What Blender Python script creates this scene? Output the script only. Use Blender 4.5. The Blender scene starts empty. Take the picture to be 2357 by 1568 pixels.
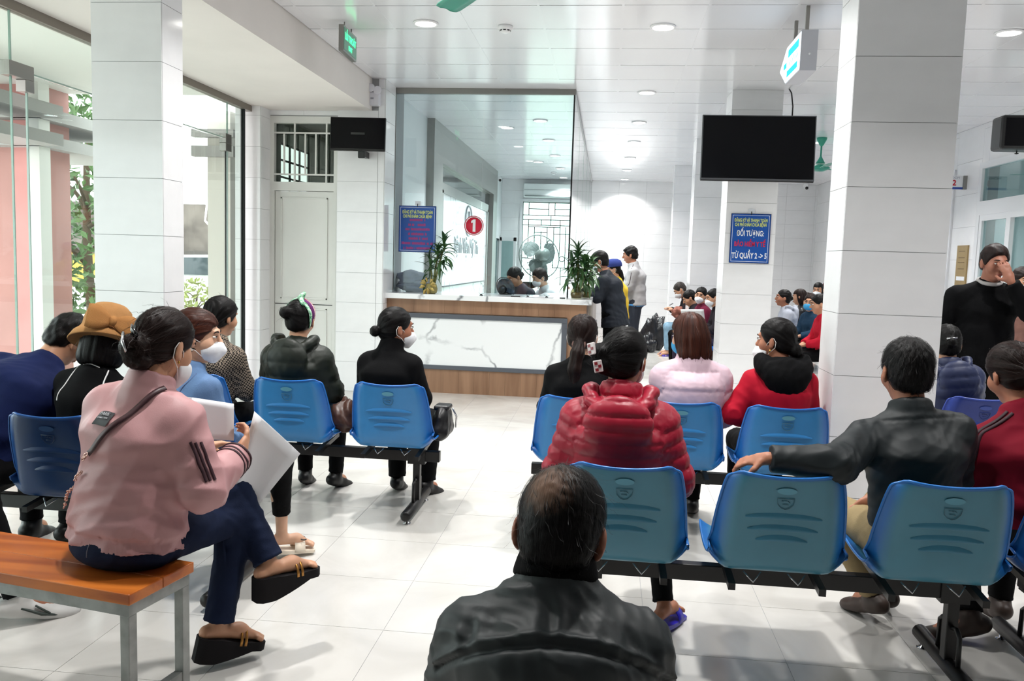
import bpy, bmesh, math, random
import numpy as np
from mathutils import Vector, Matrix, Euler
from mathutils.bvhtree import BVHTree

SC = bpy.context.scene
COL = SC.collection
rng = np.random.default_rng(7)
random.seed(7)

# ------------------------------------------------------------------ camera
FW, FH, FPX, CH = 2357.0, 1568.0, 1920.0, 1.44
def camera_setup():
    vp, roll = (1397.0, 606.0), .031
    d = Vector((vp[0]-FW/2, vp[1]-FH/2, FPX)).normalized()      # world +Y seen in camera space (x right, y down, z ahead)
    e = Vector((1, roll, 0))
    n = d.cross(e).normalized()
    if n.y < 0: n = -n
    up = -n
    right = d.cross(up)
    if right.x < 0: right = -right
    # rows: world axes expressed in camera space; blender camera space is (x, -y, -z)
    M = Matrix(((right.x, -right.y, -right.z), (d.x, -d.y, -d.z), (up.x, -up.y, -up.z)))
    cam = bpy.data.cameras.new('camera')
    cam.sensor_fit = 'HORIZONTAL'; cam.sensor_width = 36
    cam.lens = 36*FPX/FW
    cam.clip_start = .05; cam.clip_end = 300
    o = bpy.data.objects.new('camera', cam); COL.objects.link(o)
    o.matrix_world = Matrix.Translation((0, 0, CH)) @ M.to_4x4()
    SC.camera = o
camera_setup()

# ------------------------------------------------------------------ world, exposure
world = bpy.data.worlds.new('overcast_sky'); SC.world = world; world.use_nodes = True
_bg = world.node_tree.nodes['Background']
_bg.inputs[0].default_value = (.93, .97, 1, 1); _bg.inputs[1].default_value = 5.0
SC.view_settings.view_transform = 'Standard'; SC.view_settings.look = 'None'
SC.view_settings.exposure = 0.2; SC.view_settings.gamma = 1.0
SC.view_settings.use_curve_mapping = False
LAMP_W = 24.0          # watts of one ceiling downlight

# ------------------------------------------------------------------ materials
def srgb(r, g, b):
    def f(c):
        c /= 255.0
        return c/12.92 if c <= .04045 else ((c+.055)/1.055)**2.4
    return (f(r), f(g), f(b), 1)
MATS = {}
def mat(name, col, rough=.5, spec=.5, metal=0, vary=0, vscale=8, bump=0, bscale=40, stretch=(1,1,1), col2=None, coat=0,
        emit=None, estr=0, sheen=0, attr=None, sss=0, rvary=0, detail=3, trans=0, coords='Object'):
    if name in MATS: return MATS[name]
    m = bpy.data.materials.new(name); m.use_nodes = True
    nt = m.node_tree; b = nt.nodes['Principled BSDF']
    c = srgb(*col)
    b.inputs['Base Color'].default_value = c
    b.inputs['Roughness'].default_value = rough
    b.inputs['Specular IOR Level'].default_value = spec
    b.inputs['Metallic'].default_value = metal
    if coat: b.inputs['Coat Weight'].default_value = coat
    if sheen: b.inputs['Sheen Weight'].default_value = sheen
    if trans: b.inputs['Transmission Weight'].default_value = trans
    if sss:
        b.inputs['Subsurface Weight'].default_value = sss
        b.inputs['Subsurface Radius'].default_value = (.012, .005, .003)
        b.inputs['Subsurface Scale'].default_value = 1
    if emit:
        b.inputs['Emission Color'].default_value = srgb(*emit); b.inputs['Emission Strength'].default_value = estr
    src = None
    if attr:
        a = nt.nodes.new('ShaderNodeAttribute'); a.attribute_name = attr
        src = a.outputs['Color']
        nt.links.new(src, b.inputs['Base Color'])
    if vary or bump or col2 or rvary:
        tc = nt.nodes.new('ShaderNodeTexCoord'); mp = nt.nodes.new('ShaderNodeMapping')
        mp.inputs['Scale'].default_value = stretch
        nt.links.new(tc.outputs[coords], mp.inputs['Vector'])
    if vary or col2:
        n = nt.nodes.new('ShaderNodeTexNoise'); n.inputs['Scale'].default_value = vscale; n.inputs['Detail'].default_value = detail
        nt.links.new(mp.outputs[0], n.inputs['Vector'])
        mx = nt.nodes.new('ShaderNodeMix'); mx.data_type = 'RGBA'
        rp = nt.nodes.new('ShaderNodeValToRGB'); rp.color_ramp.elements[0].position = .35; rp.color_ramp.elements[1].position = .65
        nt.links.new(n.outputs[0], rp.inputs[0]); nt.links.new(rp.outputs[0], mx.inputs['Factor'])
        if src is not None:
            hs = nt.nodes.new('ShaderNodeHueSaturation'); hs.inputs['Value'].default_value = 1-vary
            nt.links.new(src, hs.inputs['Color'])
            nt.links.new(src, mx.inputs['A']); nt.links.new(hs.outputs[0], mx.inputs['B'])
        else:
            mx.inputs['A'].default_value = c
            mx.inputs['B'].default_value = srgb(*col2) if col2 else tuple(x*(1-vary) for x in c[:3])+(1,)
        nt.links.new(mx.outputs['Result'], b.inputs['Base Color'])
    if rvary:
        n = nt.nodes.new('ShaderNodeTexNoise'); n.inputs['Scale'].default_value = vscale*1.7
        nt.links.new(mp.outputs[0], n.inputs['Vector'])
        mr = nt.nodes.new('ShaderNodeMapRange'); mr.inputs['To Min'].default_value = max(0, rough-rvary); mr.inputs['To Max'].default_value = rough+rvary
        nt.links.new(n.outputs[0], mr.inputs[0]); nt.links.new(mr.outputs[0], b.inputs['Roughness'])
    if bump:
        n = nt.nodes.new('ShaderNodeTexNoise'); n.inputs['Scale'].default_value = bscale; n.inputs['Detail'].default_value = 4
        nt.links.new(mp.outputs[0], n.inputs['Vector'])
        bp = nt.nodes.new('ShaderNodeBump'); bp.inputs['Strength'].default_value = bump; bp.inputs['Distance'].default_value = .01
        nt.links.new(n.outputs[0], bp.inputs['Height']); nt.links.new(bp.outputs[0], b.inputs['Normal'])
    MATS[name] = m
    return m
def glass_mat(name, tint=(225, 240, 235), refl=1.0, ior=1.5):
    if name in MATS: return MATS[name]
    m = bpy.data.materials.new(name); m.use_nodes = True
    nt = m.node_tree; nt.nodes.clear()
    out = nt.nodes.new('ShaderNodeOutputMaterial')
    tr = nt.nodes.new('ShaderNodeBsdfTransparent'); tr.inputs[0].default_value = srgb(*tint)
    gl = nt.nodes.new('ShaderNodeBsdfGlossy'); gl.inputs['Roughness'].default_value = .01
    # Schlick reflectance that is the same from both sides of a thin pane
    ge = nt.nodes.new('ShaderNodeNewGeometry'); dt = nt.nodes.new('ShaderNodeVectorMath'); dt.operation = 'DOT_PRODUCT'
    nt.links.new(ge.outputs['Normal'], dt.inputs[0]); nt.links.new(ge.outputs['Incoming'], dt.inputs[1])
    def mth(op, a, b_=None):
        n = nt.nodes.new('ShaderNodeMath'); n.operation = op
        for i, q in enumerate((a, b_)):
            if q is None: continue
            if hasattr(q, 'node'): nt.links.new(q, n.inputs[i])
            else: n.inputs[i].default_value = q
        return n.outputs[0]
    c = mth('ABSOLUTE', dt.outputs['Value']); p5 = mth('POWER', mth('SUBTRACT', 1.0, c), 5.0)
    f0 = ((ior-1)/(ior+1))**2*refl
    fac = mth('ADD', mth('MULTIPLY', p5, 1-f0), f0)
    mx = nt.nodes.new('ShaderNodeMixShader')
    nt.links.new(fac, mx.inputs[0])
    nt.links.new(tr.outputs[0], mx.inputs[1]); nt.links.new(gl.outputs[0], mx.inputs[2])
    nt.links.new(mx.outputs[0], out.inputs[0])
    MATS[name] = m
    return m
def emit_mat(name, col, strength):
    if name in MATS: return MATS[name]
    m = bpy.data.materials.new(name); m.use_nodes = True
    nt = m.node_tree; nt.nodes.clear()
    out = nt.nodes.new('ShaderNodeOutputMaterial'); e = nt.nodes.new('ShaderNodeEmission')
    e.inputs[0].default_value = srgb(*col); e.inputs[1].default_value = strength
    nt.links.new(e.outputs[0], out.inputs[0]); MATS[name] = m
    return m

# ------------------------------------------------------------------ objects and meshes
def place(o, parent=None):
    COL.objects.link(o)
    if parent is not None:
        o.parent = parent
        o.matrix_parent_inverse = parent.matrix_basis.inverted()     # children are given in world coordinates
    return o
def tag(o, label=None, cat=None, group=None, kind=None):
    if label: o['label'] = label
    if cat: o['category'] = cat
    if group: o['group'] = group
    if kind: o['kind'] = kind
    return o
def thing(name, label, cat, loc=(0,0,0), rz=0, group=None, kind=None):
    o = bpy.data.objects.new(name, None); o.empty_display_size = .1
    o.matrix_basis = Matrix.Translation(loc) @ Matrix.Rotation(rz, 4, 'Z')
    COL.objects.link(o)
    return tag(o, label, cat, group, kind)
def raw(name, verts, faces, m=None, parent=None, smooth=False, local=False):
    me = bpy.data.meshes.new(name)
    me.from_pydata([tuple(v) for v in verts], [], [tuple(f) for f in faces]); me.update()
    if smooth: me.shade_smooth()
    if m: me.materials.append(m)
    o = bpy.data.objects.new(name, me)
    COL.objects.link(o)
    if parent is not None:
        o.parent = parent
        if not local: o.matrix_parent_inverse = parent.matrix_basis.inverted()
    return o
class MB:
    """collects pieces of ONE part"""
    def __init__(s): s.v = []; s.f = []; s.sm = []
    def add(s, vs, fs, smooth=False):
        n = len(s.v); s.v += [tuple(v) for v in vs]; s.f += [tuple(i+n for i in f) for f in fs]; s.sm += [smooth]*len(fs); return s
    def box(s, lo, hi, M=None, ch=0):
        x0,y0,z0 = lo; x1,y1,z1 = hi
        vs = [Vector(p) for p in ((x0,y0,z0),(x1,y0,z0),(x1,y1,z0),(x0,y1,z0),(x0,y0,z1),(x1,y0,z1),(x1,y1,z1),(x0,y1,z1))]
        fs = [(0,3,2,1),(4,5,6,7),(0,1,5,4),(1,2,6,5),(2,3,7,6),(3,0,4,7)]
        if ch:
            bm = bmesh.new(); bv = [bm.verts.new(v) for v in vs]
            for f in fs: bm.faces.new([bv[i] for i in f])
            bmesh.ops.bevel(bm, geom=bm.edges[:], offset=ch, segments=2, affect='EDGES', profile=.5)
            bm.verts.index_update()
            vs = [v.co.copy() for v in bm.verts]; fs = [[v.index for v in f.verts] for f in bm.faces]; bm.free()
        if M is not None: vs = [M @ v for v in vs]
        return s.add(vs, fs)
    def tube(s, pts, r, n=8, closed=False, caps=True, flat=None):
        pts = [Vector(p) for p in pts]; N = len(pts)
        rs = r if hasattr(r, '__len__') else [r]*N
        vs = []; fs = []; ref = None
        for i, p in enumerate(pts):
            a = pts[i-1] if (i > 0 or closed) else p; b = pts[(i+1) % N] if (i < N-1 or closed) else p
            t = (b-a).normalized()
            if ref is None:
                ref = t.cross(Vector((0,0,1)))
                if ref.length < .1: ref = t.cross(Vector((0,1,0)))
                ref.normalize()
            else:
                ref = (ref - t*ref.dot(t)).normalized()
            w = t.cross(ref)
            for k in range(n):
                an = 2*math.pi*k/n
                vs.append(p + (ref*math.cos(an)*(flat or 1) + w*math.sin(an))*rs[i])
        M_ = N if closed else N-1
        for i in range(M_):
            for k in range(n):
                a = i*n+k; b = i*n+(k+1) % n; c = ((i+1) % N)*n+(k+1) % n; d = ((i+1) % N)*n+k
                fs.append((a,b,c,d))
        if caps and not closed:
            fs.append(tuple(range(n-1,-1,-1))); fs.append(tuple((N-1)*n+k for k in range(n)))
        return s.add(vs, fs, True)
    def lathe(s, prof, c=(0,0,0), n=24, M=None):
        vs = []; fs = []
        for r, z in prof:
            for k in range(n):
                an = 2*math.pi*k/n; vs.append(Vector((r*math.cos(an), r*math.sin(an), z)))
        for i in range(len(prof)-1):
            for k in range(n):
                fs.append((i*n+k, i*n+(k+1) % n, (i+1)*n+(k+1) % n, (i+1)*n+k))
        fs.append(tuple(range(n-1,-1,-1))); fs.append(tuple((len(prof)-1)*n+k for k in range(n)))
        if M is not None: vs = [M @ v for v in vs]
        vs = [v+Vector(c) for v in vs]
        return s.add(vs, fs, True)
    def prism(s, poly, y0, y1, M=None):
        """poly in (x,z), extruded from y0 to y1"""
        n = len(poly)
        vs = [Vector((x,y0,z)) for x,z in poly]+[Vector((x,y1,z)) for x,z in poly]
        fs = [tuple(range(n)), tuple(range(2*n-1,n-1,-1))]+[(i,n+i,n+(i+1) % n,(i+1) % n) for i in range(n)]
        if M is not None: vs = [M @ v for v in vs]
        return s.add(vs, fs)
    def grid(s, P, closed_u=False):
        """P[i][j] array of points"""
        P = np.asarray(P); a, b = P.shape[:2]
        fs = [(i*b+j, i*b+j+1, (i+1)*b+j+1, (i+1)*b+j) for i in range(a-1) for j in range(b-1)]
        return s.add(P.reshape(-1,3), fs, True)
    def build(s, name, m, parent=None, local=False, smooth=None):
        me = bpy.data.meshes.new(name); me.from_pydata(s.v, [], s.f)
        sm = s.sm if smooth is None else [smooth]*len(s.f)
        me.polygons.foreach_set('use_smooth', sm); me.update()
        if m: me.materials.append(m)
        o = bpy.data.objects.new(name, me); COL.objects.link(o)
        if parent is not None:
            o.parent = parent
            if not local: o.matrix_parent_inverse = parent.matrix_basis.inverted()
        return o
def box(name, lo, hi, m, parent=None, ch=0):
    return MB().box(lo, hi, ch=ch).build(name, m, parent)
def copy_mesh(o, loc, parent=None, rz=None, scale=None, basis=True):
    c = o.copy(); COL.objects.link(c); c.location = loc
    if rz is not None: c.rotation_euler[2] = rz
    if scale: c.scale = scale
    c.parent = parent
    if parent is not None: c.matrix_parent_inverse = parent.matrix_basis.inverted()
    return c
def copy_tree(o, M, parent=None):
    c = o.copy(); COL.objects.link(c)
    if parent is None: c.matrix_basis = M
    else: c.parent = parent; c.matrix_parent_inverse = o.matrix_parent_inverse.copy()
    for ch in list(o.children): copy_tree(ch, None, c)
    return c
def text(name, body, size, M, m, parent, depth=.0008, align='CENTER', sx=1.0, bold=0.0, z_line=.9):
    """flat lettering; M maps text plane (x right, y up) into the world"""
    cu = bpy.data.curves.new(name, 'FONT'); cu.body = body; cu.size = size; cu.align_x = align; cu.align_y = 'CENTER'
    cu.extrude = depth; cu.offset = bold; cu.space_line = z_line; cu.resolution_u = 3
    tmp = bpy.data.objects.new(name, cu); COL.objects.link(tmp)
    dg = bpy.context.evaluated_depsgraph_get()
    me = bpy.data.meshes.new_from_object(tmp.evaluated_get(dg))
    bpy.data.objects.remove(tmp); bpy.data.curves.remove(cu)
    me.transform(M @ Matrix.Diagonal((sx, 1, 1, 1)))
    me.materials.clear(); me.materials.append(m)
    o = bpy.data.objects.new(name, me); COL.objects.link(o)
    o.parent = parent
    if parent is not None: o.matrix_parent_inverse = parent.matrix_basis.inverted()
    return o
def face_M(origin, normal_dir):
    """plane facing: '-Y' towards camera, '+X', '-X'"""
    if normal_dir == '-Y': R = Matrix(((1,0,0),(0,0,-1),(0,1,0)))
    elif normal_dir == '+X': R = Matrix(((0,0,1),(1,0,0),(0,1,0)))
    elif normal_dir == '-X': R = Matrix(((0,0,-1),(-1,0,0),(0,1,0)))
    return Matrix.Translation(origin) @ R.to_4x4()
# ================================================================== the room
TILE_W = mat('white_wall_tile', (238,238,240), .12, .5, vary=.03, vscale=3, coords='Generated')
WALLP = mat('white_wall_paint', (236,236,236), .55, .3)
SOFF = mat('soffit_plaster', (236,230,226), .7, .2, vary=.04, vscale=2, bump=.1, bscale=6)
GROUT = mat('grout', (168,168,170), .8, .2)
GAP_SHADE = mat('painted_gap_shade', (46,46,48), .9, .1)  # dark grey painted for the shade in the ceiling gaps
ALU = mat('white_aluminium', (226,227,230), .3, .5)
STEEL = mat('brushed_steel', (150,148,144), .3, .5, metal=.9)
BROWN_ALU = mat('grey_brown_aluminium', (128,120,112), .4, .4, metal=.3)
BLACK_P = mat('black_plastic', (16,16,18), .35, .5)
DARK = mat('dark_gasket', (28,30,32), .6, .3)
CLEAR = glass_mat('clear_glass', (243,249,246))
CLEAR2 = glass_mat('booth_glass', (244,250,251))
DIMG = glass_mat('office_glass', (205,222,222), 1.2)
MIRROR = mat('grey_reflective_panel', (120,124,122), .06, .6, metal=.55)
GREY_PANEL = mat('grey_laminate_portal', (150,150,147), .35, .4, vary=.06, vscale=2)
FLOORM = None
def floor_material():
    m = mat('polished_floor_tile', (226,224,219), .16, .5)
    nt = m.node_tree; b = nt.nodes['Principled BSDF']
    tc = nt.nodes.new('ShaderNodeNewGeometry')
    n1 = nt.nodes.new('ShaderNodeTexNoise'); n1.inputs['Scale'].default_value = 1.6; n1.inputs['Detail'].default_value = 6; n1.inputs['Distortion'].default_value = 1.2
    nt.links.new(tc.outputs['Position'], n1.inputs['Vector'])
    r = nt.nodes.new('ShaderNodeValToRGB')
    r.color_ramp.elements[0].position = .3; r.color_ramp.elements[0].color = srgb(186,183,178)
    r.color_ramp.elements[1].position = .7; r.color_ramp.elements[1].color = srgb(210,208,204)
    nt.links.new(n1.outputs[0], r.inputs[0]); nt.links.new(r.outputs[0], b.inputs['Base Color'])
    n2 = nt.nodes.new('ShaderNodeTexNoise'); n2.inputs['Scale'].default_value = 5
    nt.links.new(tc.outputs['Position'], n2.inputs['Vector'])
    mr = nt.nodes.new('ShaderNodeMapRange'); mr.inputs['To Min'].default_value = .1; mr.inputs['To Max'].default_value = .26
    nt.links.new(n2.outputs[0], mr.inputs[0]); nt.links.new(mr.outputs[0], b.inputs['Roughness'])
    return m
FLOORM = floor_material()
def marble_material(name, base=(240,242,244), vein=(120,124,130), scale=1.0, rough=.12):
    m = mat(name, base, rough, .5)
    nt = m.node_tree; b = nt.nodes['Principled BSDF']
    tc = nt.nodes.new('ShaderNodeNewGeometry')
    n = nt.nodes.new('ShaderNodeTexNoise'); n.inputs['Scale'].default_value = 1.3*scale; n.inputs['Detail'].default_value = 5; n.inputs['Roughness'].default_value = .6
    nt.links.new(tc.outputs['Position'], n.inputs['Vector'])
    mul = nt.nodes.new('ShaderNodeVectorMath'); mul.operation = 'MULTIPLY_ADD'
    mul.inputs[1].default_value = (.55/scale,)*3
    nt.links.new(n.outputs['Color'], mul.inputs[0]); nt.links.new(tc.outputs['Position'], mul.inputs[2])
    v = nt.nodes.new('ShaderNodeTexVoronoi'); v.feature = 'DISTANCE_TO_EDGE'; v.inputs['Scale'].default_value = 1.5*scale
    nt.links.new(mul.outputs[0], v.inputs['Vector'])
    n3 = nt.nodes.new('ShaderNodeTexNoise'); n3.inputs['Scale'].default_value = 2.2*scale
    nt.links.new(tc.outputs['Position'], n3.inputs['Vector'])
    r = nt.nodes.new('ShaderNodeValToRGB')
    r.color_ramp.elements[0].position = .0; r.color_ramp.elements[0].color = (1,1,1,1)
    r.color_ramp.elements[1].position = .035; r.color_ramp.elements[1].color = (0,0,0,1)
    nt.links.new(v.outputs[0], r.inputs[0])
    r2 = nt.nodes.new('ShaderNodeValToRGB'); r2.color_ramp.elements[0].position = .36; r2.color_ramp.elements[1].position = .56
    nt.links.new(n3.outputs[0], r2.inputs[0])
    mm = nt.nodes.new('ShaderNodeMath'); mm.operation = 'MULTIPLY'
    nt.links.new(r.outputs[0], mm.inputs[0]); nt.links.new(r2.outputs[0], mm.inputs[1])
    mx = nt.nodes.new('ShaderNodeMix'); mx.data_type = 'RGBA'
    mx.inputs['A'].default_value = srgb(*base); mx.inputs['B'].default_value = srgb(*vein)
    nt.links.new(mm.outputs[0], mx.inputs['Factor']); nt.links.new(mx.outputs['Result'], b.inputs['Base Color'])
    return m
MARBLE = marble_material('white_veined_marble')
def wood_material(name, c1, c2, scale=1, axis='X', rough=.35):
    m = mat(name, c1, rough, .4)
    nt = m.node_tree; b = nt.nodes['Principled BSDF']
    tc = nt.nodes.new('ShaderNodeTexCoord'); mp = nt.nodes.new('ShaderNodeMapping')
    mp.inputs['Scale'].default_value = {'X':(.6*scale,9*scale,9*scale),'Z':(7*scale,7*scale,.5*scale)}[axis]
    nt.links.new(tc.outputs['Object'], mp.inputs[0])
    n = nt.nodes.new('ShaderNodeTexNoise'); n.inputs['Scale'].default_value = 1.6; n.inputs['Detail'].default_value = 6; n.inputs['Distortion'].default_value = .6
    nt.links.new(mp.outputs[0], n.inputs['Vector'])
    r = nt.nodes.new('ShaderNodeValToRGB'); r.color_ramp.elements[0].position = .3; r.color_ramp.elements[1].position = .72
    r.color_ramp.elements[0].color = srgb(*c2); r.color_ramp.elements[1].color = srgb(*c1)
    nt.links.new(n.outputs[0], r.inputs[0]); nt.links.new(r.outputs[0], b.inputs['Base Color'])
    bp = nt.nodes.new('ShaderNodeBump'); bp.inputs['Strength'].default_value = .15; bp.inputs['Distance'].default_value = .005
    nt.links.new(n.outputs[0], bp.inputs['Height']); nt.links.new(bp.outputs[0], b.inputs['Normal'])
    return m
WOOD_L = wood_material('counter_laminate', (158,122,96), (118,86,64), .8, 'Z')
WOOD_L.node_tree.nodes['Principled BSDF'].inputs['Roughness'].default_value = .4

def in_view(x, y, z):
    p = SC.camera.matrix_world.inverted() @ Vector((x, y, z))
    if p.z > -.3: return None
    u = FPX*p.x/-p.z; v = FPX*p.y/-p.z
    return abs(u) < FW/2+150 and abs(v) < FH/2+150
bpy.context.view_layer.update()
def tiles_split(xs, ys, z, maker, n_max):
    """cells (x0,x1,y0,y1): those that show largest become parts, the rest one mesh"""
    cells = [(x0, x1, y0, y1) for x0, x1 in zip(xs[:-1], xs[1:]) for y0, y1 in zip(ys[:-1], ys[1:])]
    vis = [c for c in cells if in_view((c[0]+c[1])/2, (c[2]+c[3])/2, z)]
    vis.sort(key=lambda c: (c[0]+c[1])**2/4+(c[2]+c[3])**2/4)
    near = vis[:n_max]; keep = set(near)
    return near, [c for c in cells if c not in keep]
# ---- floor
XL, XR, YB, YF = -3.85, 4.45, -4.0, 18.8
T = .505
floor = thing('floor', 'polished pale grey floor laid with square tiles', None, (0,0,0), kind='structure')
box('grout_bed', (XL-.3, YB, -.06), (XR+.2, YF+.3, -.002), GROUT, floor)
xs = [-1.81+T*k for k in range(-5, 14)]; ys = [3.54+T*k for k in range(-15, 32)]
near, rest = tiles_split(xs, ys, 0, None, 298)
proto = MB().box((-T/2+.0012, -T/2+.0012, -.01), (T/2-.0012, T/2-.0012, 0)).build('tile', FLOORM)
bpy.data.objects.remove(proto, do_unlink=True) if False else None
first = True
for c in near:
    loc = ((c[0]+c[1])/2, (c[2]+c[3])/2, float(rng.normal(0, .00012)))
    if first: proto.location = loc; proto.parent = floor; first = False
    else: copy_mesh(proto, loc, floor)
m_ = MB()
for c in rest: m_.box((c[0]+.0012, c[2]+.0012, -.01), (c[1]-.0012, c[3]-.0012, 0))
tag(m_.build('distant_tiles', FLOORM, floor), kind='stuff')
# ---- ceiling
CZ = 3.25
CEILM = mat('glossy_ceiling_panel', (232,232,236), .14, .5, vary=.015, vscale=1.2)
ceil = thing('ceiling', 'white suspended ceiling of square glossy panels', None, (0,0,CZ), kind='structure')
box('gap_shade_sheet', (-2.6, YB, CZ+.03), (XR+.2, YF+.2, CZ+.08), GAP_SHADE, ceil)  # dark sheet above the panels, its colour stands in for gap shadow
xs = [-2.47]+[-2.36+.6*k for k in range(0, 12)]+[XR]; ys = [6.11+.6*k for k in range(-17, 22)]+[YF+.05]
near, rest = tiles_split(xs, ys, CZ, None, 296)
shared = {}
for c in near:
    key = (round(c[1]-c[0], 3), round(c[3]-c[2], 3)); w, d = c[1]-c[0], c[3]-c[2]
    loc = ((c[0]+c[1])/2, (c[2]+c[3])/2, CZ+float(rng.normal(0, .0004)))
    if key not in shared:
        o = MB().box((-w/2+.009, -d/2+.005, 0), (w/2-.009, d/2-.005, .012)).build('panel', CEILM); o.location = loc; o.parent = ceil
        o.matrix_parent_inverse = ceil.matrix_basis.inverted(); shared[key] = o
    else: copy_mesh(shared[key], loc, ceil)
m_ = MB()
for c in rest: m_.box((c[0]+.009, c[2]+.005, CZ), (c[1]-.009, c[3]-.005, CZ+.012))
tag(m_.build('distant_panels', CEILM, ceil), kind='stuff')
for x in xs[1:-1]:
    box('tee_bar', (x-.0095, YB, CZ-.001), (x+.0095, YF, CZ+.02), CEILM, ceil)

# ---- beam with soffit along the glass front
b_ = MB().box((-2.75, YB, 2.93), (-2.47, 8.62, 3.3))
b_.box((-3.9, YB, 2.93), (-2.75, 8.62, 3.3))
tr1 = tag(b_.build('trim_1', SOFF), 'white plastered beam with soffit above the glass front', kind='structure')
# ---- tile cladding helper
def clad(parent, axis, pos, a0, a1, z0, z1, tw, th, name='tile', m=TILE_W, off=0.0, thick=.006, zoff=0.0, holes=()):
    """flat tiles on a wall; axis '-Y' face at y=pos, '+X'/'-X' faces at x=pos; a0..a1 along the wall"""
    zs = [z0]; z = z0+(th-zoff if zoff else th)
    while z < z1-.02: zs.append(z); z += th
    zs.append(z1)
    As = [a0]; a = a0+(tw-off if off else tw)
    while a < a1-.02: As.append(a); a += tw
    As.append(a1)
    g = .0013
    cache = {}
    for p, q in zip(As[:-1], As[1:]):
        for r, s in zip(zs[:-1], zs[1:]):
            if any(h[0] < (p+q)/2 < h[1] and h[2] < (r+s)/2 < h[3] for h in holes): continue
            key = (round(q-p, 3), round(s-r, 3)); w, h = (q-p)/2-g, (s-r)/2-g
            c = (p+q)/2
            loc = {'-Y':(c, pos, (r+s)/2), '+Y':(c, pos, (r+s)/2), '+X':(pos, c, (r+s)/2), '-X':(pos, c, (r+s)/2)}[axis]
            if key not in cache:
                lo, hi = {'-Y':((-w,-thick,-h),(w,0,h)), '+Y':((-w,0,-h),(w,thick,h)), '+X':((0,-w,-h),(thick,w,h)), '-X':((-thick,-w,-h),(0,w,h))}[axis]
                o = MB().box(lo, hi).build(name, m); o.location = loc; o.parent = parent; o.matrix_parent_inverse = parent.matrix_basis.inverted()
                cache[key] = o
            else: copy_mesh(cache[key], loc, parent)
def pillar(nm, label, x0, x1, y0, y1, z1, th=.315, zoff=.0, back=True):
    p = thing(nm, label, None, ((x0+x1)/2, (y0+y1)/2, 0), kind='structure')
    box('core', (x0+.006, y0+.006, 0), (x1-.006, y1-.006, z1), GROUT, p)
    clad(p, '-Y', y0+.006, x0, x1, 0, z1, 2, th, zoff=zoff)
    clad(p, '-X', x0+.006, y0+.006, y1, 0, z1, 2, th, zoff=zoff)
    clad(p, '+X', x1-.006, y0+.006, y1, 0, z1, 2, th, zoff=zoff)
    if back: clad(p, '+Y', y1-.006, x0, x1, 0, z1, 2, th, zoff=zoff)
    return p
pillar('pillar', 'white tiled pillar behind the man with his arm along the chair backs', 1.165, 1.665, 4.35, 4.66, CZ, zoff=.035)
pillar('pillar', 'white tiled pillar carrying the big television and blue notice', 1.21, 1.72, 8.95, 9.4, CZ, zoff=.1)
pillar('pillar', 'white tiled pillar just beyond the television pillar', 1.2, 1.7, 12.3, 12.75, CZ, zoff=.1)
pillar('pillar', 'farthest white tiled pillar of the row near the end wall', 1.16, 1.66, 15.6, 16.0, CZ, zoff=.1)
pillar('pillar', 'white tiled pillar standing by the glass front under the beam', -2.87, -2.46, 4.43, 4.66, 2.94, zoff=.06)

# ---- walls
def wall(nm, label, parts, m=WALLP):
    b = MB()
    for lo, hi in parts: b.box(lo, hi)
    return tag(b.build(nm, m), label, kind='structure')
BW0, BW1, BZ0, BZ1 = -1.92, -.86, .12, 2.76
wall_back = thing('wall_back', 'white tiled far end wall of the hall', None, (0, YF, 0), kind='structure')
b_ = MB()
b_.box((-2.6, YF, 0), (BW0, YF+.2, CZ+.1)).box((BW1, YF, 0), (XR+.3, YF+.2, CZ+.1)).box((BW0, YF, BZ1), (BW1, YF+.2, CZ+.1)).box((BW0, YF, 0), (BW1, YF+.2, BZ0))
b_.build('wall_core', GROUT, wall_back)
clad(wall_back, '-Y', YF, -.4, XR, 0, CZ, .6, .3, zoff=0)
clad(wall_back, '-Y', YF, -2.4, BW0, 0, CZ, .6, .3)
clad(wall_back, '-Y', YF, BW1, -.4, 0, CZ, .6, .3)
clad(wall_back, '-Y', YF, BW0, BW1, BZ1, CZ, .6, .3)
wall_right = thing('wall_right', 'white wall with office doors along the corridor', None, (XR, 10, 0), kind='structure')
D2 = (8.2, 10.78, 0, 2.78); D3 = (11.52, 12.75, 0, 2.78)
b_ = MB()
b_.box((XR, YB, 0), (XR+.2, D2[0], CZ+.1)).box((XR, D2[1], 0), (XR+.2, D3[0], CZ+.1)).box((XR, D3[1], 0), (XR+.2, YF+.2, CZ+.1))
b_.box((XR, D2[0], D2[3]), (XR+.2, D2[1], CZ+.1)).box((XR, D3[0], D3[3]), (XR+.2, D3[1], CZ+.1))
b_.build('wall_core', GROUT, wall_right)
clad(wall_right, '-X', XR, D2[1], D3[0], 0, CZ, .8, .405)
clad(wall_right, '-X', XR, D3[1], YF, 0, CZ, .6, .405)
clad(wall_right, '-X', XR, D2[0], D2[1], D2[3], CZ, .6, .405)
clad(wall_right, '-X', XR, D3[0], D3[1], D3[3], CZ, .6, .405)
clad(wall_right, '-X', XR, 6.0, D2[0], 0, CZ, .6, .405)
wall('wall_office', 'pale inner wall of the office behind the corridor doors', [((6.6, 7.5, 0), (6.7, 13.5, CZ)), ((XR+.2, 7.4, 0), (6.7, 7.5, CZ)), ((XR+.2, 13.5, 0), (6.7, 13.6, CZ)), ((XR+.2, 7.4, CZ), (6.7, 13.6, CZ+.1)), ((XR+.2, 7.4, -.05), (6.7, 13.6, 0))], mat('office_paint', (222,228,230), .6, .2))
wall('wall_daylight_stop', 'unseen plain white wall added near the camera to cut daylight', [((-3.8, YB, 0), (-3.65, .8, 2.95))])  # unseen wall added to keep daylight off the pillar by the glass
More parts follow.
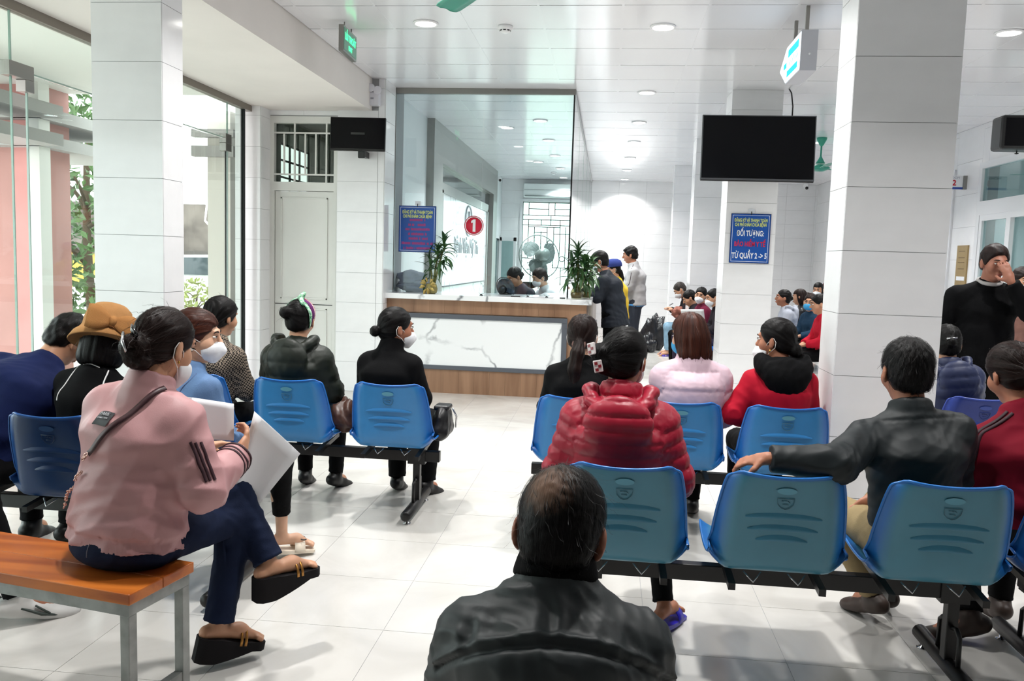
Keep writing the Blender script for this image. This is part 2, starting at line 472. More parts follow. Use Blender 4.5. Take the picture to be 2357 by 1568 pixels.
wall('wall_rear', 'plain white wall closing the hall behind the seating', [((-3.9, YB-.2, 0), (XR+.2, YB, CZ+.1))])
wall('wall_left', 'white inner wall of the reception booth', [((-2.6, 9.35, 0), (-2.4, YF, CZ+.1))], mat('booth_wall', (232,236,238), .4, .4))
# ---- short end wall with door and barred transom
we = thing('wall_end', 'short white tiled wall beside the reception counter', None, (-3, 8.6, 0), kind='structure')
b_ = MB()
b_.box((-3.85, 8.36, 0), (-3.58, 8.8, 2.94)).box((-2.83, 8.56, 0), (-2.33, 9.35, CZ+.1)).box((-3.58, 8.6, 2.87), (-2.83, 8.8, 2.94)).box((-3.9, 8.8, 2.9), (-2.33, 8.9, CZ+.1))
b_.build('wall_core', GROUT, we)
clad(we, '-Y', 8.36, -3.85, -3.58, 0, 2.93, 2, .315)
clad(we, '+X', -3.58, 8.36, 8.6, 0, 2.93, 2, .315)
clad(we, '-Y', 8.56, -2.83, -2.4, 0, 2.93, 2, .315)
clad(we, '-Y', 8.56, -2.398, -2.33, 0, CZ, 2, .315)
clad(we, '+X', -2.33, 8.56, 8.95, 0, CZ, 2, .315)
clad(we, '-Y', 8.6, -3.58, -2.83, 2.88, 2.93, .37, .3)
# door_1: white leaf, barred transom window above
d1 = thing('door_1', 'white panel door under a barred transom window', None, (-3.2, 8.6, 0), kind='structure')
WD = mat('white_enamel_door', (226,226,222), .35, .4, vary=.03, vscale=3)
b_ = MB()
b_.box((-3.58, 8.59, 0), (-3.53, 8.68, 2.87)).box((-2.88, 8.59, 0), (-2.83, 8.68, 2.87)).box((-3.53, 8.59, 2.8), (-2.88, 8.68, 2.87)).box((-3.53, 8.59, 2.1), (-2.88, 8.68, 2.19))
b_.build('door_frame', WD, d1)
lf = box('door_leaf', (-3.525, 8.62, .02), (-2.885, 8.66, 2.095), WD, d1)
for z0, z1 in ((.1, .86), (.96, 2.03)):
    b_ = MB()
    for lo, hi in (((-3.46, 8.608, z0), (-2.95, 8.622, z0+.012)), ((-3.46, 8.608, z1-.012), (-2.95, 8.622, z1)), ((-3.46, 8.608, z0), (-3.448, 8.622, z1)), ((-2.962, 8.608, z0), (-2.95, 8.622, z1))): b_.box(lo, hi)
    b_.build('panel_molding', WD, d1)
box('leaf_joint', (-3.52, 8.612, .9), (-2.89, 8.62, .906), DARK, d1)
w1 = thing('window_1', 'barred transom window above the white door', None, (-3.2, 8.62, 2.2), kind='structure')
box('pane', (-3.53, 8.655, 2.19), (-2.88, 8.66, 2.8), glass_mat('transom_glass', (170,178,172), 1.6), w1)
for x in (-3.425, -3.31, -3.195, -3.08, -2.965):
    z0, z1 = (2.19, 2.8) if x in (-3.31, -2.965) else (2.27, 2.7)
    box('bar', (x-.008, 8.6, z0), (x+.008, 8.616, z1), WD, w1)
for z in (2.27, 2.7): box('bar', (-3.53, 8.598, z-.008), (-2.88, 8.614, z+.008), WD, w1)
# a dim back room seen through the transom, with its own small window
RB = mat('back_room_paint', (222,225,220), .7, .2)
wall('wall_back_room', 'dim inner walls of the small room behind the barred transom', [((-3.9, 8.9, 3.05), (-2.62, 11.6, 3.15)), ((-2.66, 9.36, 0), (-2.61, 11.6, 3.15)), ((-3.95, 8.9, 0), (-3.9, 9.7, 3.15)), ((-3.95, 10.7, 0), (-3.9, 11.6, 3.15)), ((-3.95, 9.7, 0), (-3.9, 10.7, 2.15)), ((-3.95, 9.7, 2.75), (-3.9, 10.7, 3.15)), ((-3.95, 11.6, 0), (-2.6, 11.7, 3.15)), ((-3.95, 8.8, -.05), (-2.6, 11.7, 0))], RB)
w2 = thing('window_2', 'small gridded window of the room behind the transom', None, (-3.9, 10.2, 2.15), kind='structure')
for y in (9.7, 10.03, 10.36, 10.69): box('bar', (-3.93, y-.01, 2.15), (-3.91, y+.01, 2.75), DARK, w2)
for z in (2.16, 2.35, 2.55, 2.74): box('bar', (-3.93, 9.7, z-.01), (-3.91, 10.7, z+.01), DARK, w2)

# ---- glass front (left)
gf = thing('wall_glass', 'frameless glass shop front letting in daylight', None, (-3.7, 5, 0), kind='structure')
box('header_rail', (-3.73, .8, 2.87), (-3.67, 8.36, 2.93), BROWN_ALU, gf)
box('floor_rail', (-3.725, .8, 0), (-3.675, 5.0, .03), STEEL, gf)
box('end_channel', (-3.72, 8.2, 0), (-3.68, 8.22, 2.87), DARK, gf)
def pane(y0, y1, z0, z1, parent=gf, nm='pane'): return box(nm, (-3.706, y0, z0), (-3.694, y1, z1), CLEAR, parent)
EDGE = mat('green_glass_edge', (150,176,166), .25, .5)
for y0, y1 in ((.81, 2.9), (2.91, 4.885)): pane(y0, y1, .03, 2.87)
pane(4.895, 7.85, 2.53, 2.87, nm='transom_pane'); pane(7.86, 8.2, .0, 2.87)
for y in (4.89, 7.855): box('pane_edge', (-3.7065, y-.004, .03), (-3.6935, y+.004, 2.87), EDGE, gf)
box('pane_edge', (-3.7065, 4.9, 2.522), (-3.6935, 7.85, 2.53), EDGE, gf)
dg = thing('door_4', 'frameless double glass door with steel patch fittings', None, (-3.7, 6.4, 0), kind='structure')
pane(5.03, 6.42, .01, 2.515, dg, 'leaf_pane'); pane(6.44, 7.82, .01, 2.515, dg, 'leaf_pane')
for y in (5.03, 7.82): box('leaf_edge', (-3.7065, y-.004, .01), (-3.6935, y+.004, 2.515), DARK if y > 6 else EDGE, dg)
for y0, y1 in ((4.84, 5.06), (7.76, 7.88)):
    b_ = MB().box((-3.735, y0, 2.475), (-3.665, y1, 2.565), ch=.004).box((-3.735, max(y0, 4.98), 2.4), (-3.665, y1, 2.475), ch=.004)
    b_.build('patch_fitting', STEEL, dg)
for y in (6.36, 6.5):
    MB().tube([(-3.64, y, .8), (-3.64, y, 1.6)], .014).tube([(-3.7, y, .9), (-3.64, y, .9)], .01).tube([(-3.7, y, 1.5), (-3.64, y, 1.5)], .01).build('pull_handle', STEEL, dg)

# ---- corridor doors and windows (right wall)
d2 = thing('door_2', 'white aluminium double door with glazed transom beside room sign', None, (XR, 9.5, 0), kind='structure')
def frame_rect(parent, y0, y1, z0, z1, w=.06, x0=XR-.03, x1=XR+.05, nm='door_frame'):
    MB().box((x0, y0, z0), (x1, y0+w, z1)).box((x0, y1-w, z0), (x1, y1, z1)).box((x0, y0+w, z0), (x1, y1-w, z0+w)).box((x0, y0+w, z1-w), (x1, y1-w, z1)).build(nm, ALU, parent)
frame_rect(d2, 8.2, 10.78, 2.24, 2.78, .075)
box('pane', (XR, 8.26, 2.3), (XR+.008, 10.72, 2.72), DIMG, d2)
frame_rect(d2, 8.2, 10.78, 0, 2.24, .09)
for y0, y1 in ((8.29, 9.1), (9.1, 9.93), (9.93, 10.69)):
    frame_rect(d2, y0+.004, y1-.004, .09, 2.15, .07, XR-.025 if y0 != 9.1 else XR-.045, XR+.03, 'sash')
    box('pane', (XR, y0+.07, .16), (XR+.006, y1-.07, 2.08), DIMG, d2)
d3 = thing('door_3', 'white aluminium door half hidden by the near tiled pillar', None, (XR, 12, 0), kind='structure')
frame_rect(d3, 11.52, 12.75, 2.2, 2.78, .07); box('pane', (XR, 11.58, 2.26), (XR+.006, 12.7, 2.72), DIMG, d3)
frame_rect(d3, 11.52, 12.75, 0, 2.2, .09); frame_rect(d3, 11.61, 12.66, .06, 2.12, .1, XR-.02, XR+.03, 'sash')
box('pane', (XR, 11.7, .16), (XR+.006, 12.58, 2.02), DIMG, d3)

# ---- back window of the booth with wrought grille
w3 = thing('window_3', 'tall bright window with a black wrought grille at the far end', None, (-1.4, YF, 0), kind='structure')
MB().box((BW0-.06, YF-.03, BZ0), (BW0, YF+.03, BZ1+.06)).box((BW1, YF-.03, BZ0), (BW1+.06, YF+.03, BZ1+.06)).box((BW0, YF-.03, BZ1), (BW1, YF+.03, BZ1+.06)).build('window_frame', ALU, w3)
GRL = mat('dark_grille', (36,42,42), .5, .4)
def gbar(x0, z0, x1, z1):
    MB().box((min(x0,x1)-.009, YF-.012, min(z0,z1)-.009), (max(x0,x1)+.009, YF+.0, max(z0,z1)+.009)).build('grille_bar', GRL, w3)
W_ = BW1-BW0
for x in (0, 1): gbar(BW0+x*W_, BZ0, BW0+x*W_, BZ1)
for z in (2.74, 2.46, 2.36, 2.24, .6): gbar(BW0, z, BW1, z)
for fx, z0, z1 in ((.13,2.46,2.74),(.55,2.46,2.74),(.68,2.46,2.74),(.6,2.24,2.46),(.4,2.24,2.36),(.8,2.1,2.36),(.13,1.5,2.36),(.26,1.4,2.2),(.4,1.5,2.1),(.53,.6,2.2),(.67,1.3,2.2),(.8,1.5,2.1),(.92,1.3,2.2),(.2,.6,1.4),(.38,.6,1.25),(.84,.6,1.3)):
    gbar(BW0+fx*W_, z0, BW0+fx*W_, z1)
for f0, f1, z in ((.13,.55,2.6),(.68,1,2.6),(.13,.8,2.2),(.26,.53,2.08),(.67,1,2.05),(0,.26,1.5),(.13,.53,1.4),(.67,1,1.3),(.13,.53,1.25)): gbar(BW0+f0*W_, z, BW0+f1*W_, z)
for fx, z, r in ((.6,1.85,.06),(.86,1.5,.06)):
    MB().tube([(BW0+fx*W_+r*math.cos(a), YF-.006, z+r*math.sin(a)) for a in np.linspace(0, 2*math.pi, 20, endpoint=False)], .009, 6, closed=True).build('grille_ring', GRL, w3)
box('pane', (BW0, YF+.05, BZ0), (BW1, YF+.056, BZ1), glass_mat('window_glass', (232,244,238)), w3)
# side casement with white sash standing open in the booth
w4 = thing('window_4', 'white sash window standing ajar near the booth corner', None, (-2.3, 18.0, 0), kind='structure')
MB().box((-2.39, 17.35, .2), (-2.36, 17.43, 1.98)).box((-2.39, 18.3, .2), (-2.36, 18.38, 1.98)).box((-2.39, 17.35, 1.9), (-2.36, 18.38, 1.98)).build('sash', ALU, w4)
box('pane', (-2.38, 17.43, .25), (-2.372, 18.3, 1.9), DIMG, w4)
MB().box((-2.38, 18.34, .2), (-2.32, 18.38, 1.94)).box((-2.06, 18.34, .2), (-2.0, 18.38, 1.94)).box((-2.38, 18.34, 1.86), (-2.0, 18.38, 1.94)).build('sash', ALU, w4)
box('pane', (-2.32, 18.357, .2), (-2.06, 18.363, 1.86), DIMG, w4)

# ================================================================== outside the glass front
GRD = mat('pale_concrete_yard', (206,204,198), .85, .2, vary=.08, vscale=1)
wall('ground', 'pale concrete yard outside the glass front', [((-60, -30, -.08), (-4.0, 60, -.07)), ((-60, 20, -.08), (40, 60, -.07))], GRD)
PORCH = mat('porch_white', (238,236,232), .7, .2)
PINK = mat('pink_render', (190,142,136), .8, .2, vary=.1, vscale=2, bump=.15, bscale=10)
BAND = mat('grey_band', (176,172,170), .7, .2)
wall('porch_roof', 'white porch ceiling outside the glass front', [((-6.3, -2, 2.98), (-3.9, 8.1, 3.1)), ((-6.3, -2, 2.78), (-6.0, 7.4, 2.98))], PORCH)
pc = thing('porch_column', 'pink rendered porch column with two grey bands seen through the glass', 'column', (-5.75, 7.85, 0))
box('shaft', (-6.0, 7.63, -.07), (-5.5, 8.1, 2.98), PINK, pc)
box('corner_strip', (-5.52, 7.5, -.07), (-5.4, 7.66, 2.98), PORCH, pc)
for z in (2.38, 2.64):
    MB().box((-6.5, 7.45, z), (-5.36, 9.2, z+.11)).build('band', BAND, pc)
pc2 = thing('porch_column', 'pink porch column farther along at the edge of the picture', 'column', (-5.4, 6.6, 0))
box('shaft', (-5.6, 6.05, -.07), (-5.2, 6.42, 2.98), PINK, pc2)
for z in (2.38, 2.64): box('band', (-5.65, 6.0, z), (-5.15, 7.5, z+.11), BAND, pc2)
pc3 = thing('gate_pier', 'white tiled pier with a grey band just past the glass end', 'pier', (-4.0, 8.6, 0))
box('shaft', (-4.22, 8.5, -.07), (-3.97, 8.75, 2.9), mat('cream_tile', (236,230,222), .3, .4), pc3)
box('band', (-4.36, 8.42, 2.42), (-3.9, 8.5, 2.53), BAND, pc3); box('band', (-4.36, 8.42, 2.62), (-3.9, 8.5, 2.7), BAND, pc3)
yw = thing('yard_wall', 'stained dark plaster wall with a yellow base beyond the yard', 'wall', (-12, 21, 0), kind='structure')
box('plaster', (-16, 20.6, 1.4), (-7, 20.9, 2.62), mat('stained_plaster', (62,54,54), .9, .1, vary=.5, vscale=1.2, detail=6, col2=(124,114,108)), yw)
box('ledge', (-16, 20.5, 1.3), (-7, 20.9, 1.42), mat('ledge_grey', (84,78,76), .8, .2), yw)
box('yellow_base', (-16, 20.62, -.07), (-7, 20.9, 1.32), mat('yellow_wash', (206,170,90), .8, .2, vary=.15, vscale=2), yw)
MB().tube([(-10.1, 20.4, 3.4), (-10.15, 20.4, 2.6), (-10.2, 20.4, 2.2), (-9.8, 20.4, 1.8)], .03, 6).build('pipe', PORCH, yw)
# white car in the yard
def car():
    t = thing('parked_car', 'white car parked in the yard beyond the glass', 'car', (-8.0, 15.6, -.07))
    W = mat('white_car_paint', (240,241,243), .2, .5, coat=.6); G = mat('car_window', (60,72,80), .08, .6); TY = mat('tyre', (22,22,24), .8, .2)
    prof = [(-2.1,.35),(-2.1,.75),(-1.9,.92),(-1.0,1.0),(-.35,1.42),(.9,1.45),(1.6,1.05),(2.05,.95),(2.15,.6),(2.1,.35)]
    n = 7; rows = []
    for j, u in enumerate(np.linspace(-1, 1, n)):
        sx = .86*u; k = 1-.16*abs(u)**3
        rows.append([(-8.0+x, 15.6+sx*(1 if z < .95 else 1-.18*(z-.95)/.5), -.07+.3+(z-.3)*k) for x, z in prof])
    b = MB(); b.grid(rows); m0 = len(prof)
    b.add(rows[0], [tuple(range(m0))]); b.add(rows[-1], [tuple(range(m0-1,-1,-1))])
    b.build('body', W, t)
    for sy in (-1, 1):
        MB().prism([(-8.85,.98),(-8.3,1.3),(-7.2,1.32),(-6.6,1.0)], 15.6+sy*.80, 15.6+sy*.83).build('side_window', G, t)
        for x in (-9.35, -6.7):
            MB().lathe([(.05,-.1),(.3,-.1),(.32,-.06),(.32,.06),(.3,.1),(.05,.1)], (x, 15.6+sy*.75, .25), 24, Matrix.Rotation(math.pi/2, 4, 'X')).build('wheel', TY, t)
            MB().lathe([(.02,-.105),(.19,-.105),(.2,.105),(.02,.105)], (x, 15.6+sy*.755, .25), 16, Matrix.Rotation(math.pi/2, 4, 'X')).build('hub_cap', STEEL, t)
        MB().box((-8.75, 15.6+sy*.86-.05, .98), (-8.6, 15.6+sy*.86+.05, 1.08), ch=.02).build('mirror', W, t)
    return t
car()
LEAF = [mat('leaf_green_a', (84,112,62), .5, .4, vary=.3, vscale=2), mat('leaf_yellow_green', (150,158,84), .5, .4, vary=.3, vscale=2)]
def leafy(name, label, cat, base, h, rad, n, ls, trunk_r, m, seed, trunk_m=None, zmin=.3):
    r = np.random.default_rng(seed)
    t = thing(name, label, cat, base)
    B = Vector(base)
    tb = MB()
    pts = [B+Vector((.05*math.sin(i*1.3), .05*math.cos(i*1.7), h*i/6*.85)) for i in range(7)]
    tb.tube(pts, [trunk_r*(1-.1*i) for i in range(7)], 7)
    for k in range(7):
        a = r.uniform(0, 6.28); z0 = h*r.uniform(.25, .75)
        p = B+Vector((0,0,z0)); q = p+Vector((math.cos(a)*rad*.8, math.sin(a)*rad*.8, h*.12))
        tb.tube([p, (p+q)/2+Vector((0,0,.05)), q], [trunk_r*.4, trunk_r*.3, trunk_r*.15], 5)
    tb.build('trunk', trunk_m or mat('bark', (92,78,64), .9, .1), t)
    fb = MB()
    for k in range(n):
        a = r.uniform(0, 6.28); zz = r.uniform(zmin, 1); rr = rad*math.sqrt(r.uniform(.05, 1))*(1.1-.6*abs(zz-.6))
        c = B+Vector((math.cos(a)*rr, math.sin(a)*rr, zz*h))
        d = Vector(r.normal(0, 1, 3)).normalized(); u = d.cross(Vector(r.normal(0, 1, 3))).normalized(); L = ls*r.uniform(.6, 1.3)
        w = d.cross(u).normalized()*L*.12
        fb.add([c-d*L*.5, c-u*L*.22+w, c+d*L*.5, c+u*L*.22+w], [(0,1,2),(0,2,3)])
    tag(fb.build('foliage', m, t), kind='stuff')
    return t
leafy('yard_tree', 'leafy green tree outside the glass beside the pink column', 'tree', (-8.0, 12.2, -.07), 3.9, .95, 1500, .2, .09, LEAF[0], 3, zmin=.12)
leafy('yard_shrub', 'low yellow green shrub outside near the white car', 'shrub', (-7.1, 13.9, -.07), 1.0, .5, 220, .14, .03, LEAF[1], 4)
# ================================================================== ceiling downlights
LRIM = mat('lamp_rim', (236,236,238), .4, .4); LGLOW = emit_mat('lamp_glow', (255,252,246), 14)
def downlight(x, y, label, r=.085):
    t = thing('ceiling_downlight', label, 'light', (x, y, CZ), group='round ceiling downlights')
    MB().lathe([(r*.8,0),(r*1.14,0),(r*1.16,-.004),(r*1.1,-.012),(r*.96,-.014),(r*.94,-.006),(r*.8,-.006)], (x,y,CZ), 28).build('rim', LRIM, t)
    MB().lathe([(.001,-.0135),(r*.5,-.013),(r*.94,-.0115),(r*.94,-.004),(.001,-.004)], (x,y,CZ), 28).build('diffuser', LGLOW, t)
    L = bpy.data.lights.new('lamp', 'AREA'); L.shape = 'DISK'; L.size = r*1.8; L.energy = LAMP_W; L.color = (1, .985, .96); L.spread = math.radians(122)
    o = bpy.data.objects.new('lamp', L); COL.objects.link(o); o.location = (x, y, CZ-.016); o.parent = t; o.matrix_parent_inverse = t.matrix_basis.inverted()
ORD = ('first', 'second', 'third', 'fourth', 'fifth', 'sixth', 'seventh')
for i, y in enumerate((2.8, 4.72)): downlight(.37, y, 'round white downlight above the near seating in the central row')
for i, y in enumerate((6.64, 9.11, 11.0, 12.73, 14.64, 16.53, 18.3)): downlight(.35-.007*i, y, '%s lit downlight of the central aisle row counted toward the end wall' % ORD[i])
for y in (2.7, 4.6): downlight(-1.47, y, 'round white downlight above the left seating out of the picture')
downlight(-1.47, 6.54, 'large lit downlight in the ceiling between exit sign and smoke detector')
for i, (x, y) in enumerate(((-.93,10.96),(-.94,12.69),(-.96,14.5),(-.97,16.44),(-1.0,18.2))): downlight(x, y, '%s lit downlight of the right row inside the glazed booth' % ORD[i])
for i, (x, y) in enumerate(((-1.43,11.56),(-1.32,15.44))): downlight(x, y, '%s lit downlight of the left row inside the glazed booth' % ORD[i])
for y in (2.95, 4.9, 8.7, 10.6, 12.5, 14.4, 16.3): downlight(2.91, y, 'round white downlight of the corridor row hidden by the near pillar')
downlight(2.91, 6.79, 'large lit downlight at the upper edge beyond the near pillar')
for y in (9.6, 12.2): downlight(5.6, y, 'added unseen downlight brightening the office behind the corridor doors')  # added lamps, out of sight, to lighten the panes of the corridor doors
# smoke detectors
DET = mat('detector_white', (238,238,240), .4, .4)
for x, y, lb in ((-.86, 6.63, 'white smoke detector on the ceiling beside the central downlight'), (-1.15, 17.2, 'white smoke detector on the ceiling of the booth')):
    t = thing('smoke_detector', lb, 'detector', (x, y, CZ))
    MB().lathe([(.058,0),(.058,-.018),(.05,-.03),(.042,-.032),(.04,-.046),(.02,-.054),(.001,-.055)], (x,y,CZ), 24).build('housing', DET, t)
    for a in np.linspace(0, 2*math.pi, 8, endpoint=False):
        MB().box((.036,-.01,-.042), (.0425,.01,-.034), Matrix.Translation((x,y,CZ)) @ Matrix.Rotation(a, 4, 'Z')).build('slot', DARK, t)

# ================================================================== exit sign
GRN = mat('green_sign_face', (72,112,96), .3, .5, emit=(60,130,100), estr=.25); GLET = emit_mat('green_letters', (70,255,150), 2.6)
t = thing('exit_sign', 'green lit exit sign hanging under the ceiling panels', 'sign', (-2.1, 6.75, CZ))
Ms = Matrix.Translation((-2.115, 6.62, 3.11)) @ Matrix.Rotation(math.radians(92), 4, 'Z')
MB().box((-.19,-.02,-.1), (.19,.02,.1), Ms, ch=.004).build('case', STEEL, t)
MB().box((-.18,-.0225,-.082), (.18,-.0195,.082), Ms).build('face', GRN, t)
MB().tube([Ms @ Vector((-.1,0,.09)), Ms @ Vector((-.1,0,.14))], .005, 6).tube([Ms @ Vector((.1,0,.09)), Ms @ Vector((.1,0,.14))], .005, 6).build('hanger', STEEL, t)
Mt = Ms @ Matrix.Translation((0,-.023,0)) @ Matrix.Rotation(math.pi/2, 4, 'X')
text('lettering', 'LỐI THOÁT', .075, Mt @ Matrix.Translation((0,.022,0)), GLET, t, sx=.8, bold=.001)
text('lettering', 'EXIT', .05, Mt @ Matrix.Translation((0,-.048,0)), GLET, t, bold=.001)

# ================================================================== emergency twin-head light
t = thing('emergency_light', 'white emergency light with twin round heads beside the small television', 'light', (-2.42, 8.5, 2.98))
EM = mat('emergency_white', (224,224,232), .35, .5)
MB().box((-2.475, 8.47, 2.97), (-2.375, 8.555, 3.1), ch=.006).build('case', EM, t)
MB().box((-2.46, 8.465, 3.03), (-2.43, 8.47, 3.045)).build('indicator', mat('grey_print', (150,150,160), .5), t)
for dx, dz in ((-.035, .15), (.035, .125)):
    Mh = Matrix.Translation((-2.42+dx, 8.47, 2.99+dz)) @ Matrix.Rotation(math.radians(90), 4, 'X')
    hd = MB().lathe([(.001,-.03),(.02,-.03),(.036,0),(.042,.012),(.042,.02),(.038,.022)], (0,0,0), 20, Mh).build('lamp_head', EM, t)
    MB().lathe([(.001,.016),(.03,.018),(.037,.02),(.037,.014),(.001,.012)], (0,0,0), 20, Mh).build('lens', mat('lens', (214,220,226), .08, .6), hd)
    MB().tube([(-2.42+dx*.6, 8.5, 3.09), (-2.42+dx, 8.485, 2.99+dz)], .008, 6).build('neck', EM, t)

# ================================================================== televisions
SCRN = mat('television_screen', (5,6,10), .2, .15); BEZ = mat('television_bezel', (92,94,98), .35, .5, metal=.4)
def television(label, cx, y, cz, w, h, yaw, tilt, bez, bm):
    t = thing('television', label, 'television', (cx, y, cz))
    M = Matrix.Translation((cx, y, cz)) @ Matrix.Rotation(yaw, 4, 'Z') @ Matrix.Rotation(tilt, 4, 'X')
    MB().box((-w/2,-.012,-h/2), (w/2,.02,h/2), M, ch=.004).build('bezel', bm, t)
    MB().box((-w/2+bez,-.0135,-h/2+bez*1.7), (w/2-bez,-.0115,h/2-bez), M).build('screen', SCRN, t)
    MB().box((-w*.35,.018,-h*.38), (w*.35,.06,h*.3), M, ch=.01).build('back_case', BLACK_P, t)
    MB().box((-w/2+.004,-.006,-h/2-.008), (w/2-.004,.02,-h/2+.001), M).build('lower_lip', BLACK_P, t)
    return t, M
t, M = television('large dark flat television hanging in front of the tiled pillar', 1.437, 8.62, 2.62, 1.1, .645, 0, math.radians(-5), .011, BEZ)
MB().box((-.15,.05,-.1), (.15,.12,.1), M).build('bracket', BLACK_P, t)
MB().box((1.38, 8.7, 2.56), (1.54, 8.95, 2.68)).build('bracket_arm', BLACK_P, t)
MB().tube([(1.76, 8.68, 2.93), (1.775, 8.75, 3.05), (1.775, 8.85, 3.2), (1.76, 8.9, 3.25)], .007, 6).build('cable', BLACK_P, t)
t, M = television('small dark television on a wall bracket beside the emergency light', -2.535, 8.3, 2.655, .56, .325, math.radians(4), math.radians(-4), .008, BLACK_P)
MB().box((-2.545, 8.33, 2.42), (-2.475, 8.36, 2.52), ch=.008).box((-2.53, 8.35, 2.44), (-2.49, 8.555, 2.5)).build('bracket', BLACK_P, t)
MB().box((-.07,-.014,-.01), (.07,-.0125,.012), M).build('screen_print', mat('faint_print', (40,44,44), .3), t)

# ================================================================== blue notices
SBLUE = mat('notice_blue', (28,82,164), .35, .4); SWH = mat('sign_white', (236,238,242), .5, .3); SYEL = mat('notice_yellow', (214,224,122), .5, .3); SRED = mat('notice_red', (200,40,74), .5, .3)
SNAVY = mat('notice_edge', (24,44,96), .4, .4)
def notice(label, x0, x1, z0, z1, y):
    t = thing('notice_board', label, 'sign', ((x0+x1)/2, y, z0))
    box('board', (x0, y, z0), (x1, y+.008, z1), SNAVY, t)
    box('blue_face', (x0+.006, y-.0012, z0+.006), (x1-.006, y+.001, z1-.006), SBLUE, t)
    b = MB(); i = .016; w = .0035
    for lo, hi in (((x0+i, y-.002, z0+i), (x1-i, y-.001, z0+i+w)), ((x0+i, y-.002, z1-i-w), (x1-i, y-.001, z1-i)), ((x0+i, y-.002, z0+i), (x0+i+w, y-.001, z1-i)), ((x1-i-w, y-.002, z0+i), (x1-i, y-.001, z1-i))): b.box(lo, hi)
    b.build('border_line', SWH, t)
    xc = (x0+x1)/2
    MB().tube([(xc, y-.004, z1-.012), (xc, y-.01, z1+.005), (xc, y-.004, z1+.022)], .004, 6).build('hook', BLACK_P, t)
    box('hook_pad', (xc-.03, y+.0, z1+.005), (xc+.03, y+.006, z1+.05), mat('clear_pad', (216,220,226), .2, .5), t)
    tm = lambda z: face_M((xc, y-.0022, z), '-Y')
    text('lettering', 'ĐĂNG KÝ VÀ THANH TOÁN', .048, tm(z1-.07), SYEL, t, sx=.54, bold=.0012)
    text('lettering', 'CHI PHÍ KHÁM CHỮA BỆNH', .048, tm(z1-.115), SYEL, t, sx=.53, bold=.0012)
    return t, tm, xc
t, tm, xc = notice('blue notice reading tu quay 2 to 5 hung on the television pillar', 1.262, 1.665, 1.485, 1.995, 8.935)
text('lettering', 'ĐỐI TƯỢNG:', .078, tm(1.79), SWH, t, sx=.6, bold=.002)
text('lettering', 'BẢO HIỂM Y TẾ', .068, tm(1.68), SRED, t, sx=.66, bold=.002)
text('lettering', 'TỪ QUẦY 2 -> 5', .08, tm(1.56), SWH, t, sx=.62, bold=.002)
t, tm, xc = notice('blue notice with seven small red lines hung on the booth glass', -2.265, -1.855, 1.495, 1.995, 8.955)
SRB = mat('notice_faded_red', (168,62,120), .6, .3)
for i, (z, w) in enumerate(((1.842,.17),(1.79,.2),(1.742,.26),(1.69,.2),(1.642,.23),(1.59,.34),(1.538,.3))):
    b = MB(); x = xc-w/2; r = random.Random(i)
    while x < xc+w/2:
        ww = r.uniform(.006, .012)
        if r.random() > .16: b.box((x, 8.9525, z-.012), (x+ww, 8.954, z+.012+r.choice((0,0,.004))))
        x += ww+.0028
    b.build('lettering', SRB, t)

# ================================================================== reception counter and booth
ctr = thing('reception_counter', 'wood veneer reception counter with a framed marble front', 'counter', (-1.3, 8.9, 0))
box('carcass', (-2.36, 8.74, .0), (-.2, 9.3, 1.0), WOOD_L, ctr)
nv = 13; xs_ = np.linspace(-2.36, -.19, nv+1)
for a, b2 in zip(xs_[:-1], xs_[1:]):
    box('veneer_board', (a+.0006, 8.722, .86), (b2-.0006, 8.742, 1.0), WOOD_L, ctr)
    box('veneer_board', (a+.0006, 8.722, .0), (b2-.0006, 8.742, .26), WOOD_L, ctr)
box('veneer_board', (-2.36, 8.722, .26), (-2.18, 8.742, .86), WOOD_L, ctr)
box('veneer_board', (-.39, 8.722, .26), (-.19, 8.742, .86), WOOD_L, ctr)
FR = mat('slate_frame', (84,88,96), .45, .4)
MB().box((-2.18, 8.705, .8), (-.385, 8.74, .85), ch=.003).box((-2.18, 8.705, .255), (-.385, 8.74, .3), ch=.003).box((-2.18, 8.705, .3), (-2.13, 8.74, .8)).box((-.44, 8.705, .3), (-.385, 8.74, .8)).build('panel_frame', FR, ctr)
box('marble_panel', (-2.13, 8.72, .3), (-.44, 8.74, .8), MARBLE, ctr)
box('side_panel', (-.2, 8.74, 0), (-.17, 12.0, 1.0), mat('side_grey', (128,118,112), .45, .4), ctr)
box('top_slab', (-2.4, 8.66, 1.0), (-.14, 9.5, 1.055), MARBLE, ctr, ch=.003)
box('side_slab', (-.75, 9.5, 1.0), (-.14, 18.7, 1.055), MARBLE, ctr)
box('side_carcass', (-.7, 12.0, 0), (-.2, 18.7, 1.0), mat('side_grey', (128,118,112), .45, .4), ctr)
for y in (9.2, 9.9, 10.6):
    MB().box((-.17, y, .66), (-.1, y+.5, .69)).box((-.17, y+.02, .3), (-.15, y+.05, .68)).build('side_shelf', FR, ctr)
bg = thing('wall_booth_glass', 'tall frameless glass screen standing on the reception counter', None, (-1.4, 9.0, 1.05), kind='structure')
for x0, x1 in ((-2.33, -1.37), (-1.366, -.41)): box('pane', (x0, 8.994, 1.2 if False else 1.058), (x1, 9.006, 3.19), CLEAR2, bg)
box('top_rail', (-2.34, 8.985, 3.19), (-.4, 9.03, 3.25), STEEL, bg)
box('corner_edge', (-.418, 8.99, 1.056), (-.402, 9.012, 3.2), DARK, bg)
box('left_channel', (-2.345, 8.99, 1.056), (-2.325, 9.01, 3.19), STEEL, bg)
ysj = [9.02, 10.7, 12.6, 14.5, 16.6, 18.78]
for a, b2 in zip(ysj[:-1], ysj[1:]): box('pane', (-.416, a+.003, 1.058), (-.404, b2-.003, 3.2), CLEAR2, bg)
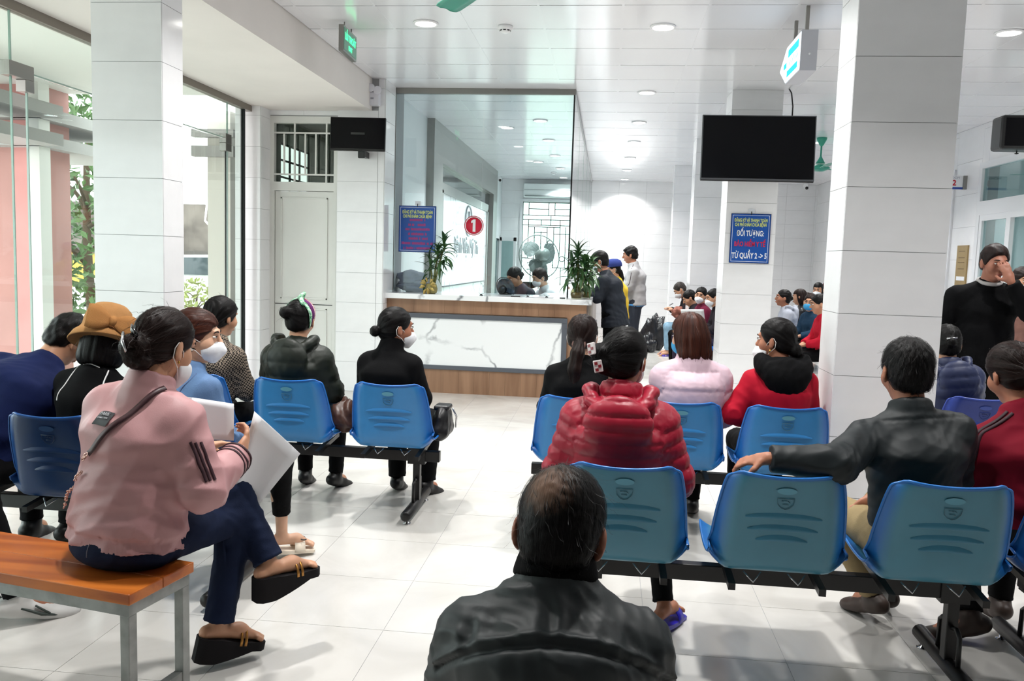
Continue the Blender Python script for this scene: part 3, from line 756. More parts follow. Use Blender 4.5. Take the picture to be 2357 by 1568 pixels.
for a in ysj[1:-1]: box('pane_edge', (-.417, a-.004, 1.058), (-.403, a+.004, 3.2), EDGE, bg)
box('side_rail', (-.425, 9.02, 3.2), (-.395, 18.78, 3.25), mat('rail_grey', (170,172,174), .4, .5), bg)
# round counter number
t = thing('number_sticker', 'round red sticker with a white number one on the glass', 'sticker', (-1.445, 8.99, 1.7))
MB().lathe([(.001,0),(.106,0),(.106,.0008),(.001,.0008)], (-1.445, 8.992, 1.8), 40, Matrix.Rotation(math.pi/2, 4, 'X')).build('red_disc', mat('sticker_red', (208,34,62), .45, .3), t)
b_ = MB(); ring = [(.098,0),(.098,.0006),(.09,.0006),(.09,0)]
Mr = Matrix.Rotation(math.pi/2, 4, 'X'); n = 40
vs, fs = [], []
for r_, z_ in ring:
    for k in range(n): vs.append(Mr @ Vector((r_*math.cos(2*math.pi*k/n), r_*math.sin(2*math.pi*k/n), z_))+Vector((-1.445, 8.9908, 1.8)))
for i in range(3):
    for k in range(n): fs.append((i*n+k, i*n+(k+1)%n, (i+1)*n+(k+1)%n, (i+1)*n+k))
MB().add(vs, fs).build('white_ring', SWH, t)
MB().prism([(-1.458,1.735),(-1.428,1.735),(-1.428,1.866),(-1.45,1.866),(-1.476,1.85),(-1.476,1.825),(-1.458,1.832)], 8.99, 8.9912).build('numeral', SWH, t)

# portal with the hospital name on the booth's left wall
pt = thing('logo_portal', 'grey framed portal around a marble wall panel with a hospital name', 'wall panel', (-2.4, 14, 0))
MB().box((-2.4, 10.9, 0), (-2.3, 11.5, CZ)).box((-2.4, 16.7, 0), (-2.3, 17.25, CZ)).box((-2.4, 11.5, 2.74), (-2.3, 16.7, CZ)).build('portal_frame', GREY_PANEL, pt)
box('reflective_band', (-2.4, 11.5, 0), (-2.385, 16.7, 2.74), MIRROR, pt)
box('marble_panel', (-2.385, 11.8, 0), (-2.36, 16.2, 2.36), MARBLE, pt)
MB().box((-2.385, 11.7, 2.36), (-2.34, 16.3, 2.5)).box((-2.385, 11.7, 0), (-2.34, 11.8, 2.4)).box((-2.385, 16.2, 0), (-2.34, 16.3, 2.4)).build('inner_frame', GREY_PANEL, pt)
LETG = mat('letter_grey', (182,188,194), .35, .5)
text('lettering', 'Bệnh Viện Mỹ Tín', .36, face_M((-2.355, 14.0, 1.64), '+X'), LETG, pt, depth=.004, sx=.9)
MB().tube([(-2.355, 14.1+.33*math.cos(a), 2.08+.25*math.sin(a)) for a in np.linspace(0, 2*math.pi, 36, endpoint=False)], .014, 6, closed=True).build('logo_ring', LETG, pt)
MB().tube([(-2.355, 14.1, 1.9), (-2.355, 14.05, 2.05), (-2.355, 14.12, 2.12), (-2.355, 14.1, 2.24)], .02, 6).tube([(-2.355, 13.95, 2.05), (-2.355, 14.22, 2.1)], .016, 6).build('logo_mark', LETG, pt)
box('counter_rail', (-2.36, 11.9, 1.02), (-2.33, 15.9, 1.035), FR, pt)
# air conditioner
t = thing('air_conditioner', 'white wall air conditioner above the far barred window', 'air conditioner', (-1.4, 18.7, 2.85))
ACM = mat('ac_white', (226,232,232), .3, .5)
MB().box((-1.9, 18.56, 2.84), (-.8, 18.8, 3.14), ch=.02).build('casing', ACM, t)
box('louver', (-1.86, 18.55, 2.86), (-.84, 18.57, 2.885), mat('ac_grey', (140,148,148), .5), t)
box('grille_line', (-1.88, 18.555, 3.0), (-.82, 18.562, 3.008), mat('ac_grey', (140,148,148), .5), t)

# ================================================================== things on the counter
LEAFM = [mat('dracaena_leaf', (66,104,58), .38, .5, vary=.35, vscale=5), mat('dracaena_leaf_dark', (44,78,46), .38, .5, vary=.3, vscale=5)]
def blade(L, w, droop, curl, nm, m):
    P = []
    for i in range(7):
        s = i/6; a = droop*s
        x = L*s*(1-.15*droop*s*.5); z = -L*.5*droop*s*s+.02*math.sin(3.1*s)
        ww = w*math.sin(math.pi*min(1, .12+s*.9))**.8*(1 if s < .98 else .1)
        P.append([(x, -ww/2, z+curl*ww), (x, 0, z), (x, ww/2, z+curl*ww)])
    o = MB().grid(P).build(nm, m)
    return o
def plant(label, base, heads, n, seed, vase):
    r = np.random.default_rng(seed)
    t = thing('potted_dracaena', label, 'plant', base)
    B = Vector(base)
    protos = [blade(.19, .042, .6, .25, 'leaf', LEAFM[0]), blade(.21, .036, .25, .2, 'leaf', LEAFM[1]), blade(.17, .038, 1.0, .3, 'leaf', LEAFM[0])]
    used = [False]*3
    vase(t, B)
    for top, lean_n in heads:
        top = B+Vector(top); mid = (B+Vector((0,0,.08))+top)/2+Vector((.01,0,.02))
        MB().tube([B+Vector(((top.x-B.x)*.15,(top.y-B.y)*.15,.03)), mid, top], [.011,.011,.009], 8).build('cane', mat('cane_green', (120,124,72), .5, .4, vary=.3, vscale=20, stretch=(.2,.2,4)), t)
        for k in range(lean_n):
            s = k/lean_n; i = int(r.integers(0, 3))
            az = 2.4*k+r.normal(0, .25); el = math.radians(62-105*s+r.normal(0, 12))
            p = top+Vector((0,0,.05-.2*s))
            M = Matrix.Translation(p) @ Matrix.Rotation(az, 4, 'Z') @ Matrix.Rotation(-el, 4, 'Y') @ Matrix.Scale(r.uniform(.75, 1.1), 4)
            o = protos[i] if not used[i] else protos[i].copy()
            if used[i]: COL.objects.link(o)
            used[i] = True
            o.parent = t; o.matrix_parent_inverse = t.matrix_basis.inverted(); o.matrix_basis = M
    for i in range(3):
        if not used[i]: bpy.data.objects.remove(protos[i])
    return t
JAR = glass_mat('vase_glass', (232,232,214), 1.4)
def vase_jar(t, B):
    MB().lathe([(.03,0),(.055,.004),(.066,.04),(.064,.075),(.046,.105),(.04,.13),(.046,.15),(.043,.15),(.037,.13),(.043,.105),(.06,.075),(.062,.04),(.05,.008),(.001,.008)], B, 24).build('glass_jar', JAR, t)
    MB().lathe([(.001,.009),(.05,.01),(.061,.04),(.057,.068),(.001,.068)], B, 24).build('muddy_water', mat('muddy_water', (128,108,58), .2, .5), t)
def vase_bow(t, B):
    MB().lathe([(.04,0),(.06,.01),(.068,.05),(.058,.1),(.05,.11),(.001,.11)], B, 24).build('pot', mat('pot_glass', (150,138,84), .2, .5), t)
    BOW = mat('gold_ribbon', (206,180,104), .4, .5, vary=.2, vscale=30, bump=.4, bscale=60)
    for k in range(10):
        a = k*2.4; c = B+Vector((-.025+.03*math.cos(a), -.06-.012*(k % 3), .085+.04*math.sin(a)))
        d = Vector((math.cos(a), -.3, math.sin(a))).normalized()
        MB().tube([c, c+d*.035+Vector((0,-.012,.008)), c+d*.055, c+d*.03+Vector((.01,.0,-.012))], [.006,.018,.014,.006], 8, flat=.35).build('ribbon_loop', BOW, t)
    MB().tube([B+Vector((-.03,-.07,.06)), B+Vector((-.02,-.075,.03)), B+Vector((-.01,-.08,.005))], [.012,.02,.01], 6, flat=.3).build('ribbon_tail', BOW, t)
plant('dracaena in a pot with a gold ribbon bow before the blue notice', (-1.87, 8.86, 1.055), [((.06,.0,.42),26),((.13,0,.5),30),((-.02,0,.3),10)], 0, 11, vase_bow)
plant('bushy dracaena in a glass jar at the counter corner', (-.305, 8.84, 1.055), [((.0,.0,.44),36),((.07,.0,.36),34),((-.06,0,.3),26),((.1,.03,.28),20)], 0, 12, vase_jar)
plant('second dracaena jar half hidden behind the man at the counter', (-.215, 9.15, 1.055), [((.05,.0,.34),26),((-.03,.0,.28),18)], 0, 13, vase_jar)

FANM = mat('fan_grey_green', (120,134,130), .4, .5, metal=.3); FANB = mat('fan_blade_grey', (110,124,122), .35, .5)
def cage(c, R, M, n, parent, m, rw=.0022, depth=.09):
    b = MB()
    for k in range(n):
        a = 2*math.pi*k/n
        pts = []
        for s in np.linspace(-1, 1, 9):
            r = R*math.cos(s*math.pi/2*.86)**.35 if False else R*(1-abs(s)**2.4*.82)
            pts.append(M @ Vector((r*math.cos(a), r*math.sin(a), depth*s)))
        b.tube(pts, rw, 4)
    tag(b.build('cage_wires', m, parent), kind='stuff')
    for s, rr in ((0, R), (.55, R*.8), (-.55, R*.8)):
        MB().tube([M @ Vector((rr*math.cos(a), rr*math.sin(a), depth*s)) for a in np.linspace(0, 2*math.pi, 40, endpoint=False)], rw*(4.5 if s == 0 else 1.5), 6, closed=True).build('cage_ring', m, parent)
def fan_blades(M, R, n, parent, m):
    for k in range(n):
        Mk = M @ Matrix.Rotation(2*math.pi*k/n, 4, 'Z')
        P = []
        for i in range(7):
            s = i/6; r = .04+(R-.04)*s; w = .03+.08*math.sin(math.pi*min(1, s*.85+.15))
            P.append([Mk @ Vector((r*math.cos(t_*w/R*2.2+.5*s), r*math.sin(t_*w/R*2.2+.5*s), .028*t_)) for t_ in np.linspace(-1, 1, 5)])
        MB().grid(P).build('blade', m, parent)
t = thing('industrial_fan', 'large grey industrial fan on a stand inside the booth', 'fan', (-.84, 11.4, 0))
Mf = Matrix.Translation((-.92, 11.4, 1.5)) @ Matrix.Rotation(math.radians(30), 4, 'Z') @ Matrix.Rotation(math.radians(78), 4, 'X')
cage((0,0,0), .3, Mf, 26, t, FANM, .0018, .11); fan_blades(Mf, .27, 3, t, FANB)
MB().lathe([(.001,.2),(.05,.2),(.085,.17),(.09,.04),(.05,.02),(.001,.02)], (0,0,0), 20, Mf).build('motor_housing', FANM, t)
for z in (.08, .1, .12, .14, .16): MB().tube([Mf @ Vector((.091*math.cos(a), .091*math.sin(a), z)) for a in np.linspace(-.9, .9, 9)], .003, 5).build('cooling_rib', FANB, t)
MB().box((-.03,-.05,.09), (.03,.05,.15), Mf @ Matrix.Translation((0,-.1,0))).tube([(-.86, 11.45, 1.38), (-.84, 11.45, 1.1), (-.84, 11.42, .05)], [.05,.035,.03], 10).build('stand', FANM, t)
MB().lathe([(.28,0),(.28,.03),(.05,.06),(.001,.06)], (-.84, 11.42, 0), 24).build('base', FANM, t)
t = thing('desk_fan', 'small black desk fan behind the counter glass', 'fan', (-1.12, 9.3, 1.055))
Mf = Matrix.Translation((-1.12, 9.32, 1.13)) @ Matrix.Rotation(math.radians(150), 4, 'Z') @ Matrix.Rotation(math.radians(72), 4, 'X')
cage((0,0,0), .125, Mf, 30, t, BLACK_P, .0009, .05); fan_blades(Mf, .11, 5, t, mat('fan_smoke_blade', (90,100,110), .2, .5))
MB().lathe([(.001,-.1),(.03,-.1),(.042,-.08),(.042,-.03),(.02,-.02),(.001,-.02)], (0,0,0), 16, Mf).build('motor_housing', BLACK_P, t)
MB().lathe([(.07,0),(.07,.012),(.02,.025),(.001,.025)], (-1.12, 9.34, 1.055), 20).tube([(-1.12,9.345,1.07),(-1.12,9.34,1.13)], .012, 8).build('base', BLACK_P, t)
# loose things along the counter edge
for x, y, w, a, lb in ((-.95, 8.8, .05, .3, 'black pen lying on the counter near the small fan'), (-.45, 8.8, .03, 0, 'small black cap on the counter corner by the glass edge')):
    t = MB().tube([(x-w*math.cos(a), y-w*math.sin(a), 1.061), (x+w*math.cos(a), y+w*math.sin(a), 1.061)], .006, 8).build('pen', BLACK_P)
    tag(t, lb, 'pen')
for x, lb in ((-.82, 'small black binder clip on the counter before the seated clerk'), (-.62, 'black and white binder clip on the counter beside the jar'), (-1.32, 'tiny black clip on the counter left of the small fan')):
    t = thing('binder_clip', lb, 'clip', (x, 8.83, 1.055))
    MB().prism([(x-.018,1.056),(x+.018,1.056),(x+.004,1.074),(x-.004,1.074)], 8.81, 8.845).build('clip_body', BLACK_P, t)
    MB().tube([(x-.012, 8.82, 1.074), (x-.03, 8.825, 1.088), (x-.012, 8.84, 1.074)], .0016, 5).tube([(x+.01, 8.82, 1.074), (x+.03, 8.82, 1.08), (x+.012, 8.84, 1.074)], .0016, 5).build('clip_wire', STEEL, t)
def sheet(name, label, cat, c, w, h, M, m, bend=.0, nx=8):
    P = [[M @ Vector((x, y, bend*math.sin(x/w*3.1+1)*1.0+bend*.6*(y/h)**2)) for y in np.linspace(-h/2, h/2, 6)] for x in np.linspace(-w/2, w/2, nx)]
    o = MB().grid(P).build(name, m)
    md = o.modifiers.new('thickness', 'SOLIDIFY'); md.thickness = .0012
    return tag(o, label, cat)
PAPER = mat('paper_white', (236,238,242), .7, .2)
sheet('paper_sheet', 'white paper sheet lying on the counter top near the clerk', 'paper', 0, .3, .2, Matrix.Translation((-.7, 8.88, 1.0575)), PAPER)
# grey folded garment heap under the first notice
def heap(name, label, cat, c, size, m, seed, n=28, lobes=5, amp=.25, flat=True):
    r = np.random.default_rng(seed); vs = []; fs = []
    ks = [(Vector(r.normal(0, 1, 3)).normalized(), r.uniform(0, 6), r.uniform(2, 6)) for _ in range(lobes)]
    N2 = n//2
    for i in range(N2+1):
        th = math.pi*i/N2
        for k in range(n):
            ph = 2*math.pi*k/n; d = Vector((math.sin(th)*math.cos(ph), math.sin(th)*math.sin(ph), math.cos(th)))
            s = 1+amp*sum(abs(math.sin(f*d.dot(v)+p))-.5 for v, p, f in ks)/2
            p = Vector((d.x*size[0]*s, d.y*size[1]*s, d.z*size[2]*s+size[2]))
            if p.z < 0: p.z = 0
            vs.append(p+Vector(c))
    for i in range(N2):
        for k in range(n): fs.append((i*n+k, (i+1)*n+k, (i+1)*n+(k+1)%n, i*n+(k+1)%n))
    o = raw(name, vs, fs, m, smooth=True)
    return tag(o, label, cat) if label else o
GREYCL = mat('slate_cloth', (112,118,142), .6, .3, vary=.2, vscale=8)
t = thing('folded_jacket', 'heap of slate grey cloth on the counter below the blue notice', 'clothing', (-2.15, 9.15, 1.055))
for nm, c, s, sd in (('lower_fold', (-2.13, 9.16, 1.055), (.17,.11,.06), 5), ('upper_fold', (-2.17, 9.17, 1.14), (.12,.08,.07), 6)):
    o = heap(nm, None, None, c, s, GREYCL, sd, amp=.5); o.parent = t; o.matrix_parent_inverse = t.matrix_basis.inverted()

# ================================================================== hanging light box
LBW = emit_mat('lightbox_white', (236,246,255), 3.2); LBC = emit_mat('lightbox_cyan', (60,190,240), 1.6); LBB = mat('lightbox_case', (196,198,206), .4, .4)
t = thing('direction_lightbox', 'lit white and cyan arrow light box hanging from the ceiling', 'sign', (1.3, 6.3, 2.9))
# arrow-shaped box, long side along Y, tip pointing away
poly = [(6.02,2.79),(6.02,3.06),(6.48,3.06),(6.72,2.925),(6.48,2.79)]
vs = [(1.25,y,z) for y,z in poly]+[(1.36,y,z) for y,z in poly]; n = len(poly)
fs = [tuple(range(n)), tuple(range(2*n-1,n-1,-1))]+[(i,(i+1)%n,n+(i+1)%n,n+i) for i in range(n)]
raw('case', vs, fs, LBB, t)
for X, s in ((1.249,-1), (1.361,1)):
    inset = [(6.03,2.8),(6.03,3.05),(6.475,3.05),(6.7,2.925),(6.475,2.8)]
    raw('lit_face', [(X,y,z) for y,z in inset]+[(X+s*.001,y,z) for y,z in inset], [tuple(range(5)), tuple(range(9,4,-1))]+[(i,(i+1)%5,5+(i+1)%5,5+i) for i in range(5)], LBW, t)
    for z0, z1, y0, y1 in ((2.965,3.02,6.08,6.42),(2.83,2.875,6.1,6.44)):
        box('cyan_band', (min(X,X+s*.002), y0, z0), (max(X,X+s*.002), y1, z1), LBC, t)
    box('cyan_stroke', (min(X,X+s*.002), 6.46, 2.905), (max(X,X+s*.002), 6.56, 2.945), LBC, t)
    for k, y in enumerate(np.linspace(6.1, 6.4, 9)): box('cyan_stroke', (min(X,X+s*.002), y, 2.905), (max(X,X+s*.002), y+.012, 2.93+.02*(k % 2)), LBC, t)
for y in (6.14, 6.5): MB().box((1.295,y-.012,3.05), (1.319,y+.012,3.25)).build('hanger', STEEL, t)
MB().lathe([(.001,0),(.008,0),(.008,.002),(.001,.002)], (1.31, 6.019, 2.9), 12, Matrix.Rotation(math.pi/2, 4, 'X')).build('screw_hole', SWH, t)

# ================================================================== ceiling fans
TEAL = mat('teal_enamel', (52,150,128), .3, .5)
def ceiling_fan(label, x, y, zb, R, a0, n=3):
    t = thing('ceiling_fan', label, 'fan', (x, y, CZ))
    MB().lathe([(.07,0),(.066,-.03),(.03,-.1),(.015,-.115),(.001,-.115)], (x,y,CZ), 20).build('canopy', TEAL, t)
    MB().tube([(x,y,CZ-.1), (x,y,zb+.1)], .012, 8).build('down_rod', TEAL, t)
    MB().lathe([(.013,.17),(.02,.15),(.06,.08),(.062,.07),(.001,.07)], (x,y,zb), 20).build('lower_canopy', TEAL, t)
    MB().lathe([(.001,.06),(.06,.055),(.13,.015),(.13,-.0),(.06,-.035),(.001,-.04)], (x,y,zb), 24).build('motor', TEAL, t)
    for k in range(n):
        a = a0+2*math.pi*k/n; M = Matrix.Translation((x,y,zb)) @ Matrix.Rotation(a, 4, 'Z') @ Matrix.Rotation(.14, 4, 'X')
        MB().box((.1,-.015,-.004), (.24,.015,.004), M).build('blade_arm', TEAL, t)
        P = [[M @ Vector((r, w*s, -.004+.006*(1-s*s))) for s in (-1,-.5,0,.5,1)] for r, w in ((.2,.045),(.26,.06),(.4,.066),(R-.06,.07),(R-.015,.062),(R,.03))]
        o = MB().grid(P).build('blade', TEAL, t); md = o.modifiers.new('t', 'SOLIDIFY'); md.thickness = .003
ceiling_fan('teal ceiling fan hanging beyond the big television', 2.87, 12.1, 2.83, .62, .5)
ceiling_fan('teal ceiling fan whose blade tip dips in at the top edge', -.62, 4.3, 2.85, .63, math.radians(124))
# ================================================================== speakers, camera, plaques
t = thing('wall_speaker', 'black wall loudspeaker at the upper corner beside the office door', 'speaker', (3.9, 8.5, 2.6))
MB().box((3.62, 8.42, 2.62), (4.02, 8.66, 2.94), ch=.03).build('cabinet', BLACK_P, t)
MB().box((3.65, 8.412, 2.65), (3.99, 8.424, 2.91), ch=.005).build('grille', mat('speaker_cloth', (10,10,14), .8, .2), t)
MB().tube([(3.82,8.54,2.62),(3.82,8.54,2.6)], .006, 8).lathe([(.001,-.012),(.018,-.008),(.018,0),(.001,.002)], (3.82,8.54,2.6), 12).build('knob', BLACK_P, t)
MB().box((4.0, 8.5, 2.74), (4.45, 8.58, 2.8)).build('bracket', BLACK_P, t)
t = thing('dome_camera', 'small white security camera in the far ceiling corner', 'camera', (4.13, 18.5, 3.2))
MB().lathe([(.06,.05),(.06,.02),(.05,-.03),(.03,-.06),(.001,-.07)], (4.13,18.5,3.2), 20).build('housing', DET, t)
MB().lathe([(.001,-.01),(.03,-.01),(.034,0),(.001,.0)], (4.13,18.44,3.15), 16, Matrix.Rotation(math.pi/2, 4, 'X')).build('lens', BLACK_P, t)
t = thing('dome_camera', 'small white security camera on the booth wall corner', 'camera', (-2.3, 17.5, 3.1))
MB().lathe([(.05,.05),(.05,.02),(.04,-.02),(.02,-.045),(.001,-.05)], (-2.3,17.5,3.12), 20).build('housing', DET, t)
MB().lathe([(.001,-.01),(.025,-.01),(.028,0),(.001,.0)], (-2.28,17.455,3.09), 16, Matrix.Rotation(math.pi/2, 4, 'X')).build('lens', BLACK_P, t)
t = thing('room_sign', 'white room sign with red number 102 on the corridor wall', 'sign', (4.3, 11.2, 2.5))
box('board', (3.98, 11.19, 2.5), (4.4, 11.21, 2.67), SWH, t)
box('blue_strip', (3.98, 11.187, 2.5), (4.4, 11.191, 2.528), mat('sign_blue', (54,82,164), .4), t)
MB().box((4.4, 11.17, 2.5), (4.45, 11.23, 2.67)).build('bracket', STEEL, t)
text('lettering', '102', .095, face_M((4.25, 11.188, 2.578), '-Y'), mat('sign_red', (190,30,54), .5), t, bold=.003, sx=1.0)
text('lettering', 'PHÒNG /', .04, face_M((4.13, 11.188, 2.643), '-Y'), mat('sign_navy', (40,48,80), .5), t, bold=.001)
text('lettering', 'ROOM', .04, face_M((4.3, 11.188, 2.643), '-Y'), mat('sign_pale', (176,178,188), .5), t)
t = thing('brass_plaque', 'tan plaque with a paper name strip beside the office door', 'plaque', (4.44, 11.1, 1.3))
box('board', (4.425, 10.95, 1.2), (4.445, 11.26, 1.8), mat('tan_board', (160,136,92), .45, .4, vary=.08), t)
for z in (1.72, 1.64, 1.58, 1.5): box('print_line', (4.4235, 11.02, z), (4.426, 11.2, z+.012), mat('tan_print', (124,102,66), .5), t)
for z in (1.36, 1.22): box('name_strip', (4.4225, 10.98, z), (4.4255, 11.22, z+.05), SWH, t)

# ================================================================== beam seating
PBLUE = mat('blue_moulded_plastic', (30,104,178), .32, .5, attr='tint', vary=.1, vscale=7, detail=4, rvary=.08, sss=0)
BLK = mat('black_steel', (20,19,20), .38, .5, metal=.2, vary=.2, vscale=12)
CHROME = mat('chrome', (190,190,192), .15, .5, metal=1)
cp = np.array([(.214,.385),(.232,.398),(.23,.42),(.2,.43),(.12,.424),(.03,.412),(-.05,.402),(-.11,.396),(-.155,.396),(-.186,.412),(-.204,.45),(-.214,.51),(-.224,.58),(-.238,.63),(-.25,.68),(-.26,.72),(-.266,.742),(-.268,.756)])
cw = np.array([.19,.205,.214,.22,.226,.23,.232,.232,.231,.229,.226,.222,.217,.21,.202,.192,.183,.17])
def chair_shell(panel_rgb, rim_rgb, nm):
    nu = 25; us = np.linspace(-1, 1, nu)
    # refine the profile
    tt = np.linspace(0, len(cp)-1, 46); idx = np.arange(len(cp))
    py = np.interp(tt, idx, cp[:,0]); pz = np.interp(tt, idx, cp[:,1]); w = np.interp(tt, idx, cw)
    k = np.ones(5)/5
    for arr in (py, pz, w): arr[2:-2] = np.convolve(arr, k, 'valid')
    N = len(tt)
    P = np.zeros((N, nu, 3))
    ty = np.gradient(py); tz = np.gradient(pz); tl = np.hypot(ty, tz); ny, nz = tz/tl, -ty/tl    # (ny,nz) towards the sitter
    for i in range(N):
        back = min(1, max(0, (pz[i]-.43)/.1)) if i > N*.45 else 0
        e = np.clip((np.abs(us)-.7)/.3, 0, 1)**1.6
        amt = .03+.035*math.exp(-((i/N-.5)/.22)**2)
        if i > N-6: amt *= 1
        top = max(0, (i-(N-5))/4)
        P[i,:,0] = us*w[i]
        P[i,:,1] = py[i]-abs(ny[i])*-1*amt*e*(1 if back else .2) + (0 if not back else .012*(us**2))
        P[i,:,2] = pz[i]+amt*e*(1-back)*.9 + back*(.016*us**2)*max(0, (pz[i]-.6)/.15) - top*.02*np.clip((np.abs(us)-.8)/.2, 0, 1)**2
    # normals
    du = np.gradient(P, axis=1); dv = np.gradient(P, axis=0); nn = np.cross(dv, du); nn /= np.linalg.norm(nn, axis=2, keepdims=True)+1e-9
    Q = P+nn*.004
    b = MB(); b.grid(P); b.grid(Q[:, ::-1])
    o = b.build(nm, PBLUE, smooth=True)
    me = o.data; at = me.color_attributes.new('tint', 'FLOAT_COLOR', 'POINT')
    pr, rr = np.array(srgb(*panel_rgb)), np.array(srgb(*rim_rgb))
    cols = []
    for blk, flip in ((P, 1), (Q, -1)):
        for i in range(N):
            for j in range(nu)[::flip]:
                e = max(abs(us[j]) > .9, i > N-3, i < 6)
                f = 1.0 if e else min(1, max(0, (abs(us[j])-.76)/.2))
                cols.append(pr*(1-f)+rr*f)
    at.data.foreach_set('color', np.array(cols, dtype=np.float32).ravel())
    # rolled rim
    ol = [P[0,j] for j in range(nu)]+[P[i,nu-1] for i in range(1,N)]+[P[N-1,j] for j in range(nu-2,-1,-1)]+[P[i,0] for i in range(N-2,0,-1)]
    rim = MB().tube([p+np.array([0,-.001,0]) for p in ol], .0052, 6, closed=True).build('rim', mat('plastic_rim_%d' % rim_rgb[2], rim_rgb, .3, .5), o)
    ysurf = lambda z: float(np.interp(z, pz[N//2:], py[N//2:]))
    for z, hl in ((.612,.125),(.568,.115),(.53,.085)):
        S = []
        for x in np.linspace(-hl, hl, 13):
            q = 1-(x/hl)**2; y0 = ysurf(z)-.004+.012*(x/.22)**2
            S.append([(x, y0+.001, z+.022*q+.002), (x, y0-.0035*q, z+.01*q), (x, y0-.0075*q-.0008, z-.001), (x, y0-.001, z-.0035)])
        MB().grid(S).build('rib', mat('plastic_rib_%d_%d' % panel_rgb[1:], tuple(int(c*.9+r*.1) for c, r in zip(panel_rgb, rim_rgb)), .35, .5), o)
    # moulded badge and pale spot
    z = .672; y0 = ysurf(z)-.0045
    sh = [(-.028,z+.012),(.028,z+.012),(.026,z-.008),(.014,z-.022),(0,z-.027),(-.014,z-.022),(-.026,z-.008)]
    bd = mat('plastic_badge_%d' % panel_rgb[1], tuple(int(c*.78) for c in panel_rgb), .4, .5)
    bg_ = MB().tube([(x, ysurf(zz)-.0035, zz) for x, zz in sh], .0014, 5, closed=True)
    for x in (-.014, -.004, .006): bg_.tube([(x, ysurf(z)-.0036, z+.004), (x+.008, ysurf(z)-.0036, z+.004-.006*(x > 0))], .0013, 5)
    bg_.tube([(-.01, ysurf(z-.01)-.0036, z-.009), (.01, ysurf(z-.01)-.0036, z-.009)], .0012, 5)
    bg_.build('badge', bd, o)
    E_ = [(.032*math.cos(a), .711+.012*math.sin(a)) for a in np.linspace(0, 2*math.pi, 20, endpoint=False)]
    MB().add([(x, ysurf(zz)-.0046+.012*(x/.2)**2, zz) for x, zz in E_], [tuple(range(20))]).build('pale_spot', mat('plastic_spot_%d' % panel_rgb[1], tuple(min(255, int(c*1.0+22)) for c in panel_rgb), .4, .4), o)
    return o
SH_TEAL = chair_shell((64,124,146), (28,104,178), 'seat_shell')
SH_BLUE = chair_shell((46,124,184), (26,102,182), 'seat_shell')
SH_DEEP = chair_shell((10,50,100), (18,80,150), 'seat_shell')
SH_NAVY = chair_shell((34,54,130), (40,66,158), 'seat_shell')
used_shell = set()
def seating(label, Y, xs_, posts, shells, ext=(.24,.24), rz=0):
    x0, x1 = min(xs_)-ext[0], max(xs_)+ext[1]
    t = thing('beam_seating', label, 'seating', ((x0+x1)/2, Y, 0), group='blue plastic waiting seats on steel beams')
    MB().box((x0, Y-.022, .295), (x1, Y+.022, .355), ch=.003).build('beam', BLK, t)
    for x, sh in zip(xs_, shells):
        o = sh if sh.name not in used_shell else None
        if o is None: o = copy_tree(sh, Matrix.Identity(4))
        else: used_shell.add(sh.name)
        o.parent = t; o.matrix_parent_inverse = t.matrix_basis.inverted(); o.matrix_basis = Matrix.Translation((x, Y, 0))
        for s in (-.15, .15):
            MB().add([Vector((x+s+dx, Y+y, z+dz)) for y, z in ((-.2,.352),(-.06,.366),(.16,.385)) for dx in (-.012,.012) for dz in (-.012,.012)],
                     [(0,1,3,2),(0,4,5,1),(2,3,7,6),(0,2,6,4),(1,5,7,3),(4,8,9,5),(6,7,11,10),(4,6,10,8),(5,9,11,7),(8,10,11,9)]).build('seat_bracket', BLK, t)
            MB().tube([(x+s*.5-.03, Y-.14, .388), (x+s*.5, Y-.17, .362), (x+s*.5+.03, Y-.14, .388)], .003, 5).build('wire_stay', CHROME, t)
    for px in posts:
        lg = MB().box((px-.02, Y-.022, .06), (px+.02, Y+.022, .3), ch=.003).box((px-.05, Y-.03, .28), (px+.05, Y+.03, .37), ch=.003).build('leg', BLK, t)
        MB().tube([(px, Y-.27, .05), (px, Y-.262, .05), (px, Y+.262, .05), (px, Y+.27, .05)], [.02,.029,.029,.02], 14).build('foot_bar', BLK, lg)
        for s in (-1, 1):
            MB().tube([(px, Y+s*.02, .19), (px, Y+s*.06, .2), (px, Y+s*.085, .18), (px, Y+s*.09, .06)], .009, 8).build('brace_loop', BLK, lg)
            MB().lathe([(.022,0),(.022,.004),(.008,.008),(.008,.03),(.001,.03)], (px, Y+s*.225, 0), 14).build('leveling_foot', CHROME, lg)
    return t
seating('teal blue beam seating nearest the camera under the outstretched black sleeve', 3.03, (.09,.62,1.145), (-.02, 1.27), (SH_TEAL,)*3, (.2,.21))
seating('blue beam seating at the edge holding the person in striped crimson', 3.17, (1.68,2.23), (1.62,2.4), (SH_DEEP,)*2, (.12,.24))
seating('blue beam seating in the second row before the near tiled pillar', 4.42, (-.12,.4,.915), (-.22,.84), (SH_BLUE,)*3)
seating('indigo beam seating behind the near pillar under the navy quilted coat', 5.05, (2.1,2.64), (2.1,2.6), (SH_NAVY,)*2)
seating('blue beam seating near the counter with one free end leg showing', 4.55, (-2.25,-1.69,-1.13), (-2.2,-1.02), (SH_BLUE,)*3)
seating('deep blue beam seating in front of the wooden bench', 3.32, (-2.76,-2.2,-1.64), (-2.8,-1.53), (SH_DEEP,)*3, (.24,.2))
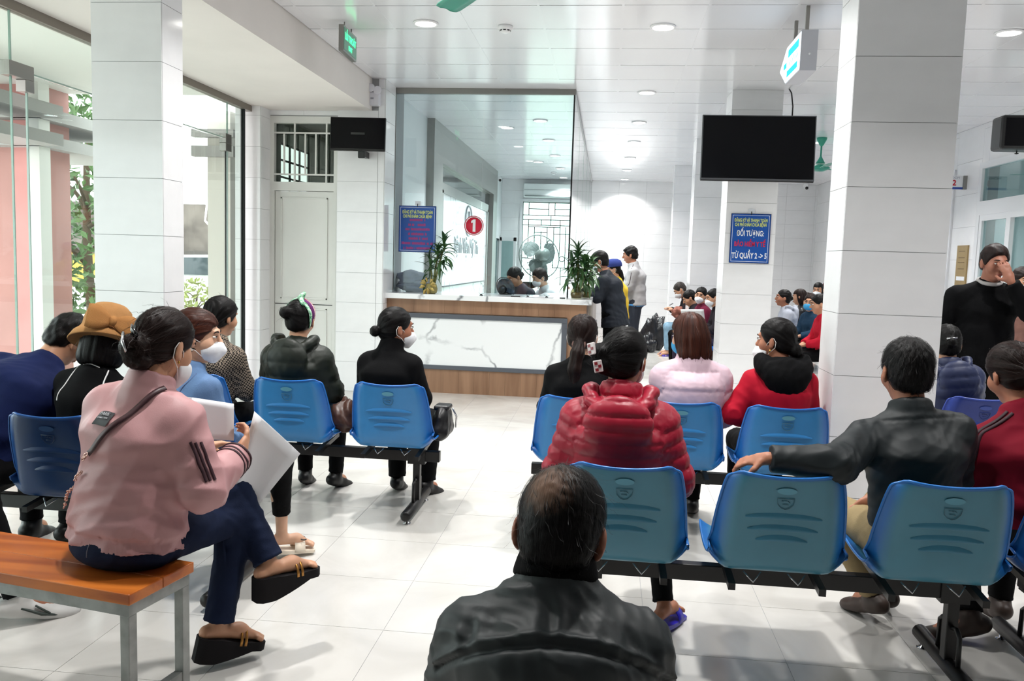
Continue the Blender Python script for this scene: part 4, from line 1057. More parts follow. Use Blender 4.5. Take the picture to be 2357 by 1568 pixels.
# ================================================================== wooden bench on a steel frame
WOODB = wood_material('varnished_bench_wood', (196,112,44), (140,66,22), 1.0, 'X', .3)
GALV = mat('worn_galvanised_steel', (146,148,146), .42, .5, metal=.55, vary=.35, vscale=14, detail=5)
def bench():
    Mx = Matrix.Translation((-1.27, 2.27, 0)) @ Matrix.Rotation(math.radians(-10.5), 4, 'Z')
    t = thing('wooden_bench', 'varnished wooden bench on a worn steel frame under the woman in pink', 'bench', (-1.9, 2.4, 0))
    for k in range(2):
        y0 = -.14+k*.14
        o = MB().box((-1.5, y0+.0006, .437), (.0, y0+.1394, .47), ch=.003).build('plank', WOODB, t); o.data.transform(Mx)
    f = MB()
    for y in (-.13, .098): f.box((-1.49, y, .4), (-.01, y+.032, .437))
    for x in (-1.49, -.04): f.box((x, -.098, .4), (x+.03, .098, .437))
    o = f.build('top_frame', GALV, t); o.data.transform(Mx)
    for x in (-1.49, -.042):
        for y in (-.13, .098):
            o = MB().box((x, y, 0), (x+.032, y+.032, .4), ch=.002).build('leg', GALV, t); o.data.transform(Mx)
        o = MB().box((x+.003, -.098, .1), (x+.029, .098, .128)).build('stretcher', GALV, t); o.data.transform(Mx)
    return t
bench()

# ================================================================== people: signed-distance modelling
V3 = lambda *a: np.array(a, dtype=np.float64)
def nrm(v): return v/(np.linalg.norm(v)+1e-12)
def rotx(a): c, s = math.cos(a), math.sin(a); return np.array([[1,0,0],[0,c,-s],[0,s,c]])
def roty(a): c, s = math.cos(a), math.sin(a); return np.array([[c,0,s],[0,1,0],[-s,0,c]])
def rotz(a): c, s = math.cos(a), math.sin(a); return np.array([[c,-s,0],[s,c,0],[0,0,1]])
rad_ = math.radians
class Ops(list):
    def cap(s, a, b, r1, r2=None, k=.012, fe=False):
        a, b = np.asarray(a, float), np.asarray(b, float); r2 = r1 if r2 is None else r2
        d = b-a; L2 = float(d @ d)+1e-12
        def fn(x, y, z):
            t = np.clip(((x-a[0])*d[0]+(y-a[1])*d[1]+(z-a[2])*d[2])/L2, 0, 1)
            q = np.sqrt((x-a[0]-t*d[0])**2+(y-a[1]-t*d[1])**2+(z-a[2]-t*d[2])**2)-(r1+(r2-r1)*t)
            return np.maximum(q, ((x-b[0])*d[0]+(y-b[1])*d[1]+(z-b[2])*d[2])/math.sqrt(L2)) if fe else q
        R = max(r1, r2)
        s.append(('add', fn, np.minimum(a, b)-R, np.maximum(a, b)+R, k)); return s
    def ell(s, c, r, R=None, k=.012, op='add'):
        c = np.asarray(c, float); r = np.asarray(r, float); R = np.eye(3) if R is None else R     # columns of R: local axes
        def fn(x, y, z):
            X, Y, Z = x-c[0], y-c[1], z-c[2]
            q = [X*R[0,i]+Y*R[1,i]+Z*R[2,i] for i in range(3)]
            k0 = np.sqrt((q[0]/r[0])**2+(q[1]/r[1])**2+(q[2]/r[2])**2)
            k1 = np.sqrt((q[0]/r[0]**2)**2+(q[1]/r[1]**2)**2+(q[2]/r[2]**2)**2)+1e-9
            return k0*(k0-1)/k1
        e = np.sqrt((R**2) @ (r**2))
        s.append((op, fn, c-e, c+e, k)); return s
    def swp(s, a, b, u, ab1, ab2, k=.03):
        """swept ellipse from a to b; u = lateral axis"""
        a, b = np.asarray(a, float), np.asarray(b, float); w = b-a; L = np.linalg.norm(w); w = w/L
        u = nrm(u-w*(u @ w)); v = np.cross(w, u)
        def fn(x, y, z):
            X, Y, Z = x-a[0], y-a[1], z-a[2]
            h = X*w[0]+Y*w[1]+Z*w[2]; t = np.clip(h/L, 0, 1); e = h-t*L
            A = ab1[0]+(ab2[0]-ab1[0])*t; B = ab1[1]+(ab2[1]-ab1[1])*t; C = np.minimum(A, B)*.7
            p = X*u[0]+Y*u[1]+Z*u[2]; q = X*v[0]+Y*v[1]+Z*v[2]
            k0 = np.sqrt((p/A)**2+(q/B)**2+(e/C)**2); k1 = np.sqrt((p/A**2)**2+(q/B**2)**2+(e/C**2)**2)+1e-9
            return k0*(k0-1)/k1
        R = max(ab1[0], ab2[0], ab1[1], ab2[1])
        s.append(('add', fn, np.minimum(a, b)-R, np.maximum(a, b)+R, k)); return s
    def torus(s, c, n, R1, r, u=None, R2=None, k=.01, op='add'):
        """elliptic ring around c, axis n, radii R1 along u and R2 across"""
        c = np.asarray(c, float); n = nrm(n); u = nrm(np.cross(n, V3(0,1,.01))) if u is None else nrm(u-n*(u @ n)); v = np.cross(n, u); R2 = R2 or R1
        def fn(x, y, z):
            X, Y, Z = x-c[0], y-c[1], z-c[2]
            p = X*u[0]+Y*u[1]+Z*u[2]; q = X*v[0]+Y*v[1]+Z*v[2]; h = X*n[0]+Y*n[1]+Z*n[2]
            k0 = np.sqrt((p/R1)**2+(q/R2)**2); k1 = np.sqrt((p/R1**2)**2+(q/R2**2)**2)+1e-9
            d2 = k0*(k0-1)/k1
            return np.sqrt(d2**2+h**2)-r
        M = max(R1, R2)+r
        s.append((op, fn, c-M, c+M, k)); return s
    def plane(s, p, n, k=.004):
        """keep the side n points away from"""
        p = np.asarray(p, float); n = nrm(np.asarray(n, float))
        s.append(('int', lambda x, y, z: (x-p[0])*n[0]+(y-p[1])*n[1]+(z-p[2])*n[2], None, None, k)); return s
    def fint(s, fn, k=.004): s.append(('int', fn, None, None, k)); return s
def surf(ops, h):
    los = np.min([o[2] for o in ops if o[0] == 'add'], axis=0)-3*h; his = np.max([o[3] for o in ops if o[0] == 'add'], axis=0)+3*h
    n = np.ceil((his-los)/h).astype(int)+1
    ax = [los[i]+h*np.arange(n[i]) for i in range(3)]
    D = np.full(n, .15, np.float32)
    for op, fn, lo, hi, k in ops:
        if lo is None: sl = (slice(None),)*3
        else:
            m = (k+4*h) if op != 'sub' else k+2*h
            i0 = np.maximum(0, np.floor((lo-m-los)/h).astype(int)); i1 = np.minimum(n, np.ceil((hi+m-los)/h).astype(int)+1)
            if np.any(i1 <= i0): continue
            sl = tuple(slice(a, b) for a, b in zip(i0, i1))
        x = ax[0][sl[0]][:,None,None]; y = ax[1][sl[1]][None,:,None]; z = ax[2][sl[2]][None,None,:]
        d = np.broadcast_to(fn(x, y, z), D[sl].shape)
        A = D[sl]
        if op == 'add':
            t = np.clip(.5+.5*(A-d)/k, 0, 1); D[sl] = A*(1-t)+d*t-k*t*(1-t)
        else:
            if op == 'sub': d = -d
            t = np.clip(.5-.5*(A-d)/k, 0, 1); D[sl] = A*(1-t)+d*t+k*t*(1-t)
    S = D < 0
    c = S[:-1,:-1,:-1].astype(np.int8)
    for o in ((1,0,0),(0,1,0),(0,0,1),(1,1,0),(1,0,1),(0,1,1),(1,1,1)):
        c = c+S[o[0]:n[0]-1+o[0], o[1]:n[1]-1+o[1], o[2]:n[2]-1+o[2]]
    idx = np.argwhere((c > 0) & (c < 8))
    ids = np.full(n-1, -1, np.int64); ids[idx[:,0], idx[:,1], idx[:,2]] = np.arange(len(idx))
    acc = np.zeros((len(idx), 3)); cnt = np.zeros(len(idx))
    cor = [(i,j,k) for i in (0,1) for j in (0,1) for k in (0,1)]
    val = {q: D[idx[:,0]+q[0], idx[:,1]+q[1], idx[:,2]+q[2]] for q in cor}
    for a in cor:
        for axis in range(3):
            if a[axis]: continue
            b = list(a); b[axis] = 1; b = tuple(b)
            va, vb = val[a], val[b]; m = (va < 0) != (vb < 0)
            t = va[m]/(va[m]-vb[m])
            p = np.tile(np.array(a, float), (m.sum(), 1)); p[:,axis] += t
            acc[m] += p; cnt[m] += 1
    V = los+h*(idx+acc/cnt[:,None])
    F = []
    for axis in range(3):
        u, v = [(1,2),(2,0),(0,1)][axis]
        s0 = [slice(None)]*3; s1 = [slice(None)]*3
        s0[axis] = slice(0, -1); s1[axis] = slice(1, None)
        A, B = S[tuple(s0)], S[tuple(s1)]
        e = np.argwhere(A != B)
        e = e[(e[:,u] > 0) & (e[:,v] > 0) & (e[:,u] < n[u]-1) & (e[:,v] < n[v]-1)]
        inside = A[e[:,0], e[:,1], e[:,2]]
        def cell(du, dv):
            q = e.copy(); q[:,u] += du; q[:,v] += dv
            return ids[q[:,0], q[:,1], q[:,2]]
        q = np.stack([cell(-1,-1), cell(0,-1), cell(0,0), cell(-1,0)], 1)
        q[~inside] = q[~inside][:, ::-1]
        F.append(q)
    F = np.concatenate(F)
    return V, F[np.all(F >= 0, axis=1)]
def normals(V, F):
    N = np.zeros_like(V)
    fn = np.cross(V[F[:,2]]-V[F[:,0]], V[F[:,3]]-V[F[:,1]])
    for i in range(4): np.add.at(N, F[:,i], fn)
    return N/(np.linalg.norm(N, axis=1, keepdims=True)+1e-12)
def smooth_v(V, F, it=1, lam=.5):
    for _ in range(it):
        A = np.zeros_like(V); c = np.zeros(len(V))
        for i in range(4):
            j = (i+1) % 4
            np.add.at(A, F[:,i], V[F[:,j]]); np.add.at(A, F[:,j], V[F[:,i]])
            np.add.at(c, F[:,i], 1); np.add.at(c, F[:,j], 1)
        V = V*(1-lam)+lam*A/np.maximum(c, 1)[:,None]
    return V
def to_obj(name, V, F, m, parent, attrs=None):
    me = bpy.data.meshes.new(name)
    me.vertices.add(len(V)); me.vertices.foreach_set('co', V.astype(np.float32).ravel())
    me.loops.add(F.size); me.loops.foreach_set('vertex_index', F.astype(np.int32).ravel())
    me.polygons.add(len(F)); me.polygons.foreach_set('loop_start', np.arange(0, F.size, 4, dtype=np.int32))
    me.update(calc_edges=True); me.shade_smooth()
    for nm, arr in (attrs or {}).items():
        if arr.shape[1] == 4:
            at = me.color_attributes.new(nm, 'FLOAT_COLOR', 'POINT'); at.data.foreach_set('color', arr.astype(np.float32).ravel())
        else:
            at = me.attributes.new(nm, 'FLOAT_VECTOR', 'POINT'); at.data.foreach_set('vector', arr.astype(np.float32).ravel())
    me.materials.append(m)
    o = bpy.data.objects.new(name, me); COL.objects.link(o); o.parent = parent
    return o
def wrinkle(V, amp, wl, seed, mask=None, aniso=(1,1,1)):
    r = np.random.default_rng(seed); out = np.zeros(len(V)); P = V*np.array(aniso)
    warp = np.stack([np.sin(P @ r.normal(0, 9, 3)+r.uniform(0, 6)) for _ in range(3)], 1)*.035
    P = P+warp
    for i in range(4):
        d = nrm(r.normal(0, 1, 3)); f = 2*math.pi/(wl*r.uniform(.7, 1.5))
        w = np.sin(f*(P @ d)+r.uniform(0, 6)+1.3*np.sin(.47*f*(P @ nrm(r.normal(0,1,3)))))
        out += (1-np.abs(w)**.8)*r.uniform(.6, 1)
    out = amp*(out/2-.55)
    return out*mask if mask is not None else out
def hair_mat(name, c1, c2, rough=.48):
    if name in MATS: return MATS[name]
    m = mat(name, c1, rough, .2)
    nt = m.node_tree; b = nt.nodes['Principled BSDF']
    a = nt.nodes.new('ShaderNodeAttribute'); a.attribute_name = 'strand'
    mp = nt.nodes.new('ShaderNodeMapping'); mp.inputs['Scale'].default_value = (1, .035, .3)
    nt.links.new(a.outputs['Vector'], mp.inputs[0])
    n = nt.nodes.new('ShaderNodeTexNoise'); n.inputs['Scale'].default_value = 420; n.inputs['Detail'].default_value = 3
    nt.links.new(mp.outputs[0], n.inputs['Vector'])
    n2 = nt.nodes.new('ShaderNodeTexNoise'); n2.inputs['Scale'].default_value = 60; n2.inputs['Detail'].default_value = 2
    nt.links.new(mp.outputs[0], n2.inputs['Vector'])
    r = nt.nodes.new('ShaderNodeValToRGB'); r.color_ramp.elements[0].position = .35; r.color_ramp.elements[1].position = .7
    r.color_ramp.elements[0].color = srgb(*c1); r.color_ramp.elements[1].color = srgb(*c2)
    nt.links.new(n2.outputs[0], r.inputs[0]); nt.links.new(r.outputs[0], b.inputs['Base Color'])
    bp = nt.nodes.new('ShaderNodeBump'); bp.inputs['Strength'].default_value = .45; bp.inputs['Distance'].default_value = .003
    nt.links.new(n.outputs[0], bp.inputs['Height']); nt.links.new(bp.outputs[0], b.inputs['Normal'])
    return m
HBLACK = hair_mat('black_hair', (7,6,7), (17,14,14)); HBROWN = hair_mat('dark_brown_hair', (18,10,9), (40,22,17)); HCHEST = hair_mat('chestnut_hair', (40,18,14), (88,46,32), .42)
HGREY = hair_mat('greying_hair', (18,16,16), (74,66,62))
def skin_mat(name, c): return mat(name, c, .5, .4, vary=.08, vscale=22, sss=.12, detail=2)
SKIN = skin_mat('skin_tan', (196,146,116)); SKIN2 = skin_mat('skin_brown', (168,112,86)); SKIN3 = skin_mat('skin_light', (214,168,140)); SKIN4 = skin_mat('skin_ruddy', (158,104,84))
MASKW = mat('mask_white', (232,234,238), .75, .2); MASKB = mat('mask_blue', (70,160,210), .75, .2); LOOP = mat('mask_loop', (234,230,226), .7, .2)
EYEW = mat('eye_white', (222,216,210), .25, .5); IRIS = mat('dark_iris', (24,16,14), .2, .5); BROW = mat('brow_hair', (30,22,20), .7, .2); LIP = mat('lip', (158,86,80), .5, .4)

def seg_d(V, a, b):
    d = b-a; t = np.clip(((V-a) @ d)/(d @ d), 0, 1)
    return np.linalg.norm(V-a-t[:,None]*d, axis=1), t*np.linalg.norm(d)

class Person:
    def __init__(s, label, loc, yaw, seat=.412, sit=True, s_=.94, male=False, lean=-6, bend=12, side=0, twist=0, head=(0,8,0), neck=0,
                 armL=None, armR=None, legL=None, legR=None, h=.009, hb=None, skin=SKIN, fat=1.0, cat='person', shrug=0.0, neck_f=.035, hs=None, spread=.1):
        """yaw, angles in degrees; head=(turn to own left, look down, tilt to own right); arms=(elbow, hand) in local metres"""
        s.h = h; s.hb = hb or h; s.skin = skin; s.s = k = s_; s.male = male; s.fat = fat
        s.root = thing('person', label, cat, (loc[0], loc[1], loc[2] if len(loc) > 2 else 0), rad_(yaw))
        s.seat = seat; s.sit = sit
        hz = seat+.088*fat if sit else .865*k
        s.hip = V3(0,0,hz)
        def dirn(a): return nrm(V3(math.sin(rad_(side)), math.sin(rad_(a))*math.cos(rad_(side)), math.cos(rad_(a))*math.cos(rad_(side))))
        d1, d2, d3 = dirn(lean), dirn(lean+bend*.45), dirn(lean+bend)
        s.d1, s.d2, s.d3 = d1, d2, d3
        s.waist = s.hip+d1*.15*k; s.chest = s.waist+d2*.17*k; s.nb = s.chest+d3*.155*k
        tw = rotz(rad_(twist)); s.ux = tw @ V3(1,0,0); s.ux = nrm(s.ux-d3*(s.ux @ d3)*.6+V3(0,0,-math.sin(rad_(side))*.9)); s.fw = nrm(np.cross(d3, s.ux)*-1) if False else nrm(np.cross(d3, s.ux))
        if s.fw[1] < 0 and abs(twist) < 80: s.fw = -s.fw
        sw = (.178 if male else .152)*k*(1+.3*(fat-1))
        s.sh = {sd: s.nb-d3*(.06-shrug)*k+s.ux*sw*q+s.fw*.012*bend/12 for sd, q in (('L',-1),('R',1))}
        s.hs = hs or (.98*(.95+.05*k) if male else .94)
        s.Rh = rotz(rad_(head[0])) @ rotx(-rad_(head[1])) @ roty(rad_(head[2]))
        nk = nrm(d3*.8+V3(0,.25+.01*neck,.75))
        s.hc = s.nb+nk*(.095+neck*.001)*k+s.Rh @ V3(0,neck_f-.01,.062)*s.hs
        q = {'L':-1,'R':1}
        s.el, s.ha = {}, {}
        for sd, arm in (('L',armL),('R',armR)):
            if arm is None:
                e = s.sh[sd]+V3(q[sd]*.055, .05, -.245)*k if sit else s.sh[sd]+V3(q[sd]*.05, -.02, -.265)*k
                hnd = V3(q[sd]*.07, .27*k, hz+.1) if sit else e+V3(q[sd]*-.01, .05, -.225)*k
            else: e, hnd = np.array(arm[0], float), np.array(arm[1], float)
            s.el[sd], s.ha[sd] = e, hnd
        s.kn, s.an, s.toe, s.hj = {}, {}, {}, {}
        for sd, lg in (('L',legL),('R',legR)):
            s.hj[sd] = s.hip+V3(q[sd]*.082*k, .01, -.02)
            if lg is None:
                if sit: kn = V3(q[sd]*(spread+.01), .41*k, seat+.05); an = V3(q[sd]*spread, .40*k, .085)
                else: kn = V3(q[sd]*.09*k, .03, .47*k); an = V3(q[sd]*.09*k, -.01, .08)
                s.kn[sd], s.an[sd], s.toe[sd] = kn, an, V3(q[sd]*.03, .17*k, -.05)
            else:
                s.kn[sd], s.an[sd] = np.array(lg[0], float), np.array(lg[1], float)
                s.toe[sd] = np.array(lg[2], float) if len(lg) > 2 else V3(q[sd]*.03, .17*k, -.05)
        Person.ALL.append((label, s))
    ALL = []
    def H(s, *p): return s.hc+s.Rh @ (V3(*p)*s.hs)
    # ---------------------------------------------------------------- skin
    def body(s, ears=True, fingers=('L','R'), curl=.5, palm=None, feet=False, nose=True):
        k, o, hs = s.s, Ops(), s.hs; R = s.Rh; E = lambda c, r, kk=.012, op='add', RR=None: o.ell(s.H(*c), np.array(r)*hs, R if RR is None else R @ RR, kk, op)
        E((0,-.012,.028), (.073,.092,.083)); E((0,.022,-.03), (.06,.066,.082), .025); E((0,.05,-.095), (.026,.026,.022), .02)
        for q in (-1,1): E((q*.045,.05,-.03), (.022,.03,.03), .02)
        if nose: o.cap(s.H(0,.09,.012), s.H(0,.108,-.026), .008*hs, .0125*hs, .008); E((0,.098,-.03), (.018,.012,.009), .008)
        E((0,.083,.03), (.045,.012,.012), .014)
        for q in (-1,1): E((q*.031,.094,.008), (.017,.012,.011), .01, 'sub')
        E((0,.09,-.062), (.022,.011,.006), .006); E((0,.088,-.074), (.019,.011,.006), .006)
        if ears:
            for q in (-1,1):
                E((q*.079,-.008,-.012), (.009,.021,.033), .008, RR=rotz(q*.45)); E((q*.076,.0,-.035), (.008,.011,.014), .006)
                E((q*.088,.006,-.008), (.005,.01,.016), .004, 'sub', rotz(q*.45))
        o.cap(s.H(0,-.022,-.05), s.nb-s.d3*.03, .05*hs, .058*k, .03)
        f = s.fat; mm = 1.08 if s.male else 1
        o.swp(s.hip, s.waist, V3(1,0,0), (.15*k*f, .1*k*f), (.125*k*f, .088*k*f)); o.swp(s.waist, s.chest, s.ux, (.125*k*f, .088*k*f), (.135*k*mm, .095*k*mm)); o.swp(s.chest, s.nb-s.d3*.03, s.ux, (.135*k*mm, .095*k*mm), (.09*k*mm, .06*k), .05)
        for sd in 'LR':
            o.cap(s.sh[sd], s.el[sd], .042*k*mm, .034*k*mm, .03); o.cap(s.el[sd], s.ha[sd], .034*k*mm, .022*k, .015)
            o.cap(s.hj[sd], s.kn[sd], .066*k*f, .04*k, .03); o.cap(s.kn[sd], s.an[sd], .04*k, .028*k, .02)
            cv = s.kn[sd]*.68+s.an[sd]*.32; bk = nrm(np.cross(np.cross(s.toe[sd], s.kn[sd]-s.an[sd]), s.kn[sd]-s.an[sd])); bk = bk if bk @ s.toe[sd] < 0 else -bk
            o.cap(s.kn[sd]*.8+s.an[sd]*.2+bk*.01, s.kn[sd]*.52+s.an[sd]*.48+bk*.01, .04*k, .04*k, .02)
            s.hand(o, sd, sd in fingers, curl if not isinstance(curl, dict) else curl[sd], (palm or {}).get(sd))
            a, t = s.an[sd], nrm(s.toe[sd]); L = np.linalg.norm(s.toe[sd]); up = V3(0,0,1)-t*t[2]; up = nrm(up)
            o.cap(a-up*.028*k-t*.035, a-up*.02*k+t*L*.5, .026*k, .026*k, .02); o.cap(a-up*.02*k+t*L*.45, a-up*.045*k+t*L*.95, .026*k, .014*k, .02)
            if feet:
                lat = nrm(np.cross(t, up))
                for i, w in enumerate((-.03,-.014,0,.012,.023)):
                    o.cap(a-up*.04*k+t*L*.88+lat*w*k, a-up*.05*k+t*(L*(1.06-.03*abs(i-1)))+lat*w*k, .0085, .0085, .006)
        V, F = surf(o, s.hb)
        s.bodyo = to_obj('body', V, F, s.skin, s.root)
        return s
    def hand(s, o, sd, fingers, curl, palm):
        k = s.s; q = -1 if sd == 'L' else 1
        d = nrm(s.ha[sd]-s.el[sd]); w = s.ha[sd]
        pn = nrm(np.array(palm[1], float)) if palm is not None and palm[1] is not None else None
        if palm is not None and palm[0] is not None: d = nrm(np.array(palm[0], float))
        if pn is None: pn = nrm(V3(-q*.5, .2, -1))
        pn = nrm(pn-d*(pn @ d)); lat = np.cross(d, pn)
        lat = lat if (lat @ s.ux)*q*-1 > 0 else lat      # sign fixed below by thumb side
        R = np.stack([lat, d, pn], 1)
        o.ell(w+d*.042*k, (.034*k, .048*k, .015*k), R, .012)
        o.cap(w, w+d*.03*k, .02*k, .022*k, .012)
        if not fingers: o.ell(w+d*.1*k+pn*.012, (.03*k,.05*k,.016*k), R, .015); return
        th = lat*q*-1 if True else lat
        for i, (off, L) in enumerate(((-.026,.9),(-.009,1.0),(.009,.96),(.025,.76))):
            p = w+d*.078*k-th*off*k if False else w+d*.078*k+th*(-off)*k
            ang = 0; dd = d
            for j, l in enumerate((.034,.026,.02)):
                ang += curl*(.55+.25*j); dd = d*math.cos(ang)+pn*math.sin(ang)
                p2 = p+dd*l*L*k; o.cap(p, p2, (.0088-.0008*j)*k, (.0082-.0008*j)*k, .005); p = p2
        t0 = w+d*.02*k+th*.026*k; t1 = t0+(d*.55+th*.75+pn*.3)*.036*k; t2 = t1+(d*.85+th*.25+pn*(.25+.4*curl))*.03*k
        o.cap(t0, t1, .012*k, .0105*k, .01); o.cap(t1, t2, .0102*k, .0085*k, .006)
    # ---------------------------------------------------------------- clothing
    def top(s, m, t=.014, name='jacket', puff=None, wr=(.006,.09), seed=1, hem=-.03, collar=None, hood=None, sleeves='LR', sleeve_len=1.0, at=None, cuff=True, loose=1.0, arm_t=None, band=False, extra=None, yoke=None, k_arm=.045, hem_flare=0):
        k, f, o = s.s, s.fat, Ops(); mm = 1.09 if s.male else 1; L = loose; ta = arm_t if arm_t is not None else t
        hemp = s.hip+s.d1*hem
        o.swp(hemp, s.waist, V3(1,0,0), (.158*k*f*L+t+hem_flare, .112*k*f*L+t+hem_flare), (.138*k*f*L+t, .1*k*f*L+t), .03)
        o.swp(s.waist, s.chest, s.ux, (.138*k*f*L+t, .1*k*f*L+t), (.148*k*mm*L+t, .105*k*mm+t), .05)
        o.swp(s.chest, s.nb-s.d3*.035*k, s.ux, (.148*k*mm*L+t, .105*k*mm+t), (.1*k*mm+t*.5, .062*k+t*.5), .06)
        o.cap(s.nb-s.d3*.06*k, s.nb+s.d3*.01, .07*k, .056*k, .04)
        for sd in 'LR': o.cap(s.nb-s.d3*.028*k, s.sh[sd]-s.d3*.02*k, .046*k+t*.3, .044*k+t*.5, .05)
        for sd in sleeves:
            o.cap(s.sh[sd]-s.d3*.03*k, s.el[sd], .046*k*mm+ta, .042*k*mm+ta, k_arm)
            e2 = s.el[sd]+(s.ha[sd]-s.el[sd])*.96*sleeve_len
            if sleeve_len > .2: o.cap(s.el[sd], e2, .043*k*mm+ta, .029*k+ta*.8, .02, fe=True)
            if sleeve_len > .2 and cuff: o.torus(e2-nrm(s.ha[sd]-s.el[sd])*.008, s.ha[sd]-s.el[sd], .025*k+ta*.8, .007, k=.006)
        if collar:
            ch, cr = collar
            c0 = s.nb+nrm(s.hc-s.nb)*.01; ax = nrm(nrm(s.hc-s.nb)*.8+s.d3*.3)
            for i in range(4): o.torus(c0+ax*ch*i/3, ax, (.06+cr-.003*i)*k, .008+.002*(i == 3), s.ux, (.058+cr-.002*i)*k, .014)
        if hood:                                    # folded hood lying on the back: a thick roll round the neck and a sagging pouch
            hr, hl = hood; bk = -s.fw; c0 = s.nb+bk*(.02*k+t*.6)+s.d3*.012
            pt = lambda a: c0+s.ux*math.cos(a)*(.088*k+hr*.45)+bk*(math.sin(a)*(.07*k+hr*.3)-.01)+s.d3*(.02-.085*max(0, math.sin(a)))*k
            for i in range(9): o.cap(pt(-.35+(math.pi+.7)*i/9), pt(-.35+(math.pi+.7)*(i+1)/9), hr*.42*k, hr*.42*k, .012)
            R3 = np.stack([s.ux, s.fw, s.d3], 1) @ rotx(.15)
            o.ell(c0+bk*(.07*k+t*.6)-s.d3*(.055+hl*.55)*k, (.118*k+hr*.2, .032*k+hr*.3, .05*k+hl*.62), R3, .014)
        if extra: extra(s, o)
        o.plane(hemp-s.d1*.012, -s.d1, .01)
        V, F = surf(o, s.h); N = normals(V, F)
        # which limb a vertex belongs to, and how far along it
        best = np.full(len(V), 9.); sc = np.zeros(len(V)); kind = np.zeros(len(V), int)
        d_, _ = seg_d(V, s.hip, s.chest); tor = np.minimum(d_, seg_d(V, s.chest, s.nb)[0])-.13*k
        best = tor; sc = (V-s.hip) @ nrm(s.nb-s.hip)
        for sd in sleeves:
            du, su = seg_d(V, s.sh[sd], s.el[sd]); df, sf = seg_d(V, s.el[sd], s.ha[sd])
            ua = np.linalg.norm(s.el[sd]-s.sh[sd]); a = np.minimum(du, df)-.06*k
            arc = np.where(du < df, su, ua+sf); m_ = a < best
            best = np.where(m_, a, best); sc = np.where(m_, arc, sc); kind = np.where(m_, 1 if sd == 'L' else 2, kind)
        s.sc, s.kind = sc, kind
        disp = np.zeros(len(V))
        if puff:
            p, A = puff
            q = np.abs(np.sin(math.pi*sc/p+.4))**.42
            disp += A*(q-.75)+wrinkle(V, A*.35, .035, seed+5)*(1.2-q)
        if wr:
            el = np.zeros(len(V))
            for sd in sleeves: el = np.maximum(el, np.exp(-(np.linalg.norm(V-s.el[sd], axis=1)/.09)**2))
            low = np.exp(-((V-s.hip) @ nrm(s.nb-s.hip)/.16)**2)
            disp += wrinkle(V, wr[0], wr[1], seed, .55+.8*el+.5*low)
        if band:
            z = (V-hemp) @ s.d1; disp += np.where(z < .04, -.009+.0014*np.sin(np.arctan2(V[:,0], V[:,1]-s.hip[1])*70), .006*np.exp(-((z-.075)/.035)**2))
        if yoke: disp += yoke(s, V)
        V = V+N*disp[:,None]
        if puff is None: V = smooth_v(V, F, 1, .4)
        attrs = {}
        if at is not None: attrs['tint'] = at(s, V, sc, kind)
        ob = to_obj(name, V, F, m, s.root, attrs)
        s.topo = ob; s.topV, s.topF = V, F
        s.bvh = None
        return s
    def tree(s, V=None, F=None):
        if V is None:
            if s.bvh is None: s.bvh = BVHTree.FromPolygons([tuple(v) for v in s.topV], [tuple(f) for f in s.topF])
            return s.bvh
        return BVHTree.FromPolygons([tuple(v) for v in V], [tuple(f) for f in F])
    def ribbon(s, name, pts, w, m, off=.002, n=24, tree=None, thick=.0016, parent=None, closed=False):
        """a band that follows the garment along a polyline of local points"""
        tr = tree or s.tree(); pts = [np.array(p, float) for p in pts]
        L = np.cumsum([0]+[np.linalg.norm(b-a) for a, b in zip(pts[:-1], pts[1:])])
        P, N = [], []
        for t in np.linspace(0, L[-1], n):
            i = min(len(pts)-2, max(0, np.searchsorted(L, t)-1)); f = (t-L[i])/(L[i+1]-L[i]+1e-9)
            q = pts[i]*(1-f)+pts[i+1]*f
            co, no, _, _ = tr.find_nearest(Vector(q))
            P.append(np.array(co)); N.append(np.array(no))
        P, N = np.array(P), np.array(N)
        kz = np.ones(3)/3
        for _ in range(2):
            Q = P.copy(); Q[1:-1] = (P[:-2]+P[1:-1]+P[2:])/3; P = Q
            Q = N.copy(); Q[1:-1] = (N[:-2]+N[1:-1]+N[2:])/3; N = Q
        rows = []
        for i in range(n):
            tg = nrm(P[min(n-1, i+1)]-P[max(0, i-1)]); sd = nrm(np.cross(tg, N[i])); nn = nrm(N[i])
            ww = w if not hasattr(w, '__len__') else w[0]+(w[1]-w[0])*i/(n-1)
            e0, e1 = P[i]-sd*ww/2, P[i]+sd*ww/2
            rows.append([e0+nn*(off-thick), e0+nn*off, P[i]+nn*(off+.0008), e1+nn*off, e1+nn*(off-thick)])
        return MB().grid(rows).build(name, m, parent or s.root, local=True)
    def bottom(s, m, t=.01, name='trousers', wr=(.005,.08), seed=3, length=.96, flare=0, skirt=False):
        k, f, o = s.s, s.fat, Ops()
        o.swp(s.hip-V3(0,0,.02), s.hip+s.d1*.09*k, V3(1,0,0), (.155*k*f+t, .115*k*f+t), (.14*k*f+t, .1*k*f+t), .03)
        if s.sit: o.ell(s.hip+V3(0,-.02,-.025), (.165*k*f+t, .13*k*f+t, .062+t), None, .04)
        for sd in 'LR':
            o.cap(s.hj[sd], s.kn[sd], .08*k*f+t, .054*k+t, .035)
            e = s.kn[sd]+(s.an[sd]-s.kn[sd])*length
            o.cap(s.kn[sd], e, .054*k+t, .038*k+t+flare, .03, fe=True)
            dn = nrm(s.an[sd]-s.kn[sd])
            o.torus(e-dn*.004, dn, .037*k+t+flare, .004, k=.004)
        if s.sit: o.plane((0,0,s.seat+.004), (0,0,-1), .03) if False else None
        V, F = surf(o, s.h)
        # trim the round ends of the legs flat
        N = normals(V, F)
        kn = np.zeros(len(V))
